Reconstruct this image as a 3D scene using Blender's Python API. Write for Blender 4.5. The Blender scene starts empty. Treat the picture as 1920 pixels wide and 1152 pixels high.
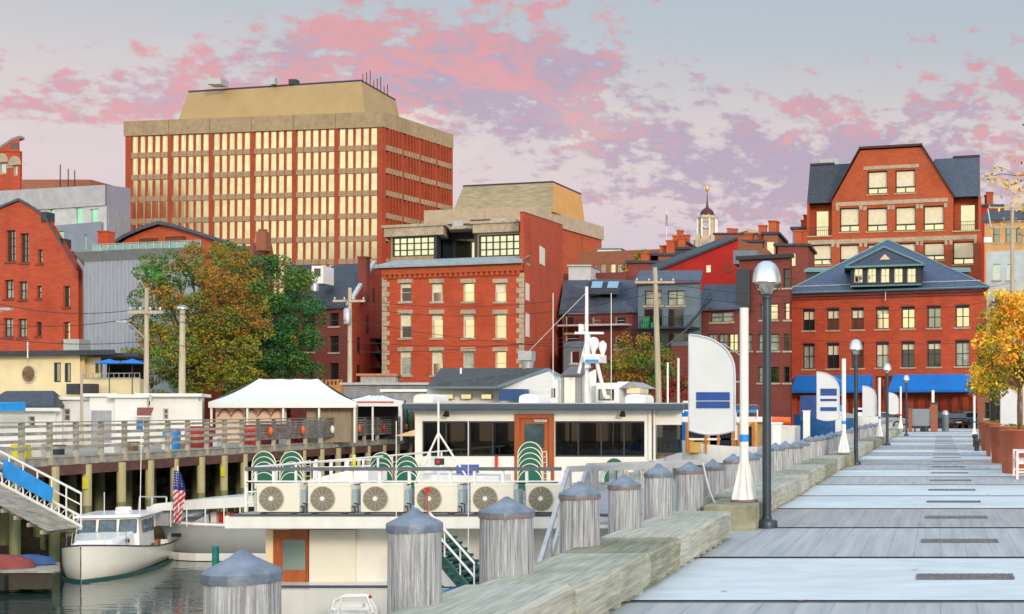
import bpy, math, random
from math import radians as R, sin, cos, pi
from mathutils import Vector
random.seed(7)
C = bpy.context.scene.collection
sc = bpy.context.scene
# ------------------------------------------------------------------ camera
F_, CX, CY, EYE = 2400.0, 1762.0, 767.0, 1.65
cd = bpy.data.cameras.new('camera'); cam = bpy.data.objects.new('camera', cd); C.objects.link(cam)
cam.location = (0, 0, EYE); cam.rotation_euler = (R(90), 0, 0)
cd.sensor_width = 36; cd.lens = 36*F_/1920; cd.shift_x = (960-CX)/1920; cd.shift_y = (CY-576)/1920
cd.clip_end = 6000; cd.clip_start = 0.1
sc.camera = cam
sc.view_settings.view_transform = 'Standard'; sc.view_settings.look = 'None'
sc.view_settings.gamma = 1; sc.view_settings.exposure = 0.34

def P(px, py, Y): return ((px-CX)/F_*Y, Y, EYE+(CY-py)/F_*Y)   # real point at distance Y seen in that direction
def PX(px, Y): return (px-CX)/F_*Y
def PZ(py, Y): return EYE+(CY-py)/F_*Y

# ------------------------------------------------------------------ node helper
class NV:
    def __init__(s, nt, sock): s.nt = nt; s.s = sock
    def op(s, o, *b, clamp=False):
        n = s.nt.nodes.new('ShaderNodeMath'); n.operation = o; n.use_clamp = clamp
        s.nt.links.new(s.s, n.inputs[0])
        for i, v in enumerate(b):
            if isinstance(v, NV): s.nt.links.new(v.s, n.inputs[i+1])
            else: n.inputs[i+1].default_value = v
        return NV(s.nt, n.outputs[0])
    def __add__(s, o): return s.op('ADD', o)
    def __sub__(s, o): return s.op('SUBTRACT', o)
    def __mul__(s, o): return s.op('MULTIPLY', o)
    def __truediv__(s, o): return s.op('DIVIDE', o)
    def clamp(s): return s.op('ADD', 0.0, clamp=True)
def mixc(nt, fac, a, b, mode='MIX'):
    n = nt.nodes.new('ShaderNodeMix'); n.data_type = 'RGBA'; n.blend_type = mode
    if isinstance(fac, NV): nt.links.new(fac.s, n.inputs[0])
    else: n.inputs[0].default_value = fac
    for i, v in ((6, a), (7, b)):
        if isinstance(v, (tuple, list)): n.inputs[i].default_value = (*v[:3], 1)
        else: nt.links.new(v, n.inputs[i])
    return n.outputs[2]
def ramp(nt, fac, stops, interp='LINEAR'):
    n = nt.nodes.new('ShaderNodeValToRGB'); n.color_ramp.interpolation = interp
    e = n.color_ramp.elements
    while len(e) < len(stops): e.new(0.5)
    for i, (p, c) in enumerate(stops):
        e[i].position = p; e[i].color = (*c, 1) if len(c) == 3 else c
    nt.links.new(fac.s if isinstance(fac, NV) else fac, n.inputs[0])
    return n.outputs[0]
def smooth(nv, a, b):
    n = nv.nt.nodes.new('ShaderNodeMapRange'); n.interpolation_type = 'SMOOTHSTEP'
    nv.nt.links.new(nv.s, n.inputs[0])
    n.inputs[1].default_value = a; n.inputs[2].default_value = b
    return NV(nv.nt, n.outputs[0])
def noise(nt, vec, scale, detail=4, rough=.55, dist=0):
    n = nt.nodes.new('ShaderNodeTexNoise'); n.inputs['Scale'].default_value = scale
    n.inputs['Detail'].default_value = detail; n.inputs['Roughness'].default_value = rough
    n.inputs['Distortion'].default_value = dist
    nt.links.new(vec, n.inputs['Vector']); return NV(nt, n.outputs['Fac'])
def lin(r, g, b):
    f = lambda c: (c/255/12.92) if c/255 <= .04045 else ((c/255+.055)/1.055)**2.4
    return (f(r), f(g), f(b))

# ------------------------------------------------------------------ sky (dawn: bright warm east behind the camera, lilac west ahead)
w = bpy.data.worlds.new('World'); sc.world = w; w.use_nodes = True
nt = w.node_tree; nt.nodes.clear()
SUN_EL, SUN_AZ = R(15), R(146)      # azimuth clockwise from +Y (view direction)
tc = nt.nodes.new('ShaderNodeTexCoord'); sep = nt.nodes.new('ShaderNodeSeparateXYZ')
nt.links.new(tc.outputs['Generated'], sep.inputs[0])
dx, dy, dz = [NV(nt, sep.outputs[i]) for i in range(3)]
yy = dy.op('MAXIMUM', .05); u = dx/yy; v = dz/yy
elev = dz.op('MAXIMUM', 0.0)
base = ramp(nt, elev, [(0, lin(226,196,196)), (.05, lin(204,184,196)), (.10, lin(206,188,204)), (.155, lin(226,206,206)), (.21, lin(220,206,204)), (.27, lin(192,197,202)), (.38, lin(168,186,202)), (1, lin(150,184,222))])
# clouds: laid on a flat layer overhead
den = dz.op('MAXIMUM', 0.0)+.36
cv = nt.nodes.new('ShaderNodeCombineXYZ')
nt.links.new((dx/den).s, cv.inputs[0]); nt.links.new((dy/den*1.0).s, cv.inputs[1]); 
n1 = noise(nt, cv.outputs[0], 21.0, 7, .55, .12)
n2 = noise(nt, cv.outputs[0], 2.6, 3, .5)
n3 = noise(nt, cv.outputs[0], 50, 5, .6)
n4 = noise(nt, cv.outputs[0], 8, 4, .5)
def blob(px, py, sx, sy, amp, rot=0):
    cu, cv_ = (px-CX)/F_, (CY-py)/F_
    a = u-cu; b = v-cv_
    a2 = (a*cos(rot)+b*sin(rot))*(F_/sx); b2 = (b*cos(rot)-a*sin(rot))*(F_/sy)
    return (a2*a2+b2*b2).op('MULTIPLY', -1.0).op('EXPONENT')*amp
reg = blob(820,130,370,90,.20,-.05)
for a in [(330,150,260,80,.13,0), (1180,250,520,75,.10,-.2), (1830,180,300,100,.14,.1), (1000,110,200,90,.07,0), (1500,330,560,110,.17,0), (980,150,160,60,.06,0), (80,190,200,70,.09,0), (600,80,110,40,.06,0)]:
    reg = reg+blob(*a)
for a in [(200,20,350,80,-.10,0), (1550,50,300,90,-.13,0)]: reg = reg+blob(*a)
m = smooth(n1*.60+n3*.30+n4*.14+(n2-.5)*.25+reg*.80, .57, .68)
front = smooth(dy, .0, .3)
m = m*(front*.6+.4)
pinkw = smooth(n3*.35+n1*.30+n4*.35+blob(700,110,420,110,.035)+blob(1500,330,600,170,-.07)+blob(1100,230,300,100,-.03), .44, .58)
pinkw = pinkw*smooth(dz, .11, .19)*.85+.05
core = smooth(n1*.6+n3*.4, .56, .70)
pinkw = pinkw*(core*(-.55)+1.0)
ccol = mixc(nt, pinkw, lin(176,158,182), lin(236,150,150))
col = mixc(nt, m*.85, base, ccol)
# creamy glow streaks between the clouds
cream = smooth(n4+blob(900,230,260,60,.15)+blob(120,260,260,60,.15)+blob(1050,210,300,60,.06), .58, .80)*(m.op('MULTIPLY', -.8)+1.0)*smooth(elev.op('MULTIPLY', -1.0), -.28, -.2)
col = mixc(nt, cream*.7, col, lin(244,222,206))
# bright eastern sky behind the camera
back = smooth(dy.op('MULTIPLY', -1.0), -.25, .45)
col = mixc(nt, back*.9, col, (1.55, 1.62, 1.60))
glow = back*((elev*(-4.5)).op('EXPONENT'))
col = mixc(nt, glow*.85, col, (1.75, 1.42, .82))
zen = smooth(dz, .3, .9)
col = mixc(nt, zen*.85, col, (1.05, 1.25, 1.48))
sky = nt.nodes.new('ShaderNodeTexSky'); sky.sky_type = 'NISHITA'; sky.sun_disc = False
sky.sun_elevation = SUN_EL; sky.sun_rotation = SUN_AZ
b1 = nt.nodes.new('ShaderNodeBackground'); nt.links.new(col, b1.inputs[0]); b1.inputs[1].default_value = 0.72
b2 = nt.nodes.new('ShaderNodeBackground'); nt.links.new(sky.outputs[0], b2.inputs[0]); b2.inputs[1].default_value = 0.012
ad = nt.nodes.new('ShaderNodeAddShader'); nt.links.new(b1.outputs[0], ad.inputs[0]); nt.links.new(b2.outputs[0], ad.inputs[1])
wo = nt.nodes.new('ShaderNodeOutputWorld'); nt.links.new(ad.outputs[0], wo.inputs[0])
# sun just up, soft, behind and to the right
sl = bpy.data.lights.new('sun', 'SUN'); sl.energy = 1.7; sl.angle = R(9); sl.color = (1, .84, .68)
so = bpy.data.objects.new('sun', sl); C.objects.link(so)
dirv = Vector((sin(SUN_AZ)*cos(SUN_EL), cos(SUN_AZ)*cos(SUN_EL), sin(SUN_EL)))
so.rotation_euler = dirv.to_track_quat('Z', 'Y').to_euler()

# ------------------------------------------------------------------ materials
MATS = {}
def mat(name, col, rough=.7, var=.12, scale=3, metal=0, col2=None, stretch=(1,1,1), bump=0, bscale=None, emit=None, spec=None, coat=0, grime=0, v2=None):
    if name in MATS: return MATS[name]
    m = bpy.data.materials.new(name); m.use_nodes = True; t = m.node_tree
    b = t.nodes['Principled BSDF']; b.inputs['Roughness'].default_value = rough; b.inputs['Metallic'].default_value = metal
    if spec is not None: b.inputs['Specular IOR Level'].default_value = spec
    if coat: b.inputs['Coat Weight'].default_value = coat
    tc = t.nodes.new('ShaderNodeTexCoord'); mp = t.nodes.new('ShaderNodeMapping')
    mp.inputs['Scale'].default_value = stretch; t.links.new(tc.outputs['Object'], mp.inputs[0])
    nz = noise(t, mp.outputs[0], scale, 5, .6)
    c2 = col2 or tuple(min(1, c*(1+var*1.6)) for c in col)
    c1 = col if col2 else tuple(c*(1-var*1.6) for c in col)
    c = ramp(t, nz, [(.32, c1), (.68, c2)])
    if grime:
        g = noise(t, tc.outputs['Object'], scale*.13, 5, .6)
        c = mixc(t, smooth(g, .45, .7)*grime, c, tuple(x*.45 for x in col), 'MIX')
    t.links.new(c, b.inputs['Base Color'])
    if bump:
        bn = noise(t, mp.outputs[0], bscale or scale*3, 4, .6)
        bp = t.nodes.new('ShaderNodeBump'); bp.inputs['Strength'].default_value = bump; bp.inputs['Distance'].default_value = .02
        t.links.new(bn.s, bp.inputs['Height']); t.links.new(bp.outputs[0], b.inputs['Normal'])
    if emit: b.inputs['Emission Color'].default_value = (*emit[:3], 1); b.inputs['Emission Strength'].default_value = emit[3]
    MATS[name] = m; return m
def brick(name, c1, c2, mortar=(.35,.28,.24), sc_=1.0):
    if name in MATS: return MATS[name]
    m = bpy.data.materials.new(name); m.use_nodes = True; t = m.node_tree
    b = t.nodes['Principled BSDF']; b.inputs['Roughness'].default_value = .85
    tc = t.nodes.new('ShaderNodeTexCoord'); geo = t.nodes.new('ShaderNodeNewGeometry')
    sp = t.nodes.new('ShaderNodeSeparateXYZ'); t.links.new(tc.outputs['Object'], sp.inputs[0])
    cb = t.nodes.new('ShaderNodeCombineXYZ')
    t.links.new((NV(t, sp.outputs[0])+NV(t, sp.outputs[1])).s, cb.inputs[0]); t.links.new(sp.outputs[2], cb.inputs[1])
    bt = t.nodes.new('ShaderNodeTexBrick'); t.links.new(cb.outputs[0], bt.inputs['Vector'])
    bt.inputs['Scale'].default_value = sc_; bt.inputs['Brick Width'].default_value = .44; bt.inputs['Row Height'].default_value = .15
    bt.inputs['Mortar Size'].default_value = .012; bt.inputs['Color1'].default_value = (*c1, 1); bt.inputs['Color2'].default_value = (*c2, 1)
    bt.inputs['Mortar'].default_value = (*mortar, 1)
    n = noise(t, tc.outputs['Object'], .35, 5, .65); n2 = noise(t, tc.outputs['Object'], 2.2, 3, .6)
    mp = t.nodes.new('ShaderNodeMapping'); mp.inputs['Scale'].default_value = (1,1,.12); t.links.new(tc.outputs['Object'], mp.inputs[0])
    n0 = noise(t, mp.outputs[0], .9, 4, .6)
    c = mixc(t, smooth(n, .42, .72)*.5, bt.outputs[0], tuple(x*.50 for x in c1))
    c = mixc(t, smooth(n0, .52, .75)*.45, c, (c1[0]*.62, c1[1]*1.1+.02, c1[2]*1.3+.03))
    c = mixc(t, smooth(n2, .5, .75)*.3, c, tuple(min(1, x*1.3) for x in c2))
    t.links.new(c, b.inputs['Base Color'])
    MATS[name] = m; return m
def mirror(name, tint, rough=.08, wav=.0):
    if name in MATS: return MATS[name]
    m = bpy.data.materials.new(name); m.use_nodes = True; t = m.node_tree
    b = t.nodes['Principled BSDF']; b.inputs['Metallic'].default_value = 1; b.inputs['Roughness'].default_value = rough
    tc = t.nodes.new('ShaderNodeTexCoord'); n = noise(t, tc.outputs['Object'], .6, 3, .5)
    t.links.new(ramp(t, n, [(.3, tuple(x*.8 for x in tint)), (.7, tint)]), b.inputs['Base Color'])
    MATS[name] = m; return m
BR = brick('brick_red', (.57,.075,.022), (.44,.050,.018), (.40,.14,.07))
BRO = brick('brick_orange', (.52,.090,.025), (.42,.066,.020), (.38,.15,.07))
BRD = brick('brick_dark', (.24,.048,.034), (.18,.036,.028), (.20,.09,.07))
BRT = brick('brick_tower', (.40,.062,.022), (.34,.048,.016), (.32,.08,.04))
BRB = brick('brick_brown', (.30,.10,.05), (.26,.08,.045), (.28,.15,.10))
REDW = mat('red_paint', (.42,.012,.008), .7, .12, .4)
STONE = mat('sandstone', (.46,.38,.27), .85, .14, 2.5, grime=.3)
CONC = mat('precast_concrete', (.35,.265,.16), .85, .10, 1.2, grime=.35)
CONCP = mat('precast_panel', (.34,.24,.15), .85, .10, 1.5)
CONCG = mat('concrete_grey', (.42,.43,.46), .85, .08, .8, grime=.2)
CONCW = mat('concrete_pale', (.52,.53,.55), .85, .07, 1.0, grime=.15)
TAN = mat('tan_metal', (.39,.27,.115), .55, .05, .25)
TANO = mat('sunlit_tan_metal', (.62,.32,.09), .6, .05, .4)  # warm sunlight on the annex's right slope, put into its colour
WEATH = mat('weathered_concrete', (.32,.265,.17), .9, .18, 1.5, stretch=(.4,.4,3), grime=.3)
SLATE = mat('slate_roof', (.060,.085,.13), .6, .25, 3, stretch=(1,1,4), bump=.3, grime=.3)
SLATED = mat('slate_dark', (.035,.045,.065), .6, .25, 3, grime=.3)
SLATEB = mat('slate_blue', (.055,.085,.155), .55, .22, 3, stretch=(1,1,4), bump=.3)
CURT = mat('curtained_glass', (.36,.40,.33), .12, .25, 1.2, spec=1.0)
COPPER = mat('copper_trim', (.13,.28,.30), .5, .1, 4)
DGREY = mat('dark_metal', (.028,.034,.045), .5, .15, 5)
GREYB = mat('grey_blue_cladding', (.13,.19,.24), .6, .08, 2)
GREYC = mat('corrugated_grey', (.34,.38,.45), .55, .10, 3, stretch=(6,6,.2), metal=.1, grime=.25)
WHITE = mat('white_paint', (.80,.80,.78), .45, .03, 3)
WHITEB = mat('white_boat_paint', (.80,.81,.80), .32, .04, 1.6, stretch=(2.2,2.2,.25), coat=.2, grime=.14)
CREAM = mat('cream_paint', (.74,.62,.38), .6, .04, 1.5)
CREAMW = mat('cream_white', (.80,.79,.74), .5, .03, 1.5)
YELL = mat('yellow_stucco', (.78,.66,.40), .75, .05, 1)
FRAME = mat('window_frame_dark', (.03,.04,.045), .5)
FRAMEW = mat('window_frame_pale', (.55,.55,.50), .5)
GLC = mirror('glass_coated', (.76,.73,.50), .06)
GLTW = mirror('glass_tower', (.80,.76,.50), .30)
GLW = mirror('glass_warm', (.80,.72,.52), .1)
GLD = mat('glass_dark', (.012,.018,.022), .06, .2, .5, spec=.9)
GLG = mirror('glass_greenish', (.50,.62,.58), .08)
GLM = mirror('glass_mid', (.30,.32,.30), .08)
BLIND = mat('blind', (.78,.72,.52), .7, .06, 2)
SIDING = mat('siding', (.45,.47,.47), .6, .06, 2)
BLUEA = mat('blue_awning', (.003,.17,.62), .75, .06, 1)
BLUET = mat('blue_tarp', (.01,.27,.72), .6, .10, 2)
BLUEP = mat('blue_paint', (.012,.06,.27), .45)
WOOD = mat('weathered_wood', (.17,.18,.20), .9, .1, 7, col2=(.62,.64,.67), stretch=(9,9,.30), bump=1.0, bscale=16)
WOODT = mat('timber_grey_green', (.24,.26,.20), .9, .1, 4.0, col2=(.52,.53,.45), stretch=(9,.45,9), bump=.4, bscale=8, grime=.45)
WOODT2 = mat('timber_dark_moss', (.15,.16,.11), .9, .1, 4.0, col2=(.37,.38,.29), stretch=(9,.45,9), bump=.4, bscale=8, grime=.5)
WOODT3 = mat('timber_pale', (.29,.30,.25), .9, .1, 4.0, col2=(.55,.55,.48), stretch=(9,.45,9), bump=.4, bscale=8, grime=.4)
WOODPD = mat('pier_wood_dark', (.10,.10,.095), .9, .1, 3, col2=(.24,.235,.22), bump=.3)
WOODP = mat('pier_wood', (.20,.19,.16), .9, .1, 3, col2=(.42,.40,.34), bump=.3)
PILE = mat('pile_wet_wood', (.10,.13,.05), .7, .1, 2.5, col2=(.24,.25,.12), stretch=(3,3,.4))
PILET = mat('pile_dry_wood', (.42,.38,.20), .8, .1, 3, stretch=(4,4,.4))
LEAD = mat('lead_cap', (.09,.12,.16), .42, .1, 5, col2=(.24,.29,.37), metal=.35, bump=.25)
RUST = mat('rusty_edge', (.30,.12,.06), .7, .1, 6, col2=(.16,.18,.22))
STEEL = mat('blue_black_steel', (.022,.038,.055), .4, .15, 4)
ALU = mat('aluminium', (.72,.74,.76), .25, .03, 5, metal=1)
GALV = mat('galvanised', (.48,.50,.52), .45, .08, 6, metal=.6)
DOORW = mat('varnished_wood', (.36,.085,.018), .35, .15, 4, stretch=(6,6,.6), coat=.3)
GREEN = mat('green_sling', (.012,.115,.08), .6, .08, 5)
CORTEN = mat('corten_planter', (.46,.12,.055), .7, .12, 2, grime=.25)
ROCK = mat('wet_rock', (.025,.022,.018), .8, .1, 1.2, col2=(.12,.09,.045), bump=.8, bscale=3)
POLEW = mat('utility_pole_wood', (.34,.28,.20), .85, .12, 2, col2=(.52,.46,.36), stretch=(5,5,.3))
TENT = mat('tent_fabric', (.74,.78,.76), .6, .03, 1)
RED = mat('red_plastic', (.62,.02,.015), .5)
ORANGE = mat('orange_buoy', (.75,.12,.02), .5)
YPL = mat('yellow_plastic', (.75,.68,.03), .5)
BARK = mat('bark', (.10,.07,.05), .9, .2, 6)
LG = mat('leaf_green', (.07,.17,.015), .6, .35, 1.2)
LDG = mat('leaf_deep_green', (.015,.12,.022), .6, .35, 1.2)
LOL = mat('leaf_olive', (.20,.20,.012), .6, .3, 1.2)
LGO = mat('leaf_gold', (.82,.33,.012), .6, .2, 1.5)
LOR = mat('leaf_orange', (.52,.14,.012), .6, .3, 1.2)
LYE = mat('leaf_yellow', (.90,.52,.02), .6, .2, 1.5)
LRD = mat('leaf_red', (.30,.035,.02), .6, .3, 1.2)
LBR = mat('leaf_rust', (.30,.15,.012), .6, .3, 1.2)

# ------------------------------------------------------------------ mesh builder
class M:
    def __init__(s): s.v = []; s.f = []; s.m = []; s.sm = []; s.cm = 0
    def add(s, vs, fs, smooth=False):
        o = len(s.v); s.v += [tuple(p) for p in vs]
        for f in fs: s.f.append([i+o for i in f]); s.m.append(s.cm); s.sm.append(smooth)
        return s
    def use(s, i): s.cm = i; return s
    def box(s, x0, x1, y0, y1, z0, z1):
        return s.hexa([(x0,y0,z0),(x1,y0,z0),(x1,y1,z0),(x0,y1,z0)], [(x0,y0,z1),(x1,y0,z1),(x1,y1,z1),(x0,y1,z1)])
    def hexa(s, b, t):
        return s.add(list(b)+list(t), [(3,2,1,0),(4,5,6,7),(0,1,5,4),(1,2,6,5),(2,3,7,6),(3,0,4,7)])
    def fb(s, F, u0, u1, z0, z1, d0, d1):      # box on a facade plane; d outward
        return s.hexa([F.w(u0,z0,d1),F.w(u1,z0,d1),F.w(u1,z0,d0),F.w(u0,z0,d0)], [F.w(u0,z1,d1),F.w(u1,z1,d1),F.w(u1,z1,d0),F.w(u0,z1,d0)])
    def poly(s, pts): return s.add(pts, [tuple(range(len(pts)))])
    def prism(s, pts, off):                     # pts: planar polygon, off: vector
        n = len(pts); o = Vector(off); q = [tuple(Vector(p)+o) for p in pts]
        return s.add(list(pts)+q, [tuple(range(n-1,-1,-1)), tuple(range(n,2*n))]+[(i,(i+1)%n,n+(i+1)%n,n+i) for i in range(n)])
    def tube(s, p0, p1, r0, r1=None, n=10, cap=True):
        r1 = r0 if r1 is None else r1; p0 = Vector(p0); p1 = Vector(p1); d = (p1-p0)
        if d.length < 1e-6: return s
        d.normalize(); a = Vector((0,0,1)) if abs(d.z) < .9 else Vector((1,0,0)); x = d.cross(a).normalized(); y = d.cross(x)
        vs = []
        for (p, r) in ((p0, r0), (p1, r1)):
            for i in range(n): t = 2*pi*i/n; vs.append(p+x*cos(t)*r+y*sin(t)*r)
        s.add(vs, [(i,(i+1)%n,n+(i+1)%n,n+i) for i in range(n)], n > 6)
        if cap: s.add(vs[:n], [tuple(range(n-1,-1,-1))]); s.add(vs[n:], [tuple(range(n))])
        return s
    def path(s, pts, r, n=8):
        for a, b in zip(pts, pts[1:]): s.tube(a, b, r, n=n)
        return s
    def lathe(s, c, prof, n=20, smooth=True, rot=0, sy=1):  # prof [(r,z)...] about c
        vs = []; k = len(prof)
        for (r, z) in prof:
            for i in range(n): t = 2*pi*i/n+rot; vs.append((c[0]+r*cos(t), c[1]+r*sin(t)*sy, c[2]+z))
        fs = [(j*n+i, j*n+(i+1)%n, (j+1)*n+(i+1)%n, (j+1)*n+i) for j in range(k-1) for i in range(n)]
        s.add(vs, fs, smooth)
        s.add(vs[:n], [tuple(range(n-1,-1,-1))]); s.add(vs[-n:], [tuple(range(n))]); return s
    def beam(s, p0, p1, wd, h):                 # rectangular bar, h vertical-ish
        p0 = Vector(p0); p1 = Vector(p1); d = (p1-p0).normalized(); up = Vector((0,0,1)) if abs(d.z) < .95 else Vector((0,1,0))
        x = d.cross(up).normalized()*wd/2; y = x.cross(d).normalized()*h/2
        return s.hexa([p0-x-y, p0+x-y, p0+x+y, p0-x+y], [p1-x-y, p1+x-y, p1+x+y, p1-x+y])
    def build(s, name, mats, parent=None, bevel=0, local=False):
        if not s.f: return None
        me = bpy.data.meshes.new(name)
        off = Vector((0,0,0)) if local or parent is None else ROOT[parent.name]
        me.from_pydata([tuple(Vector(p)-off) for p in s.v], [], s.f)
        for m_ in (mats if isinstance(mats, (list, tuple)) else [mats]): me.materials.append(m_)
        me.polygons.foreach_set('material_index', s.m); me.polygons.foreach_set('use_smooth', s.sm)
        me.update()
        o = bpy.data.objects.new(name, me); C.objects.link(o)
        if parent is not None: o.parent = parent
        ROOT[o.name] = off.copy()
        if bevel:
            b = o.modifiers.new('bevel', 'BEVEL'); b.width = bevel; b.segments = 2; b.limit_method = 'ANGLE'
        return o
ROOT = {}
def tag(o, label=None, cat=None, group=None, kind=None):
    if label: o['label'] = label
    if cat: o['category'] = cat
    if group: o['group'] = group
    if kind: o['kind'] = kind
    return o
def thing(name, loc, label, cat, group=None):
    o = bpy.data.objects.new(name, None); C.objects.link(o); o.location = loc; o.empty_display_size = .3
    ROOT[o.name] = Vector(loc); return tag(o, label, cat, group)
def struct(m_, name, mats): return tag(m_.build(name, mats), kind='structure')
def kids(o):
    return [c for c in C.objects if c.parent == o]
def copy_tree(o, parent=None, KM=None):
    c = o.copy(); C.objects.link(c); c.parent = parent; ROOT[c.name] = Vector((0,0,0))
    for ch in (KM[o.name] if KM and o.name in KM else kids(o)): copy_tree(ch, c)
    return c
def clone(o, loc, rz=0, label=None, scale=None):
    c = copy_tree(o); c.location = loc; c.rotation_euler = (0,0,rz)
    if label: c['label'] = label
    if scale: c.scale = scale
    return c
ORD = ['first','second','third','fourth','fifth','sixth','seventh','eighth','ninth','tenth','eleventh','twelfth','thirteenth','fourteenth','fifteenth','sixteenth','seventeenth','eighteenth','nineteenth','twentieth']
def ordn(i):
    if i < 20: return ORD[i]
    t = ['twenty','thirty','forty','fifty','sixty'][(i+1)//10-2]; k = (i+1) % 10
    return (t[:-1]+'ieth') if k == 0 else t+'-'+ORD[k-1]

class Fac:                                     # a vertical wall plane between two plan points
    def __init__(s, pa, Ya, pb, Yb):
        s.A = Vector((PX(pa,Ya), Ya)); s.B = Vector((PX(pb,Yb), Yb)); s.L = (s.B-s.A).length; s.d = (s.B-s.A)/s.L
        s.n = Vector((s.d.y, -s.d.x))
        if s.n.dot(s.A) > 0: s.n = -s.n
        bk = (s.A+s.B).normalized(); bk = (bk+Vector((-.03,0))).normalized(); s.bk = bk/max(.3, abs(bk.dot(s.n)))
    def w(s, u, z, d=0):
        p = s.A+s.d*u+(s.n*d if d > -.9 else s.n*-.9+s.bk*(-d-.9)); return (p.x, p.y, z)
    def uz(s, px, py):
        r = Vector(((px-CX)/F_, 1)); det = -s.d.x*r.y+s.d.y*r.x
        # A + d*u = t*r
        u = (r.x*(-s.A.y)+r.y*s.A.x)/( -s.d.x*r.y+s.d.y*r.x) if abs(det) > 1e-9 else 0
        t = (s.A.y+s.d.y*u)/r.y
        return u, EYE+(CY-py)/F_*t
    def rect(s, x0, y0, x1, y1):
        u0, za = s.uz(x0, (y0+y1)/2); u1, _ = s.uz(x1, (y0+y1)/2); um = (x0+x1)/2
        return u0, u1, s.uz(um, y1)[1], s.uz(um, y0)[1]
def wall(F, z0, z1, holes, mt, parent, name='wall', rev=.25, u0=0, u1=None, extra=None):
    m = M(); u1 = F.L if u1 is None else u1
    us = sorted({u0, u1, *[round(min(max(h[i],u0),u1),4) for h in holes for i in (0,1)]}); zs = sorted({z0, z1, *[round(min(max(h[i],z0),z1),4) for h in holes for i in (2,3)]})
    for a, b in zip(us, us[1:]):
        for c, d in zip(zs, zs[1:]):
            if b-a < 1e-4 or d-c < 1e-4: continue
            mu, mz = (a+b)/2, (c+d)/2
            if any(h[0] < mu < h[1] and h[2] < mz < h[3] for h in holes): continue
            m.add([F.w(a,c), F.w(b,c), F.w(b,d), F.w(a,d)], [(0,1,2,3)])
    for h in holes:
        a, b, c, d = h[:4]
        q = [F.w(a,c), F.w(b,c), F.w(b,d), F.w(a,d)]; r = [F.w(a,c,-rev), F.w(b,c,-rev), F.w(b,d,-rev), F.w(a,d,-rev)]
        m.add(q+r, [(0,1,5,4),(1,2,6,5),(2,3,7,6),(3,0,4,7)])
    if extra: extra(m)
    return m.build(name, mt, parent)
def window(F, r, parent, glass=None, frame=None, sill=None, lintel=None, cols=1, rows=2, rev=.25, blind=0, fw=.07, name='window', glass2=None, lh=.3, arch=0):
    glass = glass or GLM; frame = frame or FRAME
    a, b, c, d = r; m = M()
    dd = -rev+.10; d0 = -rev
    m.fb(F, a, a+fw, c, d, d0, dd); m.fb(F, b-fw, b, c, d, d0, dd); m.fb(F, a+fw, b-fw, c, c+fw, d0, dd-.003); m.fb(F, a+fw, b-fw, d-fw-arch, d, d0, dd-.003)
    for i in range(1, cols): x = a+(b-a)*i/cols; m.fb(F, x-fw*.35, x+fw*.35, c+fw, d-fw, d0, dd-.01)
    for i in range(1, rows): z = c+(d-c)*i/rows; m.fb(F, a+fw, b-fw, z-fw*.4, z+fw*.4, d0, dd-.02)
    w_ = m.build(name, frame, parent)
    g = M()
    tl = random.uniform(-.01,.01); tz = random.uniform(-.006,.006)
    zt = d-(d-c)*blind if blind else d
    g.add([F.w(a,c,-rev+.03+tl), F.w(b,c,-rev+.03-tl), F.w(b,zt,-rev+.03-tl+tz), F.w(a,zt,-rev+.03+tl+tz)], [(0,1,2,3)])
    g.build('pane', glass, w_)
    if blind: M().fb(F, a, b, zt, d, -rev, -rev+.035).build('blind', BLIND if blind < 2 else BLIND, w_)
    if sill: M().fb(F, a-.12, b+.12, c-.16, c, -rev+.02, .08).build('sill', sill, w_)
    if lintel: M().fb(F, a-.15, b+.15, d, d+lh, -rev+.02, .06).build('lintel', lintel, w_)
    return w_
def shell(F, depth, z0, z1, mt, parent, name='side_wall', gable=None, us=(0, None)):   # box behind facade F (sides, back, top)
    m = M(); a = us[0]; b = F.L if us[1] is None else us[1]; e = -.3
    p = lambda u, z, d: F.w(u, z, d)
    m.add([p(a,z0,0),p(a,z0,-depth),p(a,z1,-depth),p(a,z1,0)], [(0,1,2,3)])
    m.add([p(b,z0,0),p(b,z0,-depth),p(b,z1,-depth),p(b,z1,0)], [(0,1,2,3)])
    m.add([p(a,z0,-depth),p(b,z0,-depth),p(b,z1,-depth),p(a,z1,-depth)], [(0,1,2,3)])
    m.add([p(a,z1,0),p(b,z1,0),p(b,z1,-depth),p(a,z1,-depth)], [(0,1,2,3)])
    m.add([p(a,z0,e),p(b,z0,e),p(b,z1,e),p(a,z1,e)], [(0,1,2,3)])
    return m.build(name, mt, parent)

def seams(m, pitch=.30, wd=.05, dark=.72, axis=0):
    t = m.node_tree; b = t.nodes['Principled BSDF']; src = b.inputs['Base Color'].links[0].from_socket
    tc = t.nodes.new('ShaderNodeTexCoord'); sp = t.nodes.new('ShaderNodeSeparateXYZ'); t.links.new(tc.outputs['Object'], sp.inputs[0])
    f = (NV(t, sp.outputs[axis])/pitch).op('FRACT').op('LESS_THAN', wd)
    n = noise(t, tc.outputs['Object'], 1.7, 3, .5)
    c = mixc(t, f*smooth(n, .3, .6)*(1-dark), src, (0,0,0)); t.links.new(c, b.inputs['Base Color'])
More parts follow.
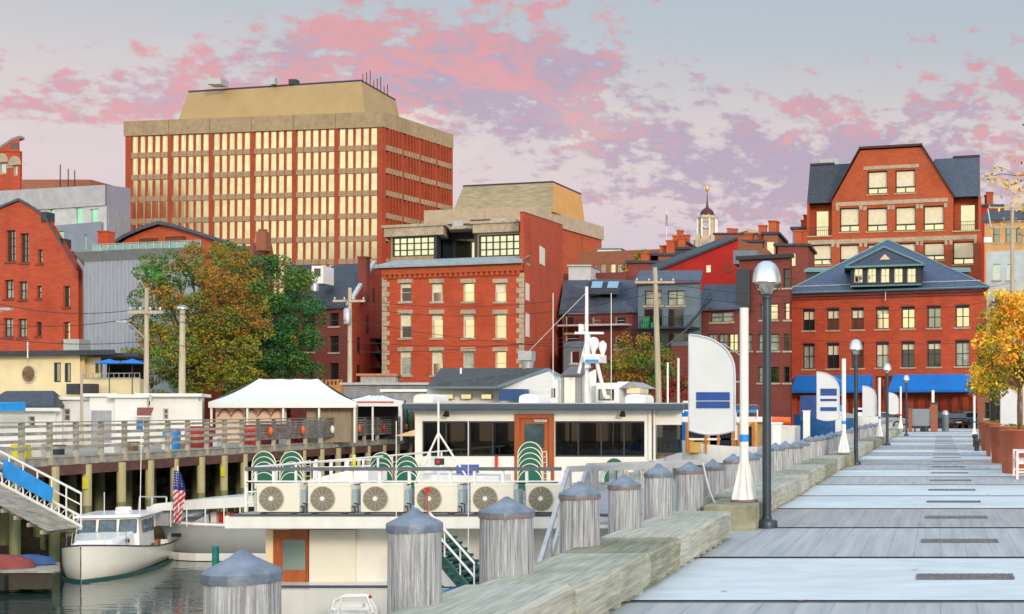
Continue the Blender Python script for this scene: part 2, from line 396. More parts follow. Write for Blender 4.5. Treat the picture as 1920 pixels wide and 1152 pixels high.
# ================================================================== SETTING
def ground():
    xs = [-4000,-1200,-500,-250,-160,-120,-90,-60,-40,-36.5,-33,-31,-29,-15,-3.3,-3.05,3,12,30,70,150,400,1200,4000]
    ys = [-1500,-300,-60,-20,0,20,40,60,80,100,107.6,108,120,140,160,200,260,340,500,900,2000,5000]
    def h(x, y):
        if y < 107.9:
            if -33 < x < -3.2: return -7
            if x == -33: return -5.2
            if x == -36.5: return -.25
        return -.12 + max(0, min(y-170, 230))*.045*(1 if x < 60 else .6)
    m = M(); nx = len(xs)
    m.add([(x, y, h(x, y)) for y in ys for x in xs], [(j*nx+i, j*nx+i+1, (j+1)*nx+i+1, (j+1)*nx+i) for j in range(len(ys)-1) for i in range(nx-1)])
    struct(m, 'ground', mat('ground_asphalt', (.10,.10,.105), .9, .15, .5))
ground()
m = M()
for (z0, ya, yb) in ((0, -30, 108),):
    m.add([(-37.5,ya,-.3),(-33.5,ya,-4.4),(-33.5,yb,-4.4),(-37.5,yb,-.3)], [(0,1,2,3)])
rk = M()
rr = random.Random(3)
for i in range(1500):
    y = rr.uniform(30, 106); t = rr.random(); x = -36.8+t*4.6; z = -.5-t*4.2; s_ = rr.uniform(.25,.8)
    pts = [(x+s_*a*rr.uniform(.6,1), y+s_*b*rr.uniform(.6,1), z+s_*c*rr.uniform(.4,.8)) for a, b, c in [(-1,-1,-1),(1,-1,-1),(1,1,-1),(-1,1,-1),(-1,-1,1),(1,-1,1),(1,1,1),(-1,1,1)]]
    rk.hexa(pts[:4], pts[4:])
tag(rk.build('rubble_bank', ROCK), 'dark wet boulders heaped on the bank under the timber pier', 'rocks', kind='stuff')
# water
def water():
    m = bpy.data.materials.new('water'); m.use_nodes = True; t = m.node_tree; b = t.nodes['Principled BSDF']
    b.inputs['Base Color'].default_value = (.03,.055,.05,1); b.inputs['Roughness'].default_value = .03; b.inputs['IOR'].default_value = 1.33
    b.inputs['Specular IOR Level'].default_value = .9
    tc = t.nodes.new('ShaderNodeTexCoord'); mp = t.nodes.new('ShaderNodeMapping'); mp.inputs['Scale'].default_value = (.35,1,1)
    t.links.new(tc.outputs['Object'], mp.inputs[0]); n = noise(t, mp.outputs[0], 2.4, 3, .5, .4)
    bp = t.nodes.new('ShaderNodeBump'); bp.inputs['Strength'].default_value = .28; bp.inputs['Distance'].default_value = .06
    t.links.new(n.s, bp.inputs['Height']); t.links.new(bp.outputs[0], b.inputs['Normal'])
    q = M(); q.add([(-36.2,-30,-3.6),(-3.1,-30,-3.6),(-3.1,107.8,-3.6),(-36.2,107.8,-3.6)], [(0,1,2,3)]); struct(q, 'harbour_water', m)
water()
# promenade deck: bands across the walk
PLIGHT = mat('deck_smooth_concrete', (.52,.59,.635), .75, .04, 2.2, col2=(.66,.725,.76), stretch=(.6,1.6,1), grime=.22)
PGREY = mat('deck_stamped_plank', (.32,.35,.375), .8, .06, 1.1, col2=(.46,.48,.50), stretch=(7,.35,1), bump=.3, bscale=9, grime=.15)
PTAN = mat('deck_stamped_plank_warm', (.30,.305,.31), .8, .06, 1.3, col2=(.42,.42,.415), stretch=(7,.35,1), bump=.3, bscale=9, grime=.15)
seams(PGREY); seams(PTAN)
PJ = mat('deck_joint', (.15,.145,.15), .9, .2, 6)
m = M()
m.box(-3.3, 14, -12, 108, -1.2, -.05)
y = 6.9; kinds = [1,0,1,2,0,0,2,1,0,1,2,0,1,0,2,1,0,2,1,0,1,2,0,1,0,2,1,0,1,0]
yy_ = [3.6,7.2,10.88,14.12,17.68,21.1,24.2,27.7]
while yy_[-1] < 108: yy_.append(yy_[-1]+3.45)
m.use(kinds[0]).add([(-3.3,-12,0),(14,-12,0),(14,3.6,0),(-3.3,3.6,0)], [(0,1,2,3)])
for i, (a, b) in enumerate(zip(yy_, yy_[1:])):
    b = min(b, 108); jw = .17
    m.use(3).add([(-3.3,a,-.012),(14,a,-.012),(14,a+jw,-.012),(-3.3,a+jw,-.012)], [(0,1,2,3)])
    m.use(kinds[i % len(kinds)] if i > 1 else 1)
    kk = [1,1,0,1,2,0,0,1][i] if i < 8 else kinds[i % len(kinds)]
    m.use(kk).add([(-3.3,a+jw,0),(14,a+jw,0),(14,b,0),(-3.3,b,0)], [(0,1,2,3)])
tag(m.build('promenade', [PLIGHT, PGREY, PTAN, PJ]), kind='structure')
for i, (a, b) in enumerate(zip(yy_[2:22], yy_[3:23])):
    c = (a+b)/2+.05; d = M(); d.box(-.23,.72,c-.20,c+.20,.003,.010)
    for k in range(12): x = -.19+k*.08; d.box(x, x+.035, c-.18, c+.18, .010, .015)
    tag(d.build('drain_grate', mat('grate_iron', (.15,.14,.145), .7, .2, 8)), 'rectangular dark drain grate set in the walk, %s from the near end' % ordn(i), 'drain grate', 'drain grates down the middle of the walk')
# street beyond
q = M(); q.add([(-80,109,-.05),(80,109,-.05),(80,121,-.05),(-80,121,-.05)], [(0,1,2,3)]); struct(q, 'street', mat('street_asphalt', (.06,.065,.075), .9, .15, 1))

# ---------------- kerb timbers
def timber(y0, y1, i, where):
    m = M(); n = max(2, int((y1-y0)/.35)); rr = random.Random(i*7+1); X0, X1 = -3.44, -2.65+rr.uniform(-.025,.02)
    for k in range(n):
        a = y0+(y1-y0)*k/n; b = y0+(y1-y0)*(k+1)/n
    K = 9; ring = []; yj = lambda q: y0+.014+(y1-y0-.028)*q/K; dz0 = rr.uniform(-.022,.016)
    for q in range(K+1):
        j = lambda: rr.uniform(-.010,.010)
        yq = yj(q); ring.append([(X0,yq,.045),(X1+j(),yq,.045+abs(j())*1.6),(X1+j(),yq,.20),(X1+j(),yq,.335+dz0+j()*.5),(X1-.03+j(),yq,.362+dz0+j()*.4),(X0+.4,yq,.362+dz0+j()*.3),(X0,yq,.36+dz0)])
    L_ = len(ring[0]); m.add([p for r_ in ring for p in r_], [(q*L_+a, q*L_+(a+1)%L_, (q+1)*L_+(a+1)%L_, (q+1)*L_+a) for q in range(K) for a in range(L_)]+[tuple(range(L_)), tuple(range(K*L_+L_-1, K*L_-1, -1))])
    for k in range(n):
        a = y0+(y1-y0)*(k+.25)/n; m.box(X0+.1, X1-.03, a, a+.12, .0, .046)
    tag(m.build('kerb_timber', [WOODT, WOODT3, WOODT, WOODT2, WOODT3][i % 5]), 'heavy weathered grey green timber edging the walk, %s' % where, 'timber', 'heavy timbers along the water edge of the walk')
ys_ = [2.2, 5.8, 9.3, 11.65, 13.0, 16.3]
for i, (a, b) in enumerate(zip(ys_, ys_[1:])): timber(a, b, i, '%s length before the first gap' % ordn(i))
far = [18.75, 22.4, 26.0, 29.6, 33.2, 36.1]; 
for i, (a, b) in enumerate(zip(far, far[1:])): timber(a, b, i+10, '%s length past the nearest banner pole' % ordn(i))
far = [37.6, 42.0, 46.6, 51.2, 56.8]
for i, (a, b) in enumerate(zip(far, far[1:])): timber(a, b, i+20, '%s length past the second banner pole' % ordn(i))
far = [59.3, 65, 71, 78, 85, 92, 100]
for i, (a, b) in enumerate(zip(far, far[1:])): timber(a, b, i+30, '%s length past the third banner pole' % ordn(i))
for i, (yb, tx) in enumerate([(17.35,'nearest'), (36.2,'second'), (57.9,'third')]):
    m = M(); m.box(-3.2, -2.50, yb, yb+1.3, -.02, .345); m.box(-3.0,-2.497,yb+.25,yb+.33,.02,.3)
    tag(m.build('plinth_block', mat('mossy_block', (.16,.17,.10), .9, .2, 4, col2=(.34,.33,.24), bump=.4), bevel=.02), 'low mossy block under the %s white banner pole' % tx, 'block', 'blocks under the banner poles')

# ---------------- timber piles with cone caps
def pile(y, d, eave, i, x=-3.45, top=True):
    rr = random.Random(i*13+5); r = d/2*.955*cos(math.atan(abs(x)/y))
    lean = (rr.uniform(-.004,.004), rr.uniform(-.004,.004)); t = thing('timber_pile', (x, y, -7), ('round grey timber pile with lead cone cap, %s from the near end of the walk' % ordn(i)), 'pile', 'capped timber piles along the walk')
    m = M(); n = 40 if y < 24 else 20; prof = [1+rr.uniform(-.035,.022) for _ in range(n)]; vs = []
    zs = [-7, -3, -.5, .2, eave-.01]
    for k, z in enumerate(zs):
        s_ = r*(1.10-.10*k/4)*.985
        for j in range(n): a = 2*pi*j/n; vs.append((x+s_*prof[j]*cos(a), y+s_*prof[j]*sin(a), z))
    m.add(vs, [(k*n+j, k*n+(j+1)%n, (k+1)*n+(j+1)%n, (k+1)*n+j) for k in range(4) for j in range(n)], False)
    m.build('shaft', WOOD, t)
    c = M(); rc = r*1.03; ph = .105+rr.uniform(-.012,.012); sk = .055
    c.lathe((x, y, eave), [(rc+.002,-sk),(rc+.005,-.005),(rc*.985,.005),(rc*.66,ph*.34),(rc*.32,ph*.68),(.02,ph),(.004,ph+.004)], 12, smooth=False, rot=rr.random())
    cp = c.build('cap', LEAD, t)
    b = M(); b.lathe((x, y, eave), [(rc+.006,-sk+.008),(rc+.008,-.026)], 12, smooth=False, rot=rr.random()); b.build('rim_band', RUST if i > 1 and rr.random() < .6 else LEAD, cp)
near = [(6.33,.41,.85),(8.41,.38,.90),(10.2,.455,.84),(12.27,.41,.84),(14.0,.374,.825),(15.7,.36,.866),(17.65,.404,.81)]
i = 0
for (y, d, e) in near: pile(y, d, e, i); i += 1
y = 19.5; rr = random.Random(4)
while y < 88:
    pile(y, .37+rr.uniform(-.03,.05), .80+rr.uniform(-.04,.05), i, -3.45+rr.uniform(-.03,.03)); i += 1
    y += (1.8 if y < 45 else 2.2)+rr.uniform(-.1,.1)

# ---------------- lamps and banner poles
def lamp():
    t = thing('street_lamp', (0,0,0), 'slim dark steel promenade lamp with silver dome, nearest and tallest in the picture', 'street lamp', 'dome lamps along the walk')
    m = M(); m.lathe((0,0,0), [(.062,.1),(.060,3.22)], 20); m.build('pole', STEEL, t, local=True)
    m = M(); m.lathe((0,0,0), [(.15,0),(.15,.035),(.148,.085),(.135,.105),(.075,.11),(.07,.16)], 20); m.build('base', STEEL, t, local=True)
    m = M()
    for s in (-1,1):
        m.path([(s*.05,0,3.2),(s*.10,0,3.26),(s*.17,0,3.34),(s*.195,0,3.44)], .008, 6)
    m.build('bracket', STEEL, t, local=True)
    m = M(); m.lathe((0,0,3.40), [(.200,0),(.198,.03),(.190,.10),(.165,.19),(.12,.26),(.06,.298),(.02,.30)], 24); m.build('dome', ALU, t, local=True)
    m = M(); m.lathe((0,0,3.22), [(.06,.015),(.085,.03),(.115,.178)], 20); 
    gm_ = mat('lamp_glass_bowl', (.75,.74,.66), .25, .02, 3); gm_.node_tree.nodes['Principled BSDF'].inputs['Transmission Weight'].default_value = .9
    m.build('bowl', gm_, t, local=True)
    m = M(); m.lathe((0,0,0), [(.065,3.17),(.07,3.18),(.07,3.225),(.05,3.235)], 16); m.build('collar', STEEL, t, local=True)
    return t
L0 = lamp(); L0.location = (-2.40,17.76,0)
clone(L0, (-2.47,37.7,0), 0, 'slim dark steel promenade lamp with silver dome, second from the camera')
clone(L0, (-2.36,57.6,0), 0, 'slim dark steel promenade lamp with silver dome, third from the camera')
clone(L0, (-2.02,77.6,0), 0, 'slim dark steel promenade lamp with silver dome, farthest, near the brick posts')
def banner_pole(x, y, z0, label, bars, ht=2.72, banner=True, side=-1):
    t = thing('banner_pole', (x, y, z0), label, 'banner pole', 'white banner poles')
    p = lambda a, b, c: (x+a, y+b, z0+c)
    m = M(); m.tube(p(0,0,.02), p(0,0,ht), .062, n=16); m.build('pole', WHITE, t)
    m = M()
    for k in range(4):
        a = k*pi/2+.6; m.prism([p(0,0,.02), p(.185*cos(a),.185*sin(a),.02), p(.185*cos(a),.185*sin(a),.06), p(.05*cos(a),.05*sin(a),.62), p(0,0,.62)], (.02*sin(a),-.02*cos(a),0))
    m.lathe(p(0,0,.02), [(.15,0),(.10,.18),(.07,.45),(.063,.60)], 10, smooth=False)
    m.build('flared_base', WHITE, t)
    m = M(); m.lathe(p(0,0,0), [(.19,0),(.19,.03)], 16); m.build('base_plate', RUST, t)
    m = M(); m.lathe(p(0,0,.84), [(.065,0),(.065,.10)], 16); m.build('stripe', BLUET, t)
    if banner:
        W = .64*side; xo = -.13*1.0 if side < 0 else .13
        out = []
        x_in = xo; x_out = xo+W
        zt0, zt1, zb = 2.34, 1.80, 1.00
        for k in range(9):
            s = k/8; ang = s*pi/2; out.append(p(x_out+(x_in-x_out)*sin(ang), -.012, zt1+(zt0-zt1)*cos(ang)**.9 if k < 8 else zt1))
        for k in range(7): s = k/6; out.append(p(x_in+(x_out-x_in)*s, -.012, zb-.06*sin(pi*s)))
        m = M(); m.prism(out, (0,.026,0)); bn = m.build('banner', mat('banner_panel', (.62,.65,.68), .5, .03, 2), t)
        if True:
            fr = M(); o2 = out+[out[0]]
            for a, b in zip(o2, o2[1:]): fr.tube(a, b, .016, n=6)
            fr.build('rim', mat('banner_rim', (.52,.53,.62), .4), bn)
        for (za, zb2) in bars:
            M().box(x+min(x_out,x_in)+.10, x+max(x_out,x_in)-.07, y-.024, y-.0125, z0+za, z0+zb2).build('blue_bar', BLUEP, bn)
        m = M(); m.tube(p(0,0,1.68), p(x_in,0,1.68), .012, n=6); m.tube(p(0,0,1.1), p(x_in,0,1.1), .012, n=6)
        m.path([p(0,0,2.0), p(-.12*(-side),0,2.1), p(.3*side,0,2.22)], .007, 6)
        m.build('bracket', GALV, t)
    return t
banner_pole(-2.75,18.0,.35,'tall white banner pole with two blue bars on its sail shaped panel, nearest', [(1.42,1.535),(1.31,1.405)])
banner_pole(-2.75,36.7,.37,'white banner pole whose panel carries three blue bars, second along the walk', [(1.66,1.86),(1.50,1.57),(1.22,1.33)])
banner_pole(-2.75,58.4,.36,'white banner pole with plain sail panel, third along the walk', [])
banner_pole(-2.5,82,.36,'small white banner pole with plain panel, farthest along the walk', [])
banner_pole(1.99,73.6,.0,'plain white pole with a blue stripe right of the walk before the street', [], 2.75, banner=False)
banner_pole(2.72,41,.0,'white banner pole with pale panel behind the planter trees', [], 2.9)

# ---------------- planters, benches
def planter(x, y, r, h, label):
    t = thing('planter', (x, y, 0), label, 'planter', 'rust red planters on the right of the walk')
    m = M(); m.lathe((x,y,0), [(r*.90,0),(r*.93,.04),(r*1.0,h-.05),(r*1.03,h-.05),(r*1.03,h),(r*.95,h),(r*.93,h-.12),(.01,h-.12)], 28); m.build('tub', CORTEN, t)
    m = M(); rr = random.Random(int(y))
    for k in range(260):
        a = rr.uniform(0,2*pi); q = rr.uniform(0,r*.85); c = (x+q*cos(a), y+q*sin(a), h-.11+rr.uniform(0,.14)); s = .05
        v = [rr.uniform(-s,s) for _ in range(6)]
        m.add([c,(c[0]+v[0],c[1]+v[1],c[2]+s),(c[0]+v[2],c[1]+v[3],c[2]+s*.4)], [(0,1,2)])
    tag(m.build('groundcover', LOL, t), kind='stuff')
planter(2.32,33,.77,1.13,'large rust red round planter, nearest of the row, cut by the frame edge')
planter(2.22,39.2,.68,1.13,'rust red planter behind the nearest one, beside the white bench')
planter(2.20,44.5,.62,1.15,'rust red planter third along the right side')
planter(2.25,50.5,.66,1.15,'rust red planter fourth along the right side')
planter(2.4,57.5,.66,1.1,'smallest looking rust red planter, last of the row')
def bench(x, y, label):
    t = thing('bench', (x, y, 0), label, 'bench', 'pale benches beside the planters')
    PB = mat('bench_paint', (.80,.72,.70), .5, .04, 4)
    m = M()
    for k in range(6): m.box(x+.03+k*.075, x+.09+k*.075, y, y+1.5, .43, .455)
    m.build('seat', PB, t)
    m = M()
    for k in range(4): m.box(x+.47, x+.49, y, y+1.5, .50+k*.09, .565+k*.09)
    m.build('backrest', PB, t)
    for yy in (y+.02, y+1.42):
        m = M(); m.box(x, x+.055, yy, yy+.06, 0, .66); m.box(x+.45, x+.50, yy, yy+.06, 0, .88); m.box(x, x+.5, yy-.003, yy+.063, .62, .665); m.box(x+.05,x+.45,yy+.005,yy+.055,.36,.425); m.box(x+.03,x+.45,yy+.01,yy+.05,.15,.19); m.build('leg', PB, t)
bench(1.79,29.9,'pale slatted bench in front of the nearest planter, at the frame edge')
bench(1.72,41.6,'pale slatted bench between the second and third planters')
for i, (x, y, h) in enumerate([(1.55,56,.55),(1.45,50,.5)]):
    m = M(); m.lathe((x,y,0), [(.10,0),(.10,h*.7),(.14,h*.72),(.14,h*.95),(.05,h)], 12)
    tag(m.build('bollard', DGREY), ['low dark bollard by the farther planters','low dark bollard beside the third planter'][i], 'bollard', 'low dark bollards by the planters')
t = thing('information_kiosk', (2.1,52,0), 'tall black kiosk slab standing beyond the planters', 'kiosk')
x0, x1, z0, z1 = PX(1857,52), PX(1867,52), 0, PZ(742,52)
M().box(x0, x1, 52, 52.12, .35, z1).build('screen', mat('black_panel', (.006,.008,.01), .3), t); M().box(x0-.03, x1+.03, 51.98, 52.15, 0, .35).build('base', DGREY, t); M().box(x0-.02, x1+.02, 51.98, 52.14, z1, z1+.05).build('cap', DGREY, t)

# ---------------- trees
def leaves(m, centers, n, size, rr, weights, flat=.8):
    for _ in range(n):
        c, r, mi = rr.choice(centers) if weights is None else rr.choices(centers, weights)[0]
        while True:
            a, b, g = rr.uniform(-1,1), rr.uniform(-1,1), rr.uniform(-1,1)
            q = a*a+b*b+g*g
            if .12 < q < 1: break
        k = (q**-.5)*(q**.30)
        p = Vector((c[0]+a*k*r, c[1]+b*k*r, c[2]+g*k*r*flat))
        s = size*rr.uniform(.6,1.3); nrm = Vector((rr.gauss(0,1), rr.gauss(-.3,1), rr.gauss(.5,1))).normalized()
        t1 = nrm.cross(Vector((rr.gauss(0,1),rr.gauss(0,1),rr.gauss(0,1)))).normalized(); t2 = nrm.cross(t1)
        m.use(mi if rr.random() < .86 else rr.randrange(3))
        m.add([p-t1*s, p-t2*s*.55, p+t1*s, p+t2*s*.55+nrm*s*.2], [(0,1,2,3)])
def tree(name, base, trunk_h, tr, clumps, n, size, mats, label, cat='tree', group=None, seed=1, flat=.8):
    # clumps: list of (px, py, Y, r_m, matidx) crown clumps at real distance
    rr = random.Random(seed); t = thing(name, base, label, cat, group); B = Vector(base)
    cs = []
    for (c, r, mi) in clumps:
        c = Vector(c); cs.append((tuple(c), r*.62, mi))
        for k in range(8):
            o = Vector((rr.gauss(0,1), rr.gauss(0,1), rr.gauss(0,.8))).normalized()*r*.95
            cs.append((tuple(c+o), r*rr.uniform(.28,.46), mi if rr.random() < .75 else rr.randrange(3)))
    m = M(); leaves(m, cs, n, size, rr, [c[1]**2 for c in cs], flat); m.build('crown', mats, t)
    m = M(); top = B+Vector((0,0,trunk_h)); mid = B+Vector((rr.uniform(-.1,.1)*trunk_h*.3, 0, trunk_h*.5))
    m.tube(B, mid, tr*1.15, tr*.9, 10, False); m.tube(mid, top, tr*.9, tr*.7, 10, False)
    for (c, r, mi) in clumps:
        c = Vector(c); k = top.lerp(c, .5)+Vector((rr.uniform(-.2,.2),rr.uniform(-.2,.2),.2))*r*.4
        m.tube(top-Vector((0,0,rr.uniform(0,.25)*trunk_h)), k, tr*.5, tr*.28, 6, False); m.tube(k, c, tr*.28, tr*.08, 5, False)
        for q in range(3):
            e = c+Vector((rr.gauss(0,1),rr.gauss(0,1),rr.gauss(0,.7)))*r*.6; m.tube(k.lerp(c,.5), e, tr*.12, tr*.04, 4, False)
    m.build('trunk', BARK, t)
    return t
cl = lambda L_: [(P(a, b, Y), r, mi) for (a, b, Y, r, mi) in L_]
YO = [LYE, LGO, LOL]
tree('autumn_tree', (2.06,33,1.0), 1.45, .055, cl([(1895,560,33,.55,0),(1920,590,33,.75,1),(1868,590,33,.45,0),(1895,635,32.6,.65,1),(1935,650,33,.7,0),(1855,640,33,.38,0),(1850,680,33,.40,2),(1885,690,33,.55,2),(1925,705,33,.55,0),(1840,705,33.2,.33,0),(1865,722,33.2,.36,2),(1832,722,33.2,.22,0),(1958,600,33,.8,0),(1980,680,33,.7,1)]), 6800, .058, YO, 'small tree with orange yellow autumn leaves rising from the nearest planter', seed=3)
tree('autumn_tree', (2.10,44.5,1.0), 1.4, .05, cl([(1862,600,44.5,.5,2),(1875,650,44.5,.8,0),(1850,660,44.5,.45,1),(1890,700,44.5,.7,2),(1845,720,44.5,.35,0),(1870,735,44.5,.4,2),(1905,640,44.5,.9,0)]), 3800, .07, [LYE, LOR, LOL], 'golden tree in the third planter, partly hidden by the nearest tree', seed=4)
tree('autumn_tree', (2.3,57.5,1.0), 1.5, .05, cl([(1850,700,57,.7,0),(1835,725,57,.5,2),(1868,690,57,.9,1),(1880,720,57,.7,0)]), 2200, .08, YO, 'farthest small golden tree of the planter row', seed=5)
t = thing('autumn_tree', (2.9,19,0), 'nearer tree reaching one leafy twig in at the top right', 'tree', None); TW = t
m = M(); m.tube((2.9,19,0),(2.85,19,3.4),.07,.05,10); m.tube((2.85,19,3.3),P(1990,345,19),.03,.02,8); m.path([P(1990,345,19),P(1940,328,19),P(1905,330,19),P(1880,326,19),P(1862,330,19)], .006, 5); m.path([P(1940,328,19),P(1905,345,19),P(1885,348,19)], .004, 5); m.path([P(1905,330,19),P(1882,316,19),P(1868,312,19)], .003, 4)
m.build('trunk', BARK, t)
m = M(); rq = random.Random(8)
def leafq(c, s):
    n_ = Vector((rq.gauss(0,.5), -1, rq.gauss(0,.6))).normalized(); t1 = n_.cross(Vector((rq.gauss(0,1),0,rq.gauss(0,1)))).normalized(); t2 = n_.cross(t1); c = Vector(c)
    m.use(rq.choice([0,0,1,1,2])).add([c-t1*s, c-t2*s*.5, c+t1*s, c+t2*s*.5], [(0,1,2,3)])
for (px, py) in [(1846,333),(1852,338),(1858,330),(1864,320),(1868,340),(1872,335),(1880,345),(1888,350),(1884,342),(1895,346),(1905,340),(1900,348),(1867,314),(1878,318),(1850,328),(1860,345),(1912,336),(1886,352)]:
    for k in range(3): leafq(P(px+rq.uniform(-4,4), py+rq.uniform(-4,4), 19), .030)
for k in range(900): leafq(P(1975+rq.gauss(0,38)**1, 370+rq.gauss(0,45), 19+rq.gauss(0,.5)), .035) if k > 150 else None
m.build('crown', YO, t)
for i, (px, py) in enumerate([(1358,1110),(1506,1128),(1342,1028),(1716,1069),(1852,927),(1600,1004),(1508,983)]):
    Y = EYE*F_/(py-CY); x = PX(px, Y); s = .045
    m = M(); m.add([(x-s,Y,.004),(x,Y-s*.6,.012),(x+s,Y+.01,.02),(x,Y+s*.6,.006)], [(0,1,2,3)])
    tag(m.build('fallen_leaf', LOR), 'single fallen orange leaf lying on the walk', 'leaf', 'fallen leaves on the walk')

# ---------------- street end furniture
YB = 92
for i, (a, b, tp) in enumerate([(1703,1710,762),(1745,1758,755)]):
    t = thing('brick_post', (PX((a+b)/2,YB), YB, 0), ['left brick post of the grey barrier at the end of the walk','right brick post of the grey barrier, with a thick dark cap'][i], 'post')
    M().box(PX(a,YB), PX(b,YB), YB, YB+.5, -.05, PZ(tp,YB)-.12).build('shaft', BRB, t); M().box(PX(a-1.5,YB), PX(b+1.5,YB), YB-.06, YB+.56, PZ(tp,YB)-.12, PZ(tp,YB)).build('cap', DGREY, t)
t = thing('barrier_panel', (PX(1727,YB), YB+.2, 0), 'flat grey metal panel between two brick posts', 'barrier')
M().box(PX(1710,YB)+.01, PX(1745,YB)-.01, YB+.15, YB+.22, .42, PZ(767,YB)).build('panel', mat('grey_panel', (.22,.26,.30), .4, .1, .6, metal=.3), t); M().box(PX(1714,YB), PX(1717,YB), YB+.24, YB+.3, -.05, 1.4).build('leg', DGREY, t); M().box(PX(1738,YB), PX(1741,YB), YB+.24, YB+.3, -.05, 1.4).build('leg', DGREY, t)
for i, (a, b, tp, Y) in enumerate([(1725,1738,790,93.5),(1766,1779,770,94)]):
    c = (PX((a+b)/2,Y), Y, 0); r = (PX(b,Y)-PX(a,Y))/2; h = PZ(tp,Y)
    t = thing('litter_bin', c, ['squat grey litter bin under the grey barrier panel','taller grey litter bin right of the brick post'][i], 'bin')
    m = M(); m.lathe(c, [(r*.85,-.05),(r,.1),(r,h*.8)], 14); m.build('drum', mat('bin_grey', (.12,.17,.19), .5), t)
    m = M(); m.lathe(c, [(r*1.05,h*.8),(r*1.05,h*.86),(r*.6,h)], 14); m.build('lid', GALV, t)
t = thing('small_sign', (PX(1749.5,95), 95, 0), 'small narrow white sign on a stick above the brick post', 'sign')
M().box(PX(1747,95), PX(1752,95), 95, 95.03, PZ(757,95), PZ(732,95)).build('plate', WHITE, t); M().tube((PX(1749.5,95),95.06,-.05), (PX(1749.5,95),95.06,PZ(734,95)), .03).build('post', GALV, t)
def car(xc, y, rot, body, label, L=4.5, W=1.8, H=1.42):
    t = thing('parked_car', (0,0,0), label, 'car', 'cars parked on the street')
    m = M(); prof = [(-L/2,.35),(-L/2,.72),(-L/2+.12,.86),(-L/2+.95,.92),(L/2-.75,.93),(L/2-.05,.80),(L/2,.5),(L/2-.03,.3)]
    m.prism([(a,-W/2,b) for a,b in prof], (0,W,0)); m.build('body', body, t, bevel=.05, local=True)
    m = M(); a0, a1, t0, t1 = -L/2+.75, L/2-.35, -L/2+1.45, L/2-1.15
    for (z0, z1, ins0, ins1, mt, nm) in ((.90,H-.06,.08,.22,GLD,'windows'),(H-.06,H,.21,.27,body,'roof')):
        f = lambda z: (z-.9)/(H-.06-.9)
        xa = lambda z: a0+(t0-a0)*min(1,f(z)); xb = lambda z: a1+(t1-a1)*min(1,f(z))
        q = M(); q.hexa([(xa(z0),-W/2+ins0,z0),(xb(z0),-W/2+ins0,z0),(xb(z0),W/2-ins0,z0),(xa(z0),W/2-ins0,z0)], [(xa(z1),-W/2+ins1,z1),(xb(z1),-W/2+ins1,z1),(xb(z1),W/2-ins1,z1),(xa(z1),W/2-ins1,z1)])
        q.build(nm, mt, t, local=True)
    for x in (-L/2+.8, L/2-.85):
        for s in (-1,1):
            q = M(); q.tube((x,s*(W/2-.2),.32), (x,s*(W/2+.01),.32), .32, n=18); wh = q.build('wheel', mat('tyre', (.02,.02,.02), .8), t, local=True)
            q = M(); q.tube((x,s*(W/2),.32), (x,s*(W/2+.025),.32), .2, n=14); q.build('rim', GALV, wh, local=True)
    for s in (-1,1):
        q = M(); q.box(L/2-.06, L/2+.015, s*(W/2-.30)-.14, s*(W/2-.30)+.14, .62, .76); q.build('tail_light', RED, t, local=True)
        q = M(); q.box(-L/2-.015, -L/2+.05, s*(W/2-.30)-.15, s*(W/2-.30)+.15, .60, .73); q.build('headlight', WHITE, t, local=True)
    q = M(); q.box(L/2-.02, L/2+.02, -.26, .26, .5, .62); q.build('number_plate', WHITE, t, local=True)
    t.location = (xc, y, -.05); t.rotation_euler = (0,0,rot); return t
CARP = lambda n, c: mat('car_paint_'+n, c, .25, .02, 1, metal=.3, coat=.6)
car(PX(1789,110), 111, R(-80), CARP('charcoal', (.035,.045,.055)), 'charcoal car seen from behind right of the brick posts')
car(PX(1812,116), 118, R(5), CARP('teal', (.03,.33,.38)), 'bright teal car behind the charcoal car')
car(PX(1768,116), 117.5, R(175), CARP('navy', (.03,.06,.22)), 'dark blue car behind the brick post')
car(PX(1655,116), 115, R(175), CARP('silver', (.45,.47,.5)), 'silver car half hidden by the plain banner panels')
# ================================================================== BUILDINGS
def bthing(name, F, label, cat='building'): return thing(name, (F.A.x, F.A.y, 0), label, cat)
def hist(F, L_): return [F.rect(*r) for r in L_]

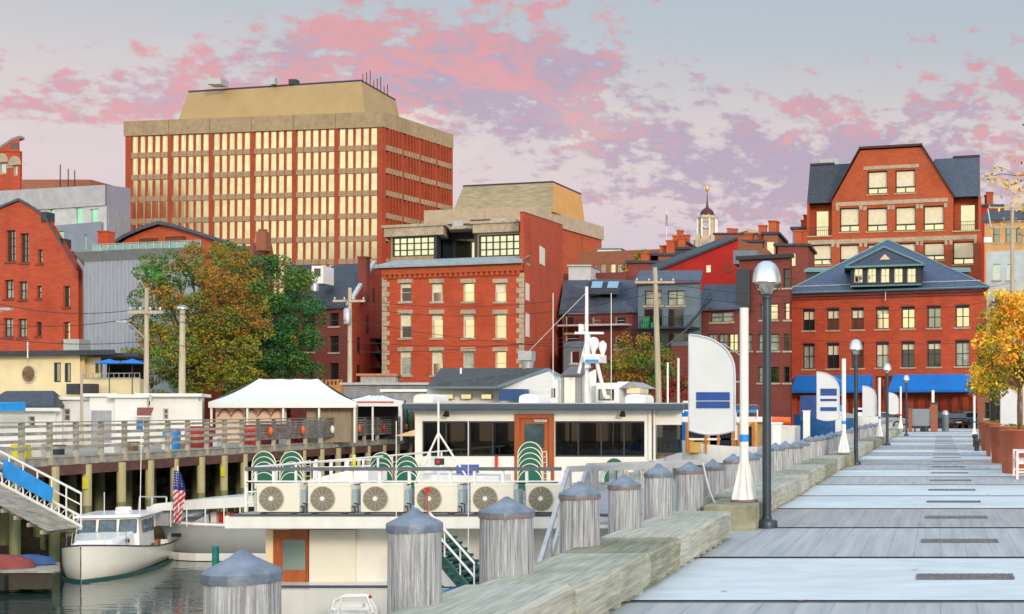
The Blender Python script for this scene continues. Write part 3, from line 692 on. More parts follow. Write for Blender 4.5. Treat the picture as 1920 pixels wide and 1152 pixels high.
# ---- office tower
def tower():
    F = Fac(236, 229, 718, 221.5); G = Fac(718, 221.5, 848, 240)
    G.n = Vector((G.d.y, -G.d.x)); 
    if G.n.x < 0: G.n = -G.n
    t = bthing('office_tower', F, 'big brick and concrete office tower with tan sloped top above the trees')
    ztop = PZ(210, 221.5); zc = ztop-2.65; zb = 0
    fl = 3.93; wins = []; cnt = [0]
    stuffm = M()
    H0 = zc-.25
    def face(F, nb, nw, edge, fin_d, glass, side):
        L = F.L; pier = .72; bay = (L-2*edge+pier)/nb
        brick_m = M()
        z_top = H0
        for b in range(nb+1):
            a = edge-pier+b*bay if b else 0
            c = edge+b*bay if b < nb else L
            if b == 0: c = edge
            q = M(); q.fb(F, a, c, zb, zc, -.6, .12); q.build('brick_pier', BRT, t)
        for b in range(nb):
            x0 = edge+b*bay; wv = bay-pier; ws = wv/nw
            q = M()
            for k in range(nw-1):
                x = x0+ws*(k+1); q.fb(F, x-.17, x+.17, zb, zc, -.40, fin_d)
            q.build('brick_fin', BRT, t)
            for f in range(12):
                zt = zc-.02-f*fl; z0 = zt-fl+.95
                if z0 < 6: break
                if f < 8:
                    q = M()
                    for k in range(nw):
                        x = x0+ws*k; q.fb(F, x+.07 if k else x-.02, x+ws-.07 if k < nw-1 else x+ws+.02, z0-.92, z0, -.38, fin_d+.05)
                    q.build('spandrel', CONCP if not side else CONC, t)
                for k in range(nw):
                    x = x0+ws*k; a_, b_ = x+(.17 if k else .0), x+ws-(.17 if k < nw-1 else .0)
                    tl = random.uniform(-.012,.012)
                    if f < 8 and (not side) and cnt[0] < 99:
                        cnt[0] += 1
                        q = M(); q.add([F.w(a_,z0,-.15+tl), F.w(b_,z0,-.15-tl), F.w(b_,zt,-.19-tl), F.w(a_,zt,-.19+tl)], [(0,1,2,3)]); wo_ = q.build('window', glass, t)
                        q = M(); q.fb(F, a_+(b_-a_)*.70-.02, a_+(b_-a_)*.70+.02, z0, zt, -.21, -.13); q.fb(F, a_, b_, zt-.10, zt, -.21, -.15); q.build('mullion', CREAM, wo_)
                    elif f < 8:
                        stuffm.add([F.w(a_,z0,-.15+tl), F.w(b_,z0,-.15-tl), F.w(b_,zt,-.19-tl), F.w(a_,zt,-.19+tl)], [(0,1,2,3)])
    face(F, 6, 5, 1.05, -.02, GLTW, False)
    face(G, 4, 5, .6, .30, GLC, True)
    tag(stuffm.build('window', GLTW, t), kind='stuff')
    # core + bands
    D = (G.B-G.A)
    c0, c1, c2 = F.A, F.B, G.B; c3 = F.A+D
    i = lambda p, s=1.6: p+((c0+c2)/2-p).normalized()*s
    q = M(); q.prism([(p.x,p.y,-.5) for p in map(i,(c0,c1,c2,c3))], (0,0,zc+.5)); q.build('core', mat('tower_core', (.30,.06,.025), .9), t)
    q = M(); q.prism([(p.x,p.y,zc) for p in (c0-F.d*.25+F.n*.25, c1+F.d*.25+F.n*.25, c2+G.n*.25, c3)], (0,0,2.65)); q.build('parapet', CONC, t)
    for k in range(1, 6):
        x = 1.05-.36+k*(F.L-2.1+.72)/6; M().fb(F, x-.04, x+.04, zc+.05, zc+2.6, .2, .262).build('parapet_joint', mat('joint_dark', (.10,.07,.05), .9), t)
    B = [P(327,215,236), P(687,204,227), P(758,217,243)]; T = [P(353,165,240), P(677,153,231), P(742,177,245)]
    zb_ = ztop-.1; B = [Vector((p[0],p[1],zb_)) for p in B]; T = [Vector(p) for p in T]; zt_ = T[1].z; 
    for p in T: p.z = zt_
    def onplane(p0, p1, p2, px):
        n_ = (p1-p0).cross(p2-p0); k = (px-CX)/F_      # x = k*y, z = zt_
        y = (n_.dot(p0)-n_.z*zt_)/(n_.x*k+n_.y); return Vector((k*y, y, zt_))
    T[0] = onplane(B[0], B[1], T[1], 353); T[2] = onplane(B[1], B[2], T[1], 742)
    B.append(B[0]+(B[2]-B[1])); T.append(T[0]+(T[2]-T[1]))
    q = M(); q.hexa(B, T); rf = q.build('sloped_roof', TAN, t)
    q = M(); q.hexa([p+Vector((0,0,.001)) for p in T], [p+Vector((0,0,.35)) for p in T]); q.build('roof_edge', DGREY, rf)
    def onroof(px, wpx, h, Y=234): x = PX(px, Y); ww = PX(px+wpx,Y)-x; return x, x+ww, Y, Y+ww, zt_+.3, zt_+.3+h
    M().box(*onroof(388,26,1.1)).build('roof_vent', GALV, t); M().box(*onroof(505,10,1.2)).build('roof_vent', GALV, t); M().box(*onroof(541,14,.9)).build('roof_vent', DGREY, t)
    for k in range(8):
        p = T[1].lerp(T[2], .05+k*.1); M().tube(p, p+Vector((0,0,1.5+(k%3)*.7)), .08, n=5).build('antenna', DGREY, t)
tower()

# ---- lower annex of the tower
def annex():
    Y = 200
    F = Fac(800, Y+4, 1005, Y); G = Fac(1005, Y, 1128, 222); G.n = -G.n if G.n.x < 0 else G.n
    t = bthing('annex_building', F, 'lower brick annex with weathered concrete band and sloped roof coloured sunlit orange on its right side')
    zt = PZ(388, Y); zb = zt-2.3
    c0, c1, c2 = F.A, F.B, G.B; c3 = c0+(c2-c1)
    q = M(); q.prism([(p.x,p.y,-.5) for p in (c0,c1,c2,c3)], (0,0,zb+.5)); q.build('wall', BRO, t)
    for k in (.35,.68): M().fb(G, G.L*k, G.L*k+.12, 2, zb, 0, .05).build('pier_joint', BRD, t)
    e = .3; q = M(); q.prism([(p.x,p.y,zb) for p in (c0-F.d*e+F.n*e, c1+F.n*e+F.d*e, c2+G.n*e+G.d*e, c3)], (0,0,2.3)); q.build('parapet', mat('pale_concrete_band', (.46,.37,.27), .85, .08, 1), t)
    M().fb(F, 2, F.L-4, zb-.9, zb-.1, 0, .2).build('dark_slot', GLD, t)
    B = [P(846,412,Y+8), P(1038,400,Y+4), P(1097,412,218)]; T = [P(868,347,Y+11), P(1037,343,Y+7), P(1090,353,219)]
    B = [Vector((p[0],p[1],zt-.2)) for p in B]; T = [Vector(p) for p in T]; z = T[1].z
    for p in T: p.z = z
    B.append(B[0]+B[2]-B[1]); T.append(T[0]+T[2]-T[1])
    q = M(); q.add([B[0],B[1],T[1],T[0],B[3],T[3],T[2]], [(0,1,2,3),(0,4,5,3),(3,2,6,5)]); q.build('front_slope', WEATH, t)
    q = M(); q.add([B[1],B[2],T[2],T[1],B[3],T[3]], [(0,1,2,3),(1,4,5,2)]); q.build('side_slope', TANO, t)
    q = M(); q.prism([T[0],T[1],T[2],T[3]], (0,0,.3)); q.build('roof_edge', DGREY, t)
annex()

# ---- central red brick block with quoins
def quoin_block():
    F = Fac(717, 113, 983, 109); Gs = Fac(983, 109, 1055, 127); Gs.n = -Gs.n if Gs.n.x < 0 else Gs.n
    t = bthing('brick_block', F, 'bright red brick block with pale stone quoins, capped windows and glazed penthouse')
    zt = PZ(497, 110); z0 = -.1
    rects = []
    for cxx in (760,819,878,938):
        rects += [(cxx-11,531,cxx+11,566,0),(cxx-11,589,cxx+11,634,1),(cxx-11,659,cxx+11,704,2)]
    H = [F.rect(*r[:4]) for r in rects]
    wall(F, z0, zt, H, BR, t)
    for h, r in zip(H, rects):
        g = GLW if r[4] < 2 else random.choice([GLW, CURT, GLW])
        window(F, h, t, glass=g, frame=FRAMEW, sill=STONE, lintel=STONE, lh=.36, rows=2, blind=random.choice([0,.25,.5]))
    # corbel band
    q = M(); za = zt-.35
    q.fb(F, .1, F.L-.1, za-.25, za+.34, 0, .22)
    k = .25
    while k < F.L-.4: q.fb(F, k, k+.26, za-.60, za-.25, 0, .18); k += .52
    q.build('corbel_band', BRO, t)
    q = M(); q.fb(F, -.5, F.L+.1, zt, zt+.22, -2, .55); q.hexa([F.w(-.5,zt+.22,.5),F.w(F.L+.1,zt+.22,.5),F.w(F.L+.1,zt+.22,-3),F.w(-.5,zt+.22,-3)], [F.w(.6,zt+.85,-1.2),F.w(F.L+.1,zt+.85,-1.2),F.w(F.L+.1,zt+.85,-3),F.w(.6,zt+.85,-3)]); q.build('eave', mat('eave_lead', (.30,.38,.42), .5, .1, 2), t)
    for s in (0, 1):
        q = M(); z = z0+.9; k = 0
        while z < zt-1.15:
            wq = .75 if k % 2 else .48
            a, b = (0.0, wq) if s == 0 else (F.L-wq, F.L)
            q.fb(F, a-.0, b, z, z+.40, 0, .07); z += .43; k += 1
        q.build('quoins', STONE, t)
    M().fb(F, 0, F.L, z0, .9, 0, .10).build('stone_base', STONE, t)
    # party wall on the right, rising above roof
    zr = PZ(400, 109); zr2 = zr-.1
    q = M(); a = F.w(F.L-.02, 0, 0); A = Vector(a[:2]); B = Gs.B
    dn = Gs.d; off = F.d*-.38
    pts = [(A.x,A.y,z0),(B.x,B.y,z0),(B.x,B.y,PZ(424,127)),(A.x,A.y,zr)]
    q.prism(pts, (off.x, off.y, 0)); q.build('party_wall', BR, t)
    q = M(); q.prism([(A.x,A.y,zr+.003),(B.x,B.y,PZ(424,127)+.003),(B.x,B.y,PZ(424,127)+.14),(A.x,A.y,zr+.14)], (off.x*1.1, off.y*1.1, 0)); q.build('coping', BRD, t)
    for (a_, b_, c_, d_) in ((1012,464,1021,497),(986,532,992,564),(986,588,992,632),(986,662,991,700)):
        r = Gs.rect(a_, b_, c_, d_); M().fb(Gs, r[0], r[1], r[2], r[3], -.05, .04).build('narrow_window', CREAMW, t)
    # body
    D = Gs.B-Gs.A; c0, c1 = F.A, F.B
    q = M(); q.prism([(p.x,p.y,z0) for p in (c0+F.n*-.3, c1+F.n*-.3-F.d*.4, c1+D-F.d*.4, c0+D)], (0,0,zt+.2)); q.build('rear_wall', BR, t)
    q = M(); q.add([F.w(0,z0,0),F.w(0,z0,-.6),F.w(0,zt,-.6),F.w(0,zt,0)], [(0,1,2,3)]); q.build('corner', BR, t)
    # penthouse
    PF = Fac(733, 115.2, 976, 111.6)
    zp0 = zt+.3; zp1 = PZ(421, 113.5)
    pr = [PF.rect(735,444,814,481), PF.rect(897,440,974,481)]
    ph = thing('x', (0,0,0), None, None); bpy.data.objects.remove(ph)
    u1, u2 = PF.uz(819,460)[0], PF.uz(890,460)[0]
    wall(PF, zp0, zp1, [pr[0]], CONCP, t, name='penthouse_wall', rev=.2, u1=u1)
    wall(PF, zp0, zp1, [pr[1]], CONCP, t, name='penthouse_wall', rev=.2, u0=u2)
    for r in pr: window(PF, r, t, glass=mirror('glass_pale_green', (.74,.78,.60), .1), cols=6, rows=3, rev=.2, fw=.12, name='penthouse_window')
    q = M(); q.fb(PF, 0, u1, zp0, zp1-.02, -4, -.3); q.fb(PF, u2, PF.L, zp0, zp1-.02, -4, -.3); q.fb(PF, u1, u2, zp0, zp1-.3, -5, -2.6)
    q.fb(PF, u1-.3, u1+.02, zp0, zp1-.1, -4, .02); q.fb(PF, u2-.02, u2+.3, zp0, zp1-.1, -4, .02); q.build('penthouse_body', DGREY, t)
    q = M(); q.fb(PF, -.5, u1+.9, zp1-.9, zp1-.12, -3.9, .28); q.fb(PF, u2, PF.L, zp1-.9, zp1-.12, -3.9, .28); q.fb(PF, -.7, u1+1.2, zp1-.12, zp1+.12, -3.9, .42); q.fb(PF, u2-.2, PF.L, zp1-.12, zp1+.12, -3.9, .42); q.build('fascia', STONE, t)
    q = M(); q.fb(PF, u1+.9, u2-.2, zp1-.35, zp1-.1, -5, -.5); q.build('canopy', STONE, t)
    for (a_, c_) in ((822,838),(845,862),(864,886)):
        ua, ub = PF.uz(a_,460)[0], PF.uz(c_,460)[0]; q = M(); q.fb(PF, ua, ub, zp0+.25, zp1-1.0, -2.6, -2.5); q.build('glass_door', GLC if a_ > 840 else GLG, t)
    for (a_, b_, c_) in ((838,406,858),(872,408,910),(915,405,940)):
        ua, ub = PF.uz(a_,460)[0], PF.uz(c_,460)[0]; q = M(); q.fb(PF, ua, ub, zp1+.1, zp1+.75, -4, -2.5); q.build('roof_unit', GALV if a_ != 872 else DGREY, t)
quoin_block()

# ---- dark slate roofed brick house left of it
def slate_house():
    F = Fac(552, 122, 640, 119); G = Fac(655, 118.5, 716, 128)
    F2 = Fac(545, 122, 656, 118.5)
    t = bthing('slate_roofed_building', F2, 'dark brick building with steep slate roof and fire escape beside the green tree')
    ze = PZ(580, 120); z0 = -.1
    rects = [(617,587,635,612),(617,630,635,661),(617,681,635,712),(571,681,588,712),(573,632,589,660),(575,588,590,612)]
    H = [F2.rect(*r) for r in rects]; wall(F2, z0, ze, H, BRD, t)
    for h in H: window(F2, h, t, glass=GLD, rows=2, sill=STONE)
    G.n = -G.n if G.n.x < 0 else G.n
    ridge = PZ(492, 124); pk = 700
    uL = G.L; um = G.uz(700, 500)[0]
    hs = [G.rect(*r) for r in [(669,632,674,662),(669,684,674,715),(698,540,703,566),(687,592,691,625)]]
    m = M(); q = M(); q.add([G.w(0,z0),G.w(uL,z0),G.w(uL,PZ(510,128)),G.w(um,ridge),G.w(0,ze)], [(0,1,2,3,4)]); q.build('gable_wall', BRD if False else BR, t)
    for h in hs: M().fb(G, h[0], h[1], h[2], h[3], -.02, .03).build('narrow_window', GLD, t)
    a = F2.w(0,ze,.3); b = F2.w(F2.L,ze,.3); rt = G.w(um,ridge,0); 
    rl = (a[0]+1.5+(rt[0]-b[0]), a[1]+(rt[1]-b[1]), ridge)
    q = M(); q.prism([a, b, rt, rl], (0,.1,.22)); q.build('roof', SLATED, t)
    q = M(); q.beam(Vector(b)+Vector((0.1,0,.2)), Vector(rt)+Vector((0.1,0,.2)), .35, .25); q.build('verge', mat('verge_pale', (.45,.5,.58), .5), t)
    q = M(); c = P(601,515,121.5); q.box(c[0]-.55,c[0]+.55,c[1]-.6,c[1]+1.5,PZ(533,121.5),PZ(500,121.5)); q.build('dormer_vent', WHITE, t)
    q = M(); q.box(c[0]-.3,c[0]+.3,c[1]-.63,c[1]-.601,PZ(520,121.5),PZ(505,121.5)); q.build('vent_window', GLD, t)
    c = P(590,535,121); q = M(); q.lathe((c[0],c[1],c[2]-.6), [(.4,0),(.45,.5),(.3,.95),(.05,1.1)], 12); q.build('vent_hood', GALV, t)
    c = P(680,500,121.5); q = M(); q.box(c[0]-.45,c[0]+.35,c[1],c[1]+.8,ze+.8,PZ(484,121.5)); q.box(c[0]-.52,c[0]+.42,c[1]-.07,c[1]+.87,PZ(484,121.5),PZ(481,121.5)); q.build('chimney', BRD, t)
    q = M()
    for k in range(3):
        zz = PZ(632+k*28, 121); u = G.uz(696,630)[0]; q.fb(G, u-.3, u+2.6, zz, zz+.08, .03, 1.0)
        for j in range(6): q.tube(G.w(u-.3+j*.55, zz, 1.0), G.w(u-.3+j*.55, zz+.95, 1.0), .03, n=4)
        q.tube(G.w(u-.3,zz+.95,1.0), G.w(u+2.6,zz+.95,1.0), .03, n=4)
        q.beam(Vector(G.w(u,zz,.6)), Vector(G.w(u+2.3,zz-1.5,.6)), .5, .08)
    q.build('fire_escape', DGREY, t)
slate_house()
# red gabled wall + roof behind (between tree and slate roof)
def red_gable():
    F = Fac(520, 136, 590, 134)
    t = bthing('red_gabled_house', F, 'house with dark pitched roof and red verge left of the slate roof')
    q = M(); q.add([P(535,497,136),P(597,497,133),P(566,572,131),P(535,572,131)], [(0,1,2,3)]); q.prism([P(535,497,136),P(597,497,133),P(566,572,131),P(535,572,131)], (0,.3,0)); q.build('roof', SLATED, t)
    q = M(); q.prism([P(597,497,132.8),P(566,572,130.8),P(560,572,130.8),P(583,505,132.8)], (0,.3,0)); q.build('verge', REDW, t)
    q = M(); q.box(PX(520,136),PX(590,136),133.5,146,-.1,PZ(560,136)); q.build('wall', BRD, t)
red_gable()

# ---- barn-shaped brick warehouse far left
def barn():
    F = Fac(-70, 112, 147, 108)
    t = bthing('brick_warehouse', F, 'red brick warehouse with gambrel gable at the far left')
    rects = [(11,432,29,491),(37,438,54,493),(70,468,80,494),(8,525,25,560),(35,528,51,562),(68,536,78,560),(118,537,131,576),(6,597,24,632),(33,598,50,633),(67,604,78,630),(118,604,131,640),(-40,430,-20,490),(-40,525,-22,560),(-40,597,-22,632)]
    H = [F.rect(*r) for r in rects]; zw = F.uz(147,507)[1]
    zw2 = F.uz(0,515)[1]
    z0 = -.1; zl = min(zw, F.uz(147,508)[1])
    low = [h for h in H]
    # single wall with outline built from columns
    out = [(F.uz(x,y)) for x, y in [(147,507),(121,464),(88,411),(58,388),(38,377),(-18,400),(-45,440),(-70,520)]]
    def top(u):
        o = sorted(out)
        for (a, za), (b, zb) in zip(o, o[1:]):
            if a <= u <= b: return za+(zb-za)*(u-a)/(b-a)
        return o[0][1] if u < o[0][0] else o[-1][1]
    m = M(); us = sorted({0, F.L, *[h[k] for h in H for k in (0,1)], *[min(max(o[0],0),F.L) for o in out]})
    zs = sorted({z0, *[h[k] for h in H for k in (2,3)], zl})
    for a, b in zip(us, us[1:]):
        if b-a < 1e-4: continue
        ta, tb = top(a+1e-5), top(b-1e-5); mu = (a+b)/2
        hs = sorted([h for h in H if h[0] < mu < h[1]], key=lambda h: h[2]); z = z0
        for h in hs: m.add([F.w(a,z),F.w(b,z),F.w(b,h[2]),F.w(a,h[2])], [(0,1,2,3)]); z = h[3]
        m.add([F.w(a,z),F.w(b,z),F.w(b,tb),F.w(a,ta)], [(0,1,2,3)])
    for h in H:
        a, b, c, d = h; q = [F.w(a,c), F.w(b,c), F.w(b,d), F.w(a,d)]; r = [F.w(a,c,-.3), F.w(b,c,-.3), F.w(b,d,-.3), F.w(a,d,-.3)]
        m.add(q+r, [(0,1,5,4),(1,2,6,5),(2,3,7,6),(3,0,4,7)])
    m.build('wall', BR, t)
    for h, r in zip(H, rects): window(F, h, t, glass=random.choice([CURT,GLM,GLC]), rows=4 if r[3]-r[1] > 50 else 2, cols=2 if r[2]-r[0] > 14 else 1, rev=.3, fw=.10, sill=BRD)
    q = M(); o = [F.w(a,z,-.4) for a, z in sorted(out)]; q.prism([F.w(0,z0,-.4)]+o+[F.w(F.L,z0,-.4)], (F.bk.x*26, F.bk.y*26, 0)); q.build('body', BR, t)
    q = M(); o = [Vector(F.w(a,z+.02,.15)) for a, z in sorted(out)]
    for a, b in zip(o, o[1:]): q.prism([a, b, b+Vector((0,0,.22)), a+Vector((0,0,.22))], (F.bk.x*27, F.bk.y*27, 0))
    q.build('roof', SLATE, t)
    for (px, py) in ((113,455),(124,478),(82,405)):
        c = P(px,py,109); q = M(); q.box(c[0]-.25,c[0]+.25,c[1],c[1]+1,c[2]-.5,c[2]+.35); q.build('roof_vent', DGREY, t)
barn()
# ---- concrete gallery building
def gallery():
    F = Fac(-60, 178, 200, 170); G = Fac(200, 170, 245, 180)
    t = bthing('concrete_building', F, 'pale grey concrete building with green tinted windows behind the brick warehouse')
    zt = PZ(348, 172); z0 = -.1
    rects = [(92,390,102,418),(140,390,155,419),(168,392,184,421),(65,390,76,408)]
    H = [F.rect(*r) for r in rects]; wall(F, z0, zt-3, H, CONCW, t)
    GT = mirror('glass_mint', (.35,.72,.58), .15)
    for h in H: window(F, h, t, glass=GT, rows=1, frame=FRAMEW, fw=.06)
    q = M(); q.hexa([F.w(0,zt-3,.2),F.w(F.L,zt-3,.2),F.w(F.L,zt-3,-8),F.w(0,zt-3,-8)], [F.w(0,zt,.2),F.w(F.L,zt-.3,.2),F.w(F.L,zt-.3,-8),F.w(0,zt,-8)]); q.build('upper_band', CONCG, t)
    G.n = -G.n if G.n.x < 0 else G.n
    q = M(); q.prism([(F.A.x,F.A.y+.5,z0),(F.B.x,F.B.y+.5,z0),(G.B.x,G.B.y,z0),(F.A.x,F.A.y+20,z0)], (0,0,zt-3)); q.build('body', CONCG, t)
    q = M(); q.add([G.w(0,z0),G.w(G.L,z0),G.w(G.L,PZ(353,180)),G.w(0,zt-.3)], [(0,1,2,3)]); q.build('side_wall', mat('lilac_concrete', (.38,.38,.46), .85, .05, .5), t)
    # lower grey-blue block
    K = Fac(90, 158, 190, 154); z1 = PZ(420, 156)
    rects = [(103,434,120,458),(158,440,163,468)]; H = [K.rect(*r) for r in rects]; wall(K, z0, z1, H, mat('blue_grey_render', (.24,.29,.37), .8, .06, .5), t, name='low_wall')
    for h in H: window(K, h, t, glass=GT, rows=1, frame=FRAMEW, fw=.06)
    shell(K, 10, z0, z1-.02, CONCG, t, 'low_block')
    # things on top
    q = M(); q.box(PX(40,185),PX(170,185),185,192,zt-1,PZ(337,185)); q.build('roof_house', BRB, t)
    for (px, h) in ((113,2.2),(128,1.6),(140,1.4)): q = M(); q.tube((PX(px,184),184,zt), (PX(px,184),184,PZ(338,184)+h), .07, n=5); q.build('antenna', DGREY, t)
gallery()
# ---- brick tower fragment far left
def left_tower():
    F = Fac(-70, 214, 38, 210); t = bthing('brick_turret', F, 'brick corner turret with curved parapet and stone window surrounds at the left edge')
    z0 = -.1; rects = [(-2,305,12,327),(24,310,33,330)]
    H = [F.rect(*r) for r in rects]; zt = F.uz(38,262)[1]; wall(F, z0, F.uz(38,283)[1], H, BR, t)
    for h in H: window(F, h, t, glass=GLG, frame=STONE, rows=1, fw=.25)
    for h in H:
        c = Vector(F.w((h[0]+h[1])/2, h[3], .06)); q = M(); pts = [c+Vector((F.d.x*cos(a)*1.4, F.d.y*cos(a)*1.4, sin(a)*1.5)) for a in [pi*k/10 for k in range(11)]]
        q.prism(pts, (F.n.x*.12, F.n.y*.12, 0)); q.build('stone_arch', STONE, t)
    for (x0, y0, x1, y1) in [(12,308,24,316)]: r = F.rect(x0,y0,x1,y1); M().fb(F, r[0], r[1], r[2], r[3], 0, .1).build('string_course', STONE, t)
    shell(F, 10, z0, F.uz(38,283)[1]-.02, BR, t)
    pts = [F.uz(x,y) for x, y in [(-70,285),(38,285),(38,260),(25,264),(8,275),(0,280),(-70,281)]]
    q = M(); q.prism([F.w(a,z,.1) for a, z in pts], (F.bk.x*1, F.bk.y*1, 0)); q.build('parapet', BR, t)
    o = [Vector(F.w(a,z,.15)) for a, z in pts[2:]]; q = M()
    for a, b in zip(o, o[1:]): q.prism([a, b, b+Vector((0,0,.45)), a+Vector((0,0,.45))], (0,1.2,0))
    q.build('coping', mat('grey_coping', (.25,.24,.25), .7), t)
    r = F.rect(12,268,36,279); M().fb(F, r[0]+1, r[1], r[2], r[3]-.1, .1, .14).build('louvre', GLD, t)
left_tower()
# ---- corrugated building with roof terrace
def metal_building():
    F = Fac(160, 104, 268, 102); F2 = Fac(268, 102, 372, 101)
    t = bthing('metal_clad_building', F, 'grey corrugated metal building with a rooftop terrace beside the big tree')
    z0 = -.1; zt = PZ(489, 103)
    M().fb(F, 0, F.L, z0, zt, -.2, 0).build('wall', GREYC, t)
    q = M(); k = 0
    while k < F.L: q.fb(F, k, k+.14, z0, zt, 0, .07); k += .42
    q.build('ribs', GREYC, t)
    h = F2.rect(269,501,304,524); h2 = F2.rect(290,501,304,515)
    wall(F2, z0, zt, [h], mat('green_grey_wall', (.25,.32,.33), .8, .1, 1), t, name='recessed_wall')
    window(F2, h, t, glass=mirror('glass_emerald', (.04,.45,.25), .15), cols=2, rows=2)
    q = M(); 
    q.fb(F, -.2, F.L, z0, zt, -14, -.3); q.fb(F2, 0, F2.L, z0, zt, -14, -.3); q.build('body', GREYC, t)
    a = [F.w(-.05,zt,.05), F.w(F.L,zt,.05), F2.w(F2.L,zt,.05), F2.w(F2.L,zt,-8), F.w(-.05,zt,-8)]
    b = [F.w(-.65,zt+.75,.6), F.w(F.L,zt+.75,.6), F2.w(F2.L+.3,zt+.75,.6), F2.w(F2.L+.3,zt+.75,-8), F.w(-.65,zt+.75,-8)]
    q = M(); q.add(a+b, [(0,1,6,5),(1,2,7,6),(2,3,8,7),(3,4,9,8),(4,0,5,9),(5,6,7,8,9)]); q.build('flared_parapet', mat('parapet_metal', (.33,.36,.38), .5, .08, 3, metal=.2), t)
    FF = Fac(163, 103.5, 365, 100.8); q = M()
    for k in range(15):
        u = FF.L*k/14; q.fb(FF, u-.03, u+.03, zt+.75, zt+1.45, -.6, -.54)
    q.fb(FF, 0, FF.L, zt+1.42, zt+1.46, -.6, -.54); q.build('terrace_rail', GALV, t)
    q = M(); q.add([FF.w(0,zt+.75,-.62),FF.w(FF.L,zt+.75,-.62),FF.w(FF.L,zt+1.38,-.62),FF.w(0,zt+1.38,-.62)], [(0,1,2,3)]); q.build('glass_balustrade', mirror('glass_teal', (.22,.38,.40), .12), t)
metal_building()
def terrace_house():
    F = Fac(220, 121, 470, 117)
    t = bthing('brick_gabled_building', F, 'orange brick building with shallow curved gable behind the roof terrace')
    z0 = -.1; out = [F.uz(x,y) for x, y in [(222,459),(240,447),(272,433),(305,422),(330,427),(380,442),(440,462),(470,480)]]
    q = M(); q.prism([F.w(out[0][0],z0)]+[F.w(a,z) for a, z in out]+[F.w(out[-1][0],z0)], (F.bk.x*14, F.bk.y*14, 0)); q.build('wall', BRO, t)
    o = [Vector(F.w(a,z+.02,.5)) for a, z in out]; q = M()
    for a, b in zip(o, o[1:]): q.prism([a, b, b+Vector((0,0,.3)), a+Vector((0,0,.3))], (F.bk.x*15, F.bk.y*15, 0))
    q.build('roof', SLATE, t)
    h = F.rect(262,447,297,460); f = M(); f.fb(F, h[0], h[1], h[2], h[3], -.02, .05); f.build('window', GLG, t)
    h = F.rect(313,444,347,474); q = M(); q.fb(F, h[0], h[1], h[2], h[3], -.02, .05); d = q.build('patio_door', GLC, t)
    q = M(); 
    for u in (h[0], (h[0]+h[1])/2, h[1]): q.fb(F, u-.06, u+.06, h[2], h[3], .051, .10)
    q.fb(F, h[0], h[1], h[3]-.1, h[3], .051, .11); q.build('door_frame', DGREY, d)
    q = M(); q.box(PX(183,116),PX(202,116),116,117,PZ(462,116),PZ(435,116)); q.box(PX(182,116),PX(203,116),115.9,117.1,PZ(435,116),PZ(433,116)); q.build('chimney', BR, t)
    F3 = Fac(405, 128, 510, 126); q = M(); q.fb(F3, 0, F3.L, z0, F3.uz(450,462)[1], -8, 0); q.build('rear_wing', BRB, t)
    q = M(); a = P(480,434,125); q.box(a[0],PX(498,125),125,126,PZ(470,125),a[2]); 
    for k in range(3): q.box(a[0]+.1+k*.3, a[0]+.28+k*.3, 125.2, 125.5, a[2], a[2]+.25)
    q.build('chimney', BRB, t)
terrace_house()
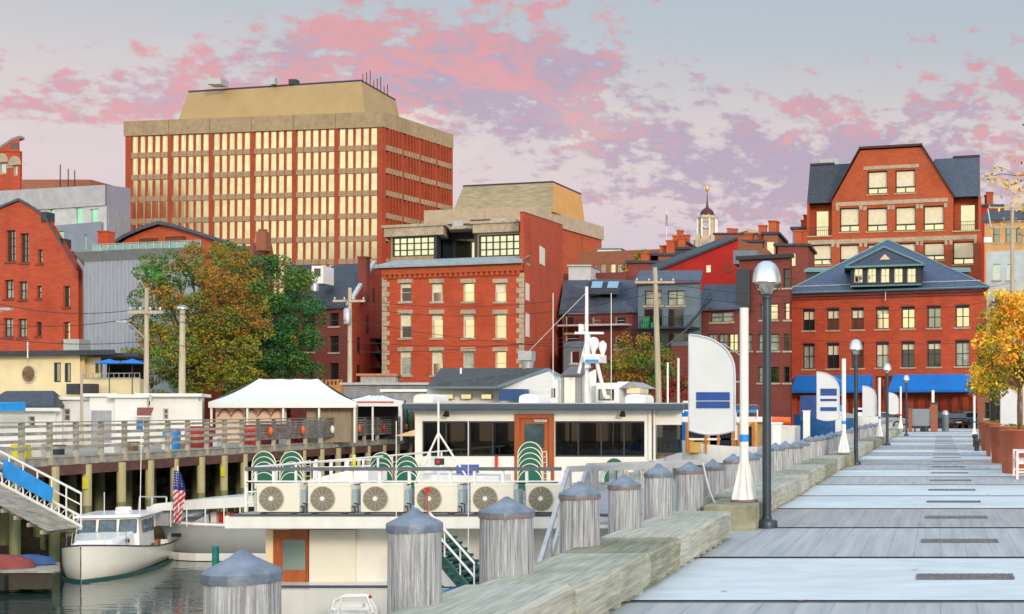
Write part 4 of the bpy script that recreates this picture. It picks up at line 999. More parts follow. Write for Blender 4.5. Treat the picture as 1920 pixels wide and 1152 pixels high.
# ---- yellow restaurant
def restaurant():
    F = Fac(-60, 76, 150, 74); F2 = Fac(137, 74.2, 262, 73)
    t = bthing('yellow_restaurant', F, 'pale yellow low building with round window and dark flat roof')
    z0 = -.1; zt = PZ(668, 75)
    H = [F.rect(101,680,114,717), F.rect(121,681,133,717)]
    wall(F, z0, zt, H, YELL, t)
    for h in H: window(F, h, t, glass=GLM, rows=1, rev=.12)
    shell(F, 9, z0, zt-.02, YELL, t)
    c = Vector(F.w(*F.uz(55,702), .02)); r = .50
    m = M(); n = 28; pts = [c+Vector((F.d.x*cos(2*pi*k/n)*r, F.d.y*cos(2*pi*k/n)*r, sin(2*pi*k/n)*r)) for k in range(n)]
    m.prism(pts, (F.n.x*.03, F.n.y*.03, 0)); rw = m.build('round_window', mat('glass_amber', (.16,.09,.04), .15, .4, 2), t)
    fr = M(); 
    for a, b in zip(pts, pts[1:]+pts[:1]): fr.tube(a+Vector((F.n.x,F.n.y,0))*.03, b+Vector((F.n.x,F.n.y,0))*.03, .035, n=6)
    fr.build('round_frame', FRAMEW, rw)
    q = M(); q.fb(F, -.3, F.L+3.0, zt, zt+.28, -9, .5); q.build('roof', SLATED, t)
    # deck part
    zf = PZ(710, 73.5); q = M(); q.fb(F2, 0, F2.L, z0, zf, -5, 0); q.build('terrace_wall', YELL, t)
    q = M(); q.fb(F2, 0, F2.L, zf, zf+.05, -.05, .05); q.fb(F2, 0, F2.L, zf+.28, zf+.32, -.02, .02)
    for k in range(14): u = F2.L*k/13; q.fb(F2, u-.015, u+.015, zf+.05, zf+.28, -.015, .015)
    q.build('terrace_railing', GALV, t)
    q = M(); q.fb(F2, F2.L*.35, F2.L, zf+.05, zt-.15, -4.9, -4.8); q.build('dark_opening', GLD, t); q = M(); q.fb(F2, .1, F2.L*.28, zf+.02, zt, -4.9, -.6); q.build('terrace_wing', YELL, t)
    w_ = F2.rect(163,681,172,700); q = M(); q.fb(F2, w_[0], w_[1], w_[2], w_[3], -.6, -.55); q.build('window', GLM, t)
    q = M(); q.fb(F2, F2.L*.28, F2.L+.1, zt-.1, zt+.1, -5, .2); q.build('terrace_roof', SLATED, t)
    c = P(132,650,75.5); q = M(); q.box(PX(119,75.5),PX(148,75.5),75.5,76.5,zt+.28,PZ(636,75.5)); q.build('roof_unit', GALV, t)
    q = M(); q.box(PX(122,72.5),PX(146,72.5),72.6,73.4,PZ(740,73),PZ(720,73)); q.box(PX(155,72.5),PX(166,72.5),72.6,73.4,PZ(740,73),PZ(720,73)); q.build('wall_unit', DGREY, t)
    q = M(); q.tube(P(52,672,74), P(52,640,74), .04, n=6); q.build('vent_pipe', GALV, t)
    for i, (px, lb) in enumerate([(205,'left blue market umbrella on the yellow restaurant terrace'),(248,'right blue market umbrella on the yellow restaurant terrace')]):
        c = Vector(P(px,673,71.8)); u = thing('umbrella', (c.x, c.y, 1.8), lb, 'umbrella', 'blue umbrellas on the terrace')
        q = M(); n = 8; q.add([c]+[c+Vector((.85*cos(2*pi*k/n),.85*sin(2*pi*k/n),-.28)) for k in range(n)], [(0,1+k,1+(k+1)%n) for k in range(n)]); q.build('canopy', BLUEA, u)
        q = M(); q.tube(c+Vector((0,0,-.02)), (c.x,c.y,zf-1.6), .025, n=6); q.build('pole', DGREY, u)
restaurant()

# ---- mid background row right of centre
def simple(name, label, pa, Ya, pb, Yb, ytop, mt, rects, depth=10, z0=-.1, glass=None, frame=None, roof=None, sill=STONE, rows=2, cols=1, blind=0, lint=None):
    F = Fac(pa, Ya, pb, Yb); t = bthing(name, F, label); zt = PZ(ytop, (Ya+Yb)/2)
    H = [F.rect(*r[:4]) for r in rects]; wall(F, z0, zt, H, mt, t)
    for h in H: window(F, h, t, glass=random.choice(glass) if isinstance(glass, list) else glass, frame=frame, sill=sill, rows=rows, cols=cols, blind=blind, lintel=lint)
    shell(F, depth, z0, zt-.02, mt, t)
    if roof:
        (x0, y0, x1, dY, rm) = roof
        q = M(); zr = PZ(y0, Ya+dY); A = [F.w(-.3,zt,.35),F.w(F.L+.3,zt,.35),(PX(x1,Ya+dY),Ya+dY,zr),(PX(x0,Ya+dY),Ya+dY,zr)]
        q.prism(A, (0,.1,.25)); r_ = q.build('roof', rm, t); 
        q = M(); q.add([F.w(0,zt,-.1),(A[3][0]+.3,A[3][1],zr),F.w(0,zt,-depth)], [(0,1,2)]); q.add([F.w(F.L,zt,-.1),(A[2][0]-.3,A[2][1],zr),F.w(F.L,zt,-depth)], [(0,1,2)]); q.build('gable', mt, t)
    return t, F, zt
G3 = [GLC, CURT, GLW, CURT]
t, F, zt = simple('rowhouse', 'dark red brick rowhouse with long balcony behind the ferry mast', 1057, 123, 1196, 121, 588, BRD, [(1060,577+16,1075,625),(1110,578+16,1127,608),(1153,578+16,1172,608),(1060,625,1085,645),(1153,630,1172,655)], glass=[GLW,GLM,GLD], frame=FRAMEW, roof=(1057,530,1192,3.5,SLATE))
H2 = F.uz(1100,610)[1]
q = M(); q.fb(F, 0, F.L*.92, H2-.15, H2, 0, 1.2); q.build('balcony_slab', mat('balcony_pale', (.5,.52,.55), .6), t)
q = M()
for k in range(40): u = F.L*.92*k/39; q.fb(F, u-.012, u+.012, H2, H2+1.0, 1.15, 1.18)
q.fb(F, 0, F.L*.92, H2+.95, H2+1.0, 1.14, 1.19); q.build('balcony_rail', DGREY, t)
q = M(); q.hexa([P(1103,552,122.6),P(1160,552,122.6),P(1160,548,125),P(1103,548,125)], [P(1108,530,123.4),P(1168,530,123.4),P(1168,524,126),P(1108,524,126)]); q.build('skylight_box', DGREY, t)
for a in (1108,1138): q = M(); q.add([P(a,540,123.0),P(a+20,540,123.0),P(a+23,528,123.3),P(a+3,528,123.3)], [(0,1,2,3)]); q.build('skylight', mirror('glass_sky', (.35,.5,.62), .2), t)
t, F, zt = simple('teal_annex', 'small blue grey clad bay with a white framed window behind the ferry radar', 1057, 117, 1098, 116.5, 640, GREYB, [(1069,658,1086,682)], depth=4, frame=WHITE, glass=GLM, rows=1)
t, F, zt = simple('clad_house', 'blue grey clad top floor over brick with green chairs on its balcony', 1196, 120, 1312, 118, 532, GREYB, [(1208,545,1241,573),(1251,545,1284,573)], depth=9, glass=CURT, cols=2, rows=2, roof=(1200,512,1318,3,SLATE), z0=7.5)
F_l = F; zl = F.uz(1250,577)[1]
H = [F.rect(*r) for r in [(1209,580,1242,612),(1254,580,1282,612),(1236,626,1258,656),(1205,626,1224,656),(1256,626,1290,640)]]
wall(F, -.1, 7.5, [h for h in H if h[3] < 7.4], BRD, t, name='brick_wall')
for h in H:
    if h[3] < 7.4: window(F, h, t, glass=random.choice([GLD,CURT]), cols=2)
    else: M().fb(F, h[0], h[1], h[2], h[3], -.02, .05).build('window', GLD, t)
shell(F, 9, -.1, 7.48, BRD, t, 'brick_side'); zb_ = F.uz(1250,616)[1]
q = M(); q.fb(F, -.2, F.L, zb_-.15, zb_, 0, 1.5)
for k in range(30): u = F.L*k/29; q.fb(F, u-.012, u+.012, zb_, zb_+1.0, 1.45, 1.48)
q.fb(F, 0, F.L, zb_+.95, zb_+1.0, 1.44, 1.49); q.build('balcony', DGREY, t)
for i, u in enumerate((1.0, 2.0)):
    M().fb(F, u, u+.6, zb_+.02, zb_+.5, .6, 1.1).fb(F, u, u+.6, zb_+.5, zb_+1.1, .6, .7).build('balcony_chair', mat('green_plastic', (.02,.35,.12), .5), t)
t, F, zt = simple('brick_rowhouse', 'dark brick house with blue slate roof and lit wide windows', 1312, 119, 1388, 117, 582, BRD, [(1332,585,1375,604),(1326,626,1345,655),(1347,626,1364,657),(1365,626,1383,658),(1326,690,1345,720)], glass=[GLC,CURT], cols=2, roof=(1322,538,1384,4,SLATE))
q = M(); q.beam(Vector(P(1290,612,116.5)), Vector(P(1335,560,118)), .5, .05); q.beam(Vector(P(1250,648,116)), Vector(P(1310,600,117)), .1, .1); q.build('fire_stair', DGREY, t)
t, F, zt = simple('tall_brick_house', 'tall dark brick building behind the nearest lamp with columns of windows', 1386, 118, 1482, 116, 486, BRD, [(1423,518,1460,541),(1468,504,1487-6,540),(1425,570,1440,600),(1442,570,1458,600),(1470,568,1480,600),(1421,626,1438,658),(1441,626,1461,658),(1469,626,1480,658),(1421,688,1438,718),(1441,688,1461,718),(1469,688,1480,718),(1396,626,1410,658)], glass=[GLC,CURT,GLW,GLD], depth=12)
M().fb(F, -.2, F.L+.2, zt, zt+.35, -.4, .3).build('cornice', DGREY, t)
q = M(); q.box(PX(1380,117),PX(1406,117),117,120,PZ(585,117),PZ(505,117)); q.build('stair_bulkhead', DGREY, t)
q = M(); q.box(PX(1375,121),PX(1420,121),121,124,zt,PZ(470,121)); q.build('roof_room', GREYB, t)
# red sided gable house
def red_side():
    F = Fac(1222, 140, 1384, 136); t = bthing('red_painted_house', F, 'house with bright red painted side wall and steep roof line below the dome')
    pts = [F.uz(x,y) for x, y in [(1222,514),(1384,450),(1384,540),(1222,540)]]; pts[2] = (pts[2][0],-.1); pts[3] = (pts[3][0],-.1)
    q = M(); q.prism([F.w(a,z) for a, z in pts], (F.bk.x*9, F.bk.y*9, 0)); q.build('wall', REDW, t)
    a, b = Vector(F.w(*pts[0],.2)), Vector(F.w(*pts[1],.2)); q = M(); q.prism([a, b, b+Vector((0,0,.25)), a+Vector((0,0,.25))], (0,.5,0)); q.build('verge', SLATED, t)
    q = M(); q.prism([P(1215,524,141), P(1384,450,137), P(1362,446,146), P(1222,500,146)], (0,.1,.2)); q.build('roof', SLATED, t)
    for (x0,y0,x1,y1) in ((1325,498,1333,511),(1361,497,1374,511)): r = F.rect(x0,y0,x1,y1); M().fb(F, r[0], r[1], r[2], r[3], 0, .05).build('window', GLC, t)
    q = M(); q.prism([F.w(F.L,-.1), F.w(F.L+3.5,-.1), F.w(F.L+3.5,F.uz(1384,470)[1]), F.w(F.L,pts[1][1])], (0,9,0)); q.build('brick_end', BRB, t)
red_side()
simple('brick_apartment', 'brown brick block with cream windows right of the annex', 1084, 172, 1262, 168, 470, BRB, [(1108,498,1118,515),(1127,495,1136,515),(1144,495,1154,515),(1158,495,1170,515),(1176,493,1186,514)], glass=[GLC,GLM], frame=FRAMEW, depth=12)
simple('low_parapet_house', 'low house with pale roof box left of the brown brick block', 1056, 150, 1175, 148, 512, BRD, [(1110,500+14,1118,522)], depth=8)
t = thing('roof_box', (PX(1090,147),147,0), 'pale box shaped roof room on the low house', 'roof room')
M().box(PX(1066,147),PX(1108,147),147,151,-.1,PZ(500,147)).build('wall', CONCW, t); M().box(PX(1064,147),PX(1110,147),146.8,151.2,PZ(500,147),PZ(497,147)).build('coping', GALV, t)
t = thing('glass_penthouse', (PX(1145,171),173,0), 'small green glass roof house on the brown brick block', 'roof room')
M().box(PX(1120,173),PX(1165,173),173,177,PZ(475,173),PZ(468,173)).build('glazing', GLG, t); M().box(PX(1118,173),PX(1167,173),172.7,177.3,PZ(468,173),PZ(466,173)).build('roof', GREYB, t)
# skyline fragments under the dome
frag = [(1210,1262,480,500,152,BRB),(1262,1285,455,500,200,BRO),(1386,1430,455,500,150,BRB),(1432,1458,440,500,150,BRB),(1340,1420,440,470,240,BRB),(1455,1515,462,500,150,BRD),(1486,1515,430,470,170,GREYB),(1178,1240,494,520,150,BRD),(1840,1880,388,520,175,REDW),(1244,1300,468,500,165,SLATED)]
for i, (a, b, y0, y1, Y, mt) in enumerate(frag):
    x0, x1 = PX(a,Y), PX(b,Y); t = thing('distant_house', ((x0+x1)/2, Y, 0), ['brown rooftop house left of the dome tower','orange brick chimney house left of the dome tower','brown house under the chimneys right of the dome','square brown brick stack house right of the dome','long low brick house right of the dome tower','dark brick roofline behind the tall brick building','grey roof room beside the tall brick gable','low dark house behind the clad house','deep red house right of the big brick gable','dark roofed house between flagpole and dome'][i], 'house', 'distant houses on the hill')
    M().box(x0, x1, Y, Y+8, 0, PZ(y0,Y)).build('wall', mt, t)
    M().box(x0-.3, x1+.3, Y-.25, Y+8.2, PZ(y0,Y), PZ(y0,Y)+.3).build('roof', SLATED, t)
    r = random.Random(i); 
    for k in range(2):
        c = x0+(x1-x0)*r.uniform(.1,.8); h = r.uniform(.8,1.8); q = M(); q.box(c, c+.9, Y+1+k, Y+1.8+k, PZ(y0,Y)+.3, PZ(y0,Y)+.3+h); q.box(c-.08, c+.98, Y+.92+k, Y+1.88+k, PZ(y0,Y)+.3+h, PZ(y0,Y)+.45+h); q.build('chimney', BRO, t)
    n = max(1, int((x1-x0)/2.2))
    for k in range(n): c = x0+(x1-x0)*(k+.5)/n; z = PZ(y0,Y)-2.3; q = M(); q.box(c-.4, c+.4, Y-.04, Y, z, z+1.4); q.build('window', GLC if (k+i) % 2 else GLM, t)
# dome tower
def dome():
    Y = 330; c = Vector(P(1326,462,Y)); c.z = 0; s = Y/F_; t = thing('domed_clock_tower', c, 'pale stone clock tower with maroon dome and gold weathervane on the skyline', 'clock tower')
    z = lambda py: PZ(py, Y); S = mat('tower_stone', (.50,.40,.30), .8, .08, .3)
    M().lathe(c, [(26*s,0),(26*s,z(452)),(20*s,z(450)),(20*s,z(446)),(18.5*s,z(445))], 8, False, R(22.5)).build('base_stage', S, t)
    M().lathe(c, [(16*s,z(446)),(16*s,z(412)),(18.5*s,z(411)),(18.5*s,z(408)),(15*s,z(407)),(13.5*s,z(404))], 8, False, R(22.5)).build('clock_stage', S, t)
    q = M()
    for k in range(8):
        a = R(22.5)+k*pi/4; p = c+Vector((18.3*s*cos(a), 18.3*s*sin(a), 0)); q.tube((p.x,p.y,z(446)), (p.x,p.y,z(412)), 1.6*s, n=6)
    q.build('columns', WHITE, t)
    q = M(); q.tube((c.x,c.y-15.0*s,z(425)), (c.x,c.y-15.4*s,z(425)), 6.2*s, n=20); ck = q.build('clock_face', mat('clock_white', (.5,.5,.48), .6), t)
    q = M(); q.box(c.x-.06,c.x+.06,c.y-15.6*s,c.y-15.45*s,z(425),z(421)); q.box(c.x,c.x+.5,c.y-15.6*s,c.y-15.45*s,z(425.3),z(424.7)); q.build('clock_hands', DGREY, ck)
    q = M(); q.tube((c.x,c.y-15.1*s,z(425)), (c.x,c.y-15.2*s,z(425)), 7.4*s, n=20); q.build('clock_rim', DGREY, ck)
    q = M(); q.lathe(c, [(13.5*s,z(405)),(13*s,z(400)),(10.5*s,z(395.5)),(6.5*s,z(392)),(3*s,z(390)),(2.2*s,z(386)),(1*s,z(376)),(.5*s,z(360))], 16); q.build('dome', mat('maroon_dome', (.07,.012,.015), .5, .1, 1), t)
    q = M(); q.lathe(c, [(.4*s,z(362)),(3.2*s,z(357)),(4*s,z(354)),(3*s,z(350.5)),(.3*s,z(347))], 10); q.build('weathervane', mat('gilt', (.75,.50,.15), .4, .05, 1, metal=.5), t)
    for dx_ in (-14,14):
        for k in range(1): q = M(); q.box(c.x+(dx_-4)*s,c.x+(dx_+4)*s,c.y-22*s,c.y-10*s,0,z(442)); q.build('corner_pavilion', S, t)
    q = M(); q.box(c.x-6*s,c.x+6*s,c.y-24.6*s,c.y-24*s,z(470),z(456)); q.build('window', GLM, t)
    # roofscape to the right
    t2 = thing('civic_roof', (PX(1395,330),330,0), 'low pitched grey roofs and pale gables right of the clock tower', 'building')
    q = M(); q.prism([P(1340,452,330),P(1422,452,330),P(1418,432,330),P(1400,428,330),P(1360,438,330)], (0,20,0)); q.build('gable', S, t2)
    q = M(); q.prism([P(1345,444,329),P(1402,429,329),P(1402,432,329),P(1345,448,329)], (0,20,0)); q.build('roof', GALV, t2)
    q = M(); q.box(PX(1338,331),PX(1424,331),330.5,350,0,PZ(452,331)); q.build('wall', S, t2)
    t3 = thing('flagpole', (PX(1249,260),260,5), 'very thin tall flagpole with furled red flag on the skyline', 'flagpole')
    q = M(); q.tube((PX(1249,260),260,5), P(1249,392,260), .11, n=6); q.build('pole', GALV, t3); q = M(); q.prism([P(1249,402,259.8),P(1252,405,259.8),P(1251.5,424,259.8),P(1249,424,259.8)], (0,.1,0)); q.build('flag', mat('flag_faded', (.45,.25,.25), .8), t3)
dome()

# ---- big brick block with gambrel gable (right)
def gambrel():
    F = Fac(1513, 168, 1838, 162); t = bthing('brick_gable_building', F, 'large orange brick building with flat topped gable and slate side roofs')
    zf = F.uz(1675,440)[1]; z0 = -.1
    rects = [(1521,459,1559,497),(1574,459,1611,497),(1731,455,1771,488),(1786,453,1826,496)]
    low = [F.rect(*r) for r in rects+[(1626,458,1664,497),(1678,456,1717,495)]]
    wall(F, z0, zf, low, BRO, t, name='lower_wall', rev=.35)
    def win(F, h):
        w_ = window(F, h, t, glass=BLIND if random.random() < 2 else GLC, frame=FRAME, sill=STONE, rows=1, rev=.35, fw=.14)
        q = M(); zz = h[2]+(h[3]-h[2])*.27; q.fb(F, h[0]+.1, h[1]-.1, zz-.09, zz+.09, -.32, -.22); um = (h[0]+h[1])/2; q.fb(F, um-.06, um+.06, h[2], zz, -.32, -.23); q.build('transom', FRAME, w_)
        q = M(); q.add([F.w(h[0],h[2],-.31),F.w(h[1],h[2],-.31),F.w(h[1],zz,-.31),F.w(h[0],zz,-.31)], [(0,1,2,3)]); q.build('lower_pane', GLC, w_)
    for h in low: win(F, h)
    r = F.rect(1515,446,1832,457); 
    q = M(); q.fb(F, r[0], r[1], r[2]+.2, r[3], 0, .08)
    for h in low: q.fb(F, h[0]-.4, h[0]-.02, h[3]-.35, r[2]+.2, 0, .08); q.fb(F, h[1]+.02, h[1]+.4, h[3]-.35, r[2]+.2, 0, .08)
    q.build('stone_band', STONE, t)
    # mid-part
    ua, ub = F.uz(1560,400)[0], F.uz(1787,400)[0]
    mid = [F.rect(*r) for r in [(1574,390,1611,435),(1625,390,1664,434),(1678,388,1717,433),(1731,386,1770,432)]]
    zm = F.uz(1675,373)[1]
    wall(F, zf, zm, mid, BRO, t, name='middle_wall', rev=.35, u0=ua, u1=ub)
    for h in mid: win(F, h)
    q = M(); q.fb(F, mid[0][0]-.5, mid[-1][1]+.5, mid[0][3]+.25, mid[0][3]+.75, 0, .08)
    for h in mid: q.fb(F, h[0]-.45, h[0]-.02, h[3]-.3, h[3]+.25, 0, .08); q.fb(F, h[1]+.02, h[1]+.45, h[3]-.3, h[3]+.25, 0, .08)
    q.build('stone_band', STONE, t)
    # gable with 2 windows
    g = [F.uz(1613,281), F.uz(1729,278)]; zt = (g[0][1]+g[1][1])/2
    top = [F.rect(1626,321,1664,364), F.rect(1678,319,1716,362)]
    wu0, wu1 = g[0][0], g[1][0]
    wall(F, zm, zt, top, BRO, t, name='gable_wall', rev=.35, u0=wu0, u1=wu1)
    for h in top: win(F, h)
    q = M(); q.add([F.w(ua,zm),F.w(wu0,zm),F.w(wu0,zt)], [(0,1,2)]); q.build('gable_wing', BRO, t); q = M(); q.add([F.w(ub,zm),F.w(wu1,zm),F.w(wu1,zt)], [(0,2,1)]); q.build('gable_wing', BRO, t)
    q = M(); q.fb(F, top[0][0]-.5, top[1][1]+.5, top[0][3]+.2, top[0][3]+.65, 0, .08); q.build('stone_band', STONE, t)
    q = M()
    for a, b in (((ua-.2,zm-.1),(wu0,zt+.15)), ((wu0-.1,zt+.15),(wu1+.1,zt+.15)), ((wu1,zt+.15),(ub+.2,zm-.1))):
        a = Vector(F.w(*a,.3)); b = Vector(F.w(*b,.3)); q.prism([a,b,b+Vector((0,0,.3)),a+Vector((0,0,.3))], (F.bk.x*17,F.bk.y*17,0))
    q.build('gable_roof', mat('roof_maroon', (.06,.03,.035), .7), t)
    q = M(); q.prism([F.w(ua,zf,-.4),F.w(ub,zf,-.4),F.w(ub,zm,-.4),F.w(wu1,zt,-.4),F.w(wu0,zt,-.4),F.w(ua,zm,-.4)], (F.bk.x*16,F.bk.y*16,0)); q.build('core', BRO, t)
    # slate side roofs over recessed balconies
    zs = F.uz(1530,381)[1]; zr = F.uz(1530,300)[1]
    for (u0, u1, s) in ((0, ua, 0), (ub, F.L, 1)):
        q = M(); q.hexa([F.w(u0,zs,0),F.w(u1+ (0 if s else 2.5),zs,0),F.w(u1+(0 if s else 2.5),zs,-12),F.w(u0,zs,-12)] if not s else [F.w(u0-2.5,zs,0),F.w(u1,zs,0),F.w(u1,zs,-12),F.w(u0-2.5,zs,-12)],
            [F.w(u0,zr,-3.5),F.w(u1+(0 if s else 2.5),zr,-3.5),F.w(u1+(0 if s else 2.5),zr,-12),F.w(u0,zr,-12)] if not s else [F.w(u0-2.5,zr,-3.5),F.w(u1,zr,-3.5),F.w(u1,zr,-12),F.w(u0-2.5,zr,-12)])
        q.build('slate_roof', SLATE if s else SLATED, t)
        q = M(); q.fb(F, u0, u1, zr, zr+.25, -12, -3.4); q.build('roof_ridge', DGREY, t)
        q = M(); q.fb(F, u0+.003, u1-.003, zf, zs, -12, -1.6); q.fb(F, u0, u0+.25, zf, zs, -1.6, 0) if not s else q.fb(F, u1-.25, u1, zf, zs, -1.6, 0); q.build('recessed_wall', BRO, t)
        q = M(); um = (u0+u1)/2; q.fb(F, um-.9, um+.9, zf+.2, zs-.9, -1.6, -1.52); q.build('balcony_door', GLC, t)
        q = M()
        for k in range(14): u = u0+(u1-u0)*k/13; q.fb(F, u-.015, u+.015, zf, zf+1.3, -.06, -.03)
        q.fb(F, u0, u1, zf+1.3, zf+1.36, -.08, -.01); q.build('balcony_rail', DGREY, t)
        q = M(); q.fb(F, u0-.1, u1, zf-.0, zf+.18, 0, .15); q.build('balcony_ledge', STONE, t)
    q = M(); q.fb(F, .05, F.L-.05, z0, zf-.01, -18, -.5); q.build('body', BRO, t)
    q = M(); q.add([F.w(0,z0),F.w(0,z0,-1),F.w(0,zf,-1),F.w(0,zf)], [(0,1,2,3)]); q.add([F.w(F.L,z0),F.w(F.L,z0,-1),F.w(F.L,zf,-1),F.w(F.L,zf)], [(0,1,2,3)]); q.build('side_wall', BRO, t)
    q = M(); a, b = F.uz(1531,290)[0], F.uz(1568,290)[0]; q.fb(F, a, b, zr+.25, F.uz(1550,283)[1], -7, -5); q.build('roof_unit', GALV, t)
gambrel()

# ---- red brick building with hipped roof and blue awnings
def wharf_building():
    F = Fac(1480, 128, 1848, 121.5); t = bthing('wharf_building', F, 'red brick wharf building with hipped blue slate roof and long blue awnings')
    z0 = -.1; ze = F.uz(1650,548)[1]
    def yt(cx, y0): return y0-(cx-1516)*7/288
    rects = []
    for cx in (1516,1561.5,1607.5,1654,1702,1751,1804):
        s = 11.5+(cx-1516)*2/288; k = (cx-1516)/288
        rects.append((cx-s, 580-7*k, cx+s, 620-6*k)); rects.append((cx-s, 645-6*k, cx+s, 692-5*k))
    H = [F.rect(*r) for r in rects]
    gl = [F.rect(1494,744,1636,797), F.rect(1676,742,1822,797), F.rect(1641,706,1672,797)]
    wall(F, z0, ze, H+gl, BR, t, rev=.3)
    for i, h in enumerate(H):
        w_ = window(F, h, t, glass=[GLD,CURT,GLC,GLD,GLW,GLW,GLW,CURT,GLC,GLD,GLM,GLD,GLW,CURT][i], rows=2, cols=2, rev=.3, fw=.10, sill=STONE, blind=random.choice([0,.3,.5,.45]), arch=.14)
        q = M(); um = (h[0]+h[1])/2; n = 8; hw = (h[1]-h[0])/2+.1
        pts = [F.w(um-hw*cos(pi*k/n), h[3]+.16*sin(pi*k/n), .0) for k in range(n+1)]; q.prism(pts, (F.n.x*.04, F.n.y*.04, 0)); q.build('arch_head', BRD, w_)
    DISP = [(.75,.06,.03),(.85,.45,.08),(.05,.25,.3),(.6,.55,.5),(.5,.05,.25),(.06,.05,.05),(.1,.04,.03)]
    for gi, h in enumerate(gl):
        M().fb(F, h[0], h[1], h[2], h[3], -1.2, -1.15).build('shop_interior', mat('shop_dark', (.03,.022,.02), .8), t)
        n = 7 if gi < 2 else 3
        for k in range(n+1): u = h[0]+(h[1]-h[0])*k/n; M().fb(F, u-.09, u+.09, h[2], h[3], -.3, -.1).build('shopfront_post', mat('shopfront_wood', (.16,.04,.03), .5), t)
        q = M(); q.fb(F, h[0], h[1], h[2], h[2]+.75, -.28, -.15); q.build('shopfront_base', mat('shopfront_wood', (.16,.04,.03), .5), t)
    rr = random.Random(9)
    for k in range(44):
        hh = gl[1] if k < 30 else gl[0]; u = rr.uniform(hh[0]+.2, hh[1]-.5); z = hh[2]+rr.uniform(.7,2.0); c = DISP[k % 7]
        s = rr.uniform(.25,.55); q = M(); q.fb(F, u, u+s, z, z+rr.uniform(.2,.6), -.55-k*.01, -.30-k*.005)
        q.build('glowing_display', mat('display_%d' % (k % 7), c, .6, .1, 3, emit=(*c, .9)), t)  # goods glow by themselves to brighten the dark shopfront
    for i, (x0, x1) in enumerate(((1493,1637),(1675,1822))):
        a, b = F.uz(x0,720)[0], F.uz(x1,720)[0]; zt = F.uz(1650,703)[1]; zb = zt-1.75; q = M()
        q.prism([F.w(a,zt,.02),F.w(a,zb+.25,1.4),F.w(a,zb,1.4),F.w(a,zt-.12,.02)], tuple(Vector(F.w(b,0))-Vector(F.w(a,0)))); 
        q.add([F.w(a,zt,.02),F.w(a,zb,1.4),F.w(a,zb,.02)], [(0,1,2)]); q.add([F.w(b,zt,.02),F.w(b,zb,1.4),F.w(b,zb,.02)], [(0,1,2)]); q.build('awning', BLUEA, t)
    q = M(); q.fb(F, 0, F.L, ze-.55, ze-.4, 0, .12); q.fb(F, 0, F.L, ze-.25, ze, 0, .25); q.build('cornice', BRD, t)
    # hip roof
    D = 17; c = [Vector(F.w(-.5,ze,.5)), Vector(F.w(F.L+.5,ze,.5)), Vector(F.w(F.L+.5,ze,-D)), Vector(F.w(-.5,ze,-D))]
    pk = Vector(P(1664,450,133)); q = M(); up = Vector((0,0,.18))
    q.add([p for p in c]+[p+up for p in c]+[pk], [(0,1,5,4),(1,2,6,5),(2,3,7,6),(3,0,4,7),(4,5,8),(5,6,8),(6,7,8),(7,4,8),(3,2,1,0)]); q.build('hip_roof', SLATEB, t)
    q = M(); 
    for a in (c[0]+up, c[1]+up): q.tube(a, pk, .09, n=6)
    q.tube(c[0]+up*.8, c[1]+up*.8, .08, n=6); q.build('roof_trim', COPPER, t)
    q = M(); g0 = c[0].lerp(c[1], .04)+Vector((0,.9,.85)); g1 = c[0].lerp(c[1], .96)+Vector((0,.9,.85)); q.tube(g0, g1, .05, n=5); q.build('snow_rail', mat('rail_grey', (.45,.5,.55), .5), t)
    # dormer
    K = Fac(1595, 124.9, 1728, 122.9); zd0 = K.uz(1660,536)[1]; zd1 = K.uz(1660,500)[1]
    dr = [K.rect(x-8, 503.5, x+8, 530) for x in (1609.5,1634.5,1659.5,1684.5,1709)]
    wall(K, zd0, zd1, dr, DGREY, t, name='dormer_wall', rev=.15)
    for h in dr: window(K, h, t, glass=GLC, frame=FRAMEW, rows=2, cols=2, rev=.15, fw=.06, name='dormer_window')
    q = M(); q.fb(K, 0, K.L, zd0, zd1, -6, -.2); q.build('dormer_body', DGREY, t)
    ap = K.uz(1661,466); q = M(); q.prism([K.w(-.5,zd1,.4), K.w(K.L+.5,zd1,.4), K.w(ap[0],ap[1],.4)], (F.bk.x*7, F.bk.y*7, 0)); dd = q.build('dormer_gable', SLATEB, t)
    q = M(); a, b, d = [Vector(x) for x in (K.w(-.6,zd1,.45), K.w(K.L+.6,zd1,.45), K.w(ap[0],ap[1]+.1,.45))]
    q.beam(a, b, .25, .18); q.beam(a, d, .25, .16); q.beam(b, d, .25, .16); q.fb(K, 0, K.L, zd0-.05, zd0+.08, 0, .15); q.build('dormer_trim', COPPER, t)
    ar = K.rect(1652,478,1672,488); q = M(); q.prism([K.w(ar[0],ar[2],.42),K.w(ar[1],ar[2],.42),K.w((ar[0]+ar[1])/2,ar[3],.42)], (F.n.x*.06, F.n.y*.06, 0)); q.build('gable_vent', CREAM, t)
    for (x0, x1) in ((1508,1575),(1762,1820)):
        Y = 131.5; q = M(); q.box(PX(x0+4,Y),PX(x1-4,Y),Y,Y+4,PZ(530,Y),PZ(508,Y)); q.build('side_dormer', DGREY, t); q = M(); q.hexa([(PX(x0,Y),Y-.3,PZ(511,Y)),(PX(x1,Y),Y-.3,PZ(511,Y)),(PX(x1,Y),Y+4,PZ(505,Y)),(PX(x0,Y),Y+4,PZ(505,Y))],[(PX(x0,Y),Y-.3,PZ(507,Y)),(PX(x1,Y),Y-.3,PZ(507,Y)),(PX(x1,Y),Y+4,PZ(494,Y)),(PX(x0,Y),Y+4,PZ(494,Y))]); q.build('side_dormer_roof', COPPER, t)
    shell(F, D-.5, z0, ze-.05, BR, t)
    q = M(); q.tube(F.w(F.L*.51,ze,.4), F.w(F.L*.51,ze-.9,.4), .06, n=6); q.build('downpipe', GALV, t)
wharf_building()
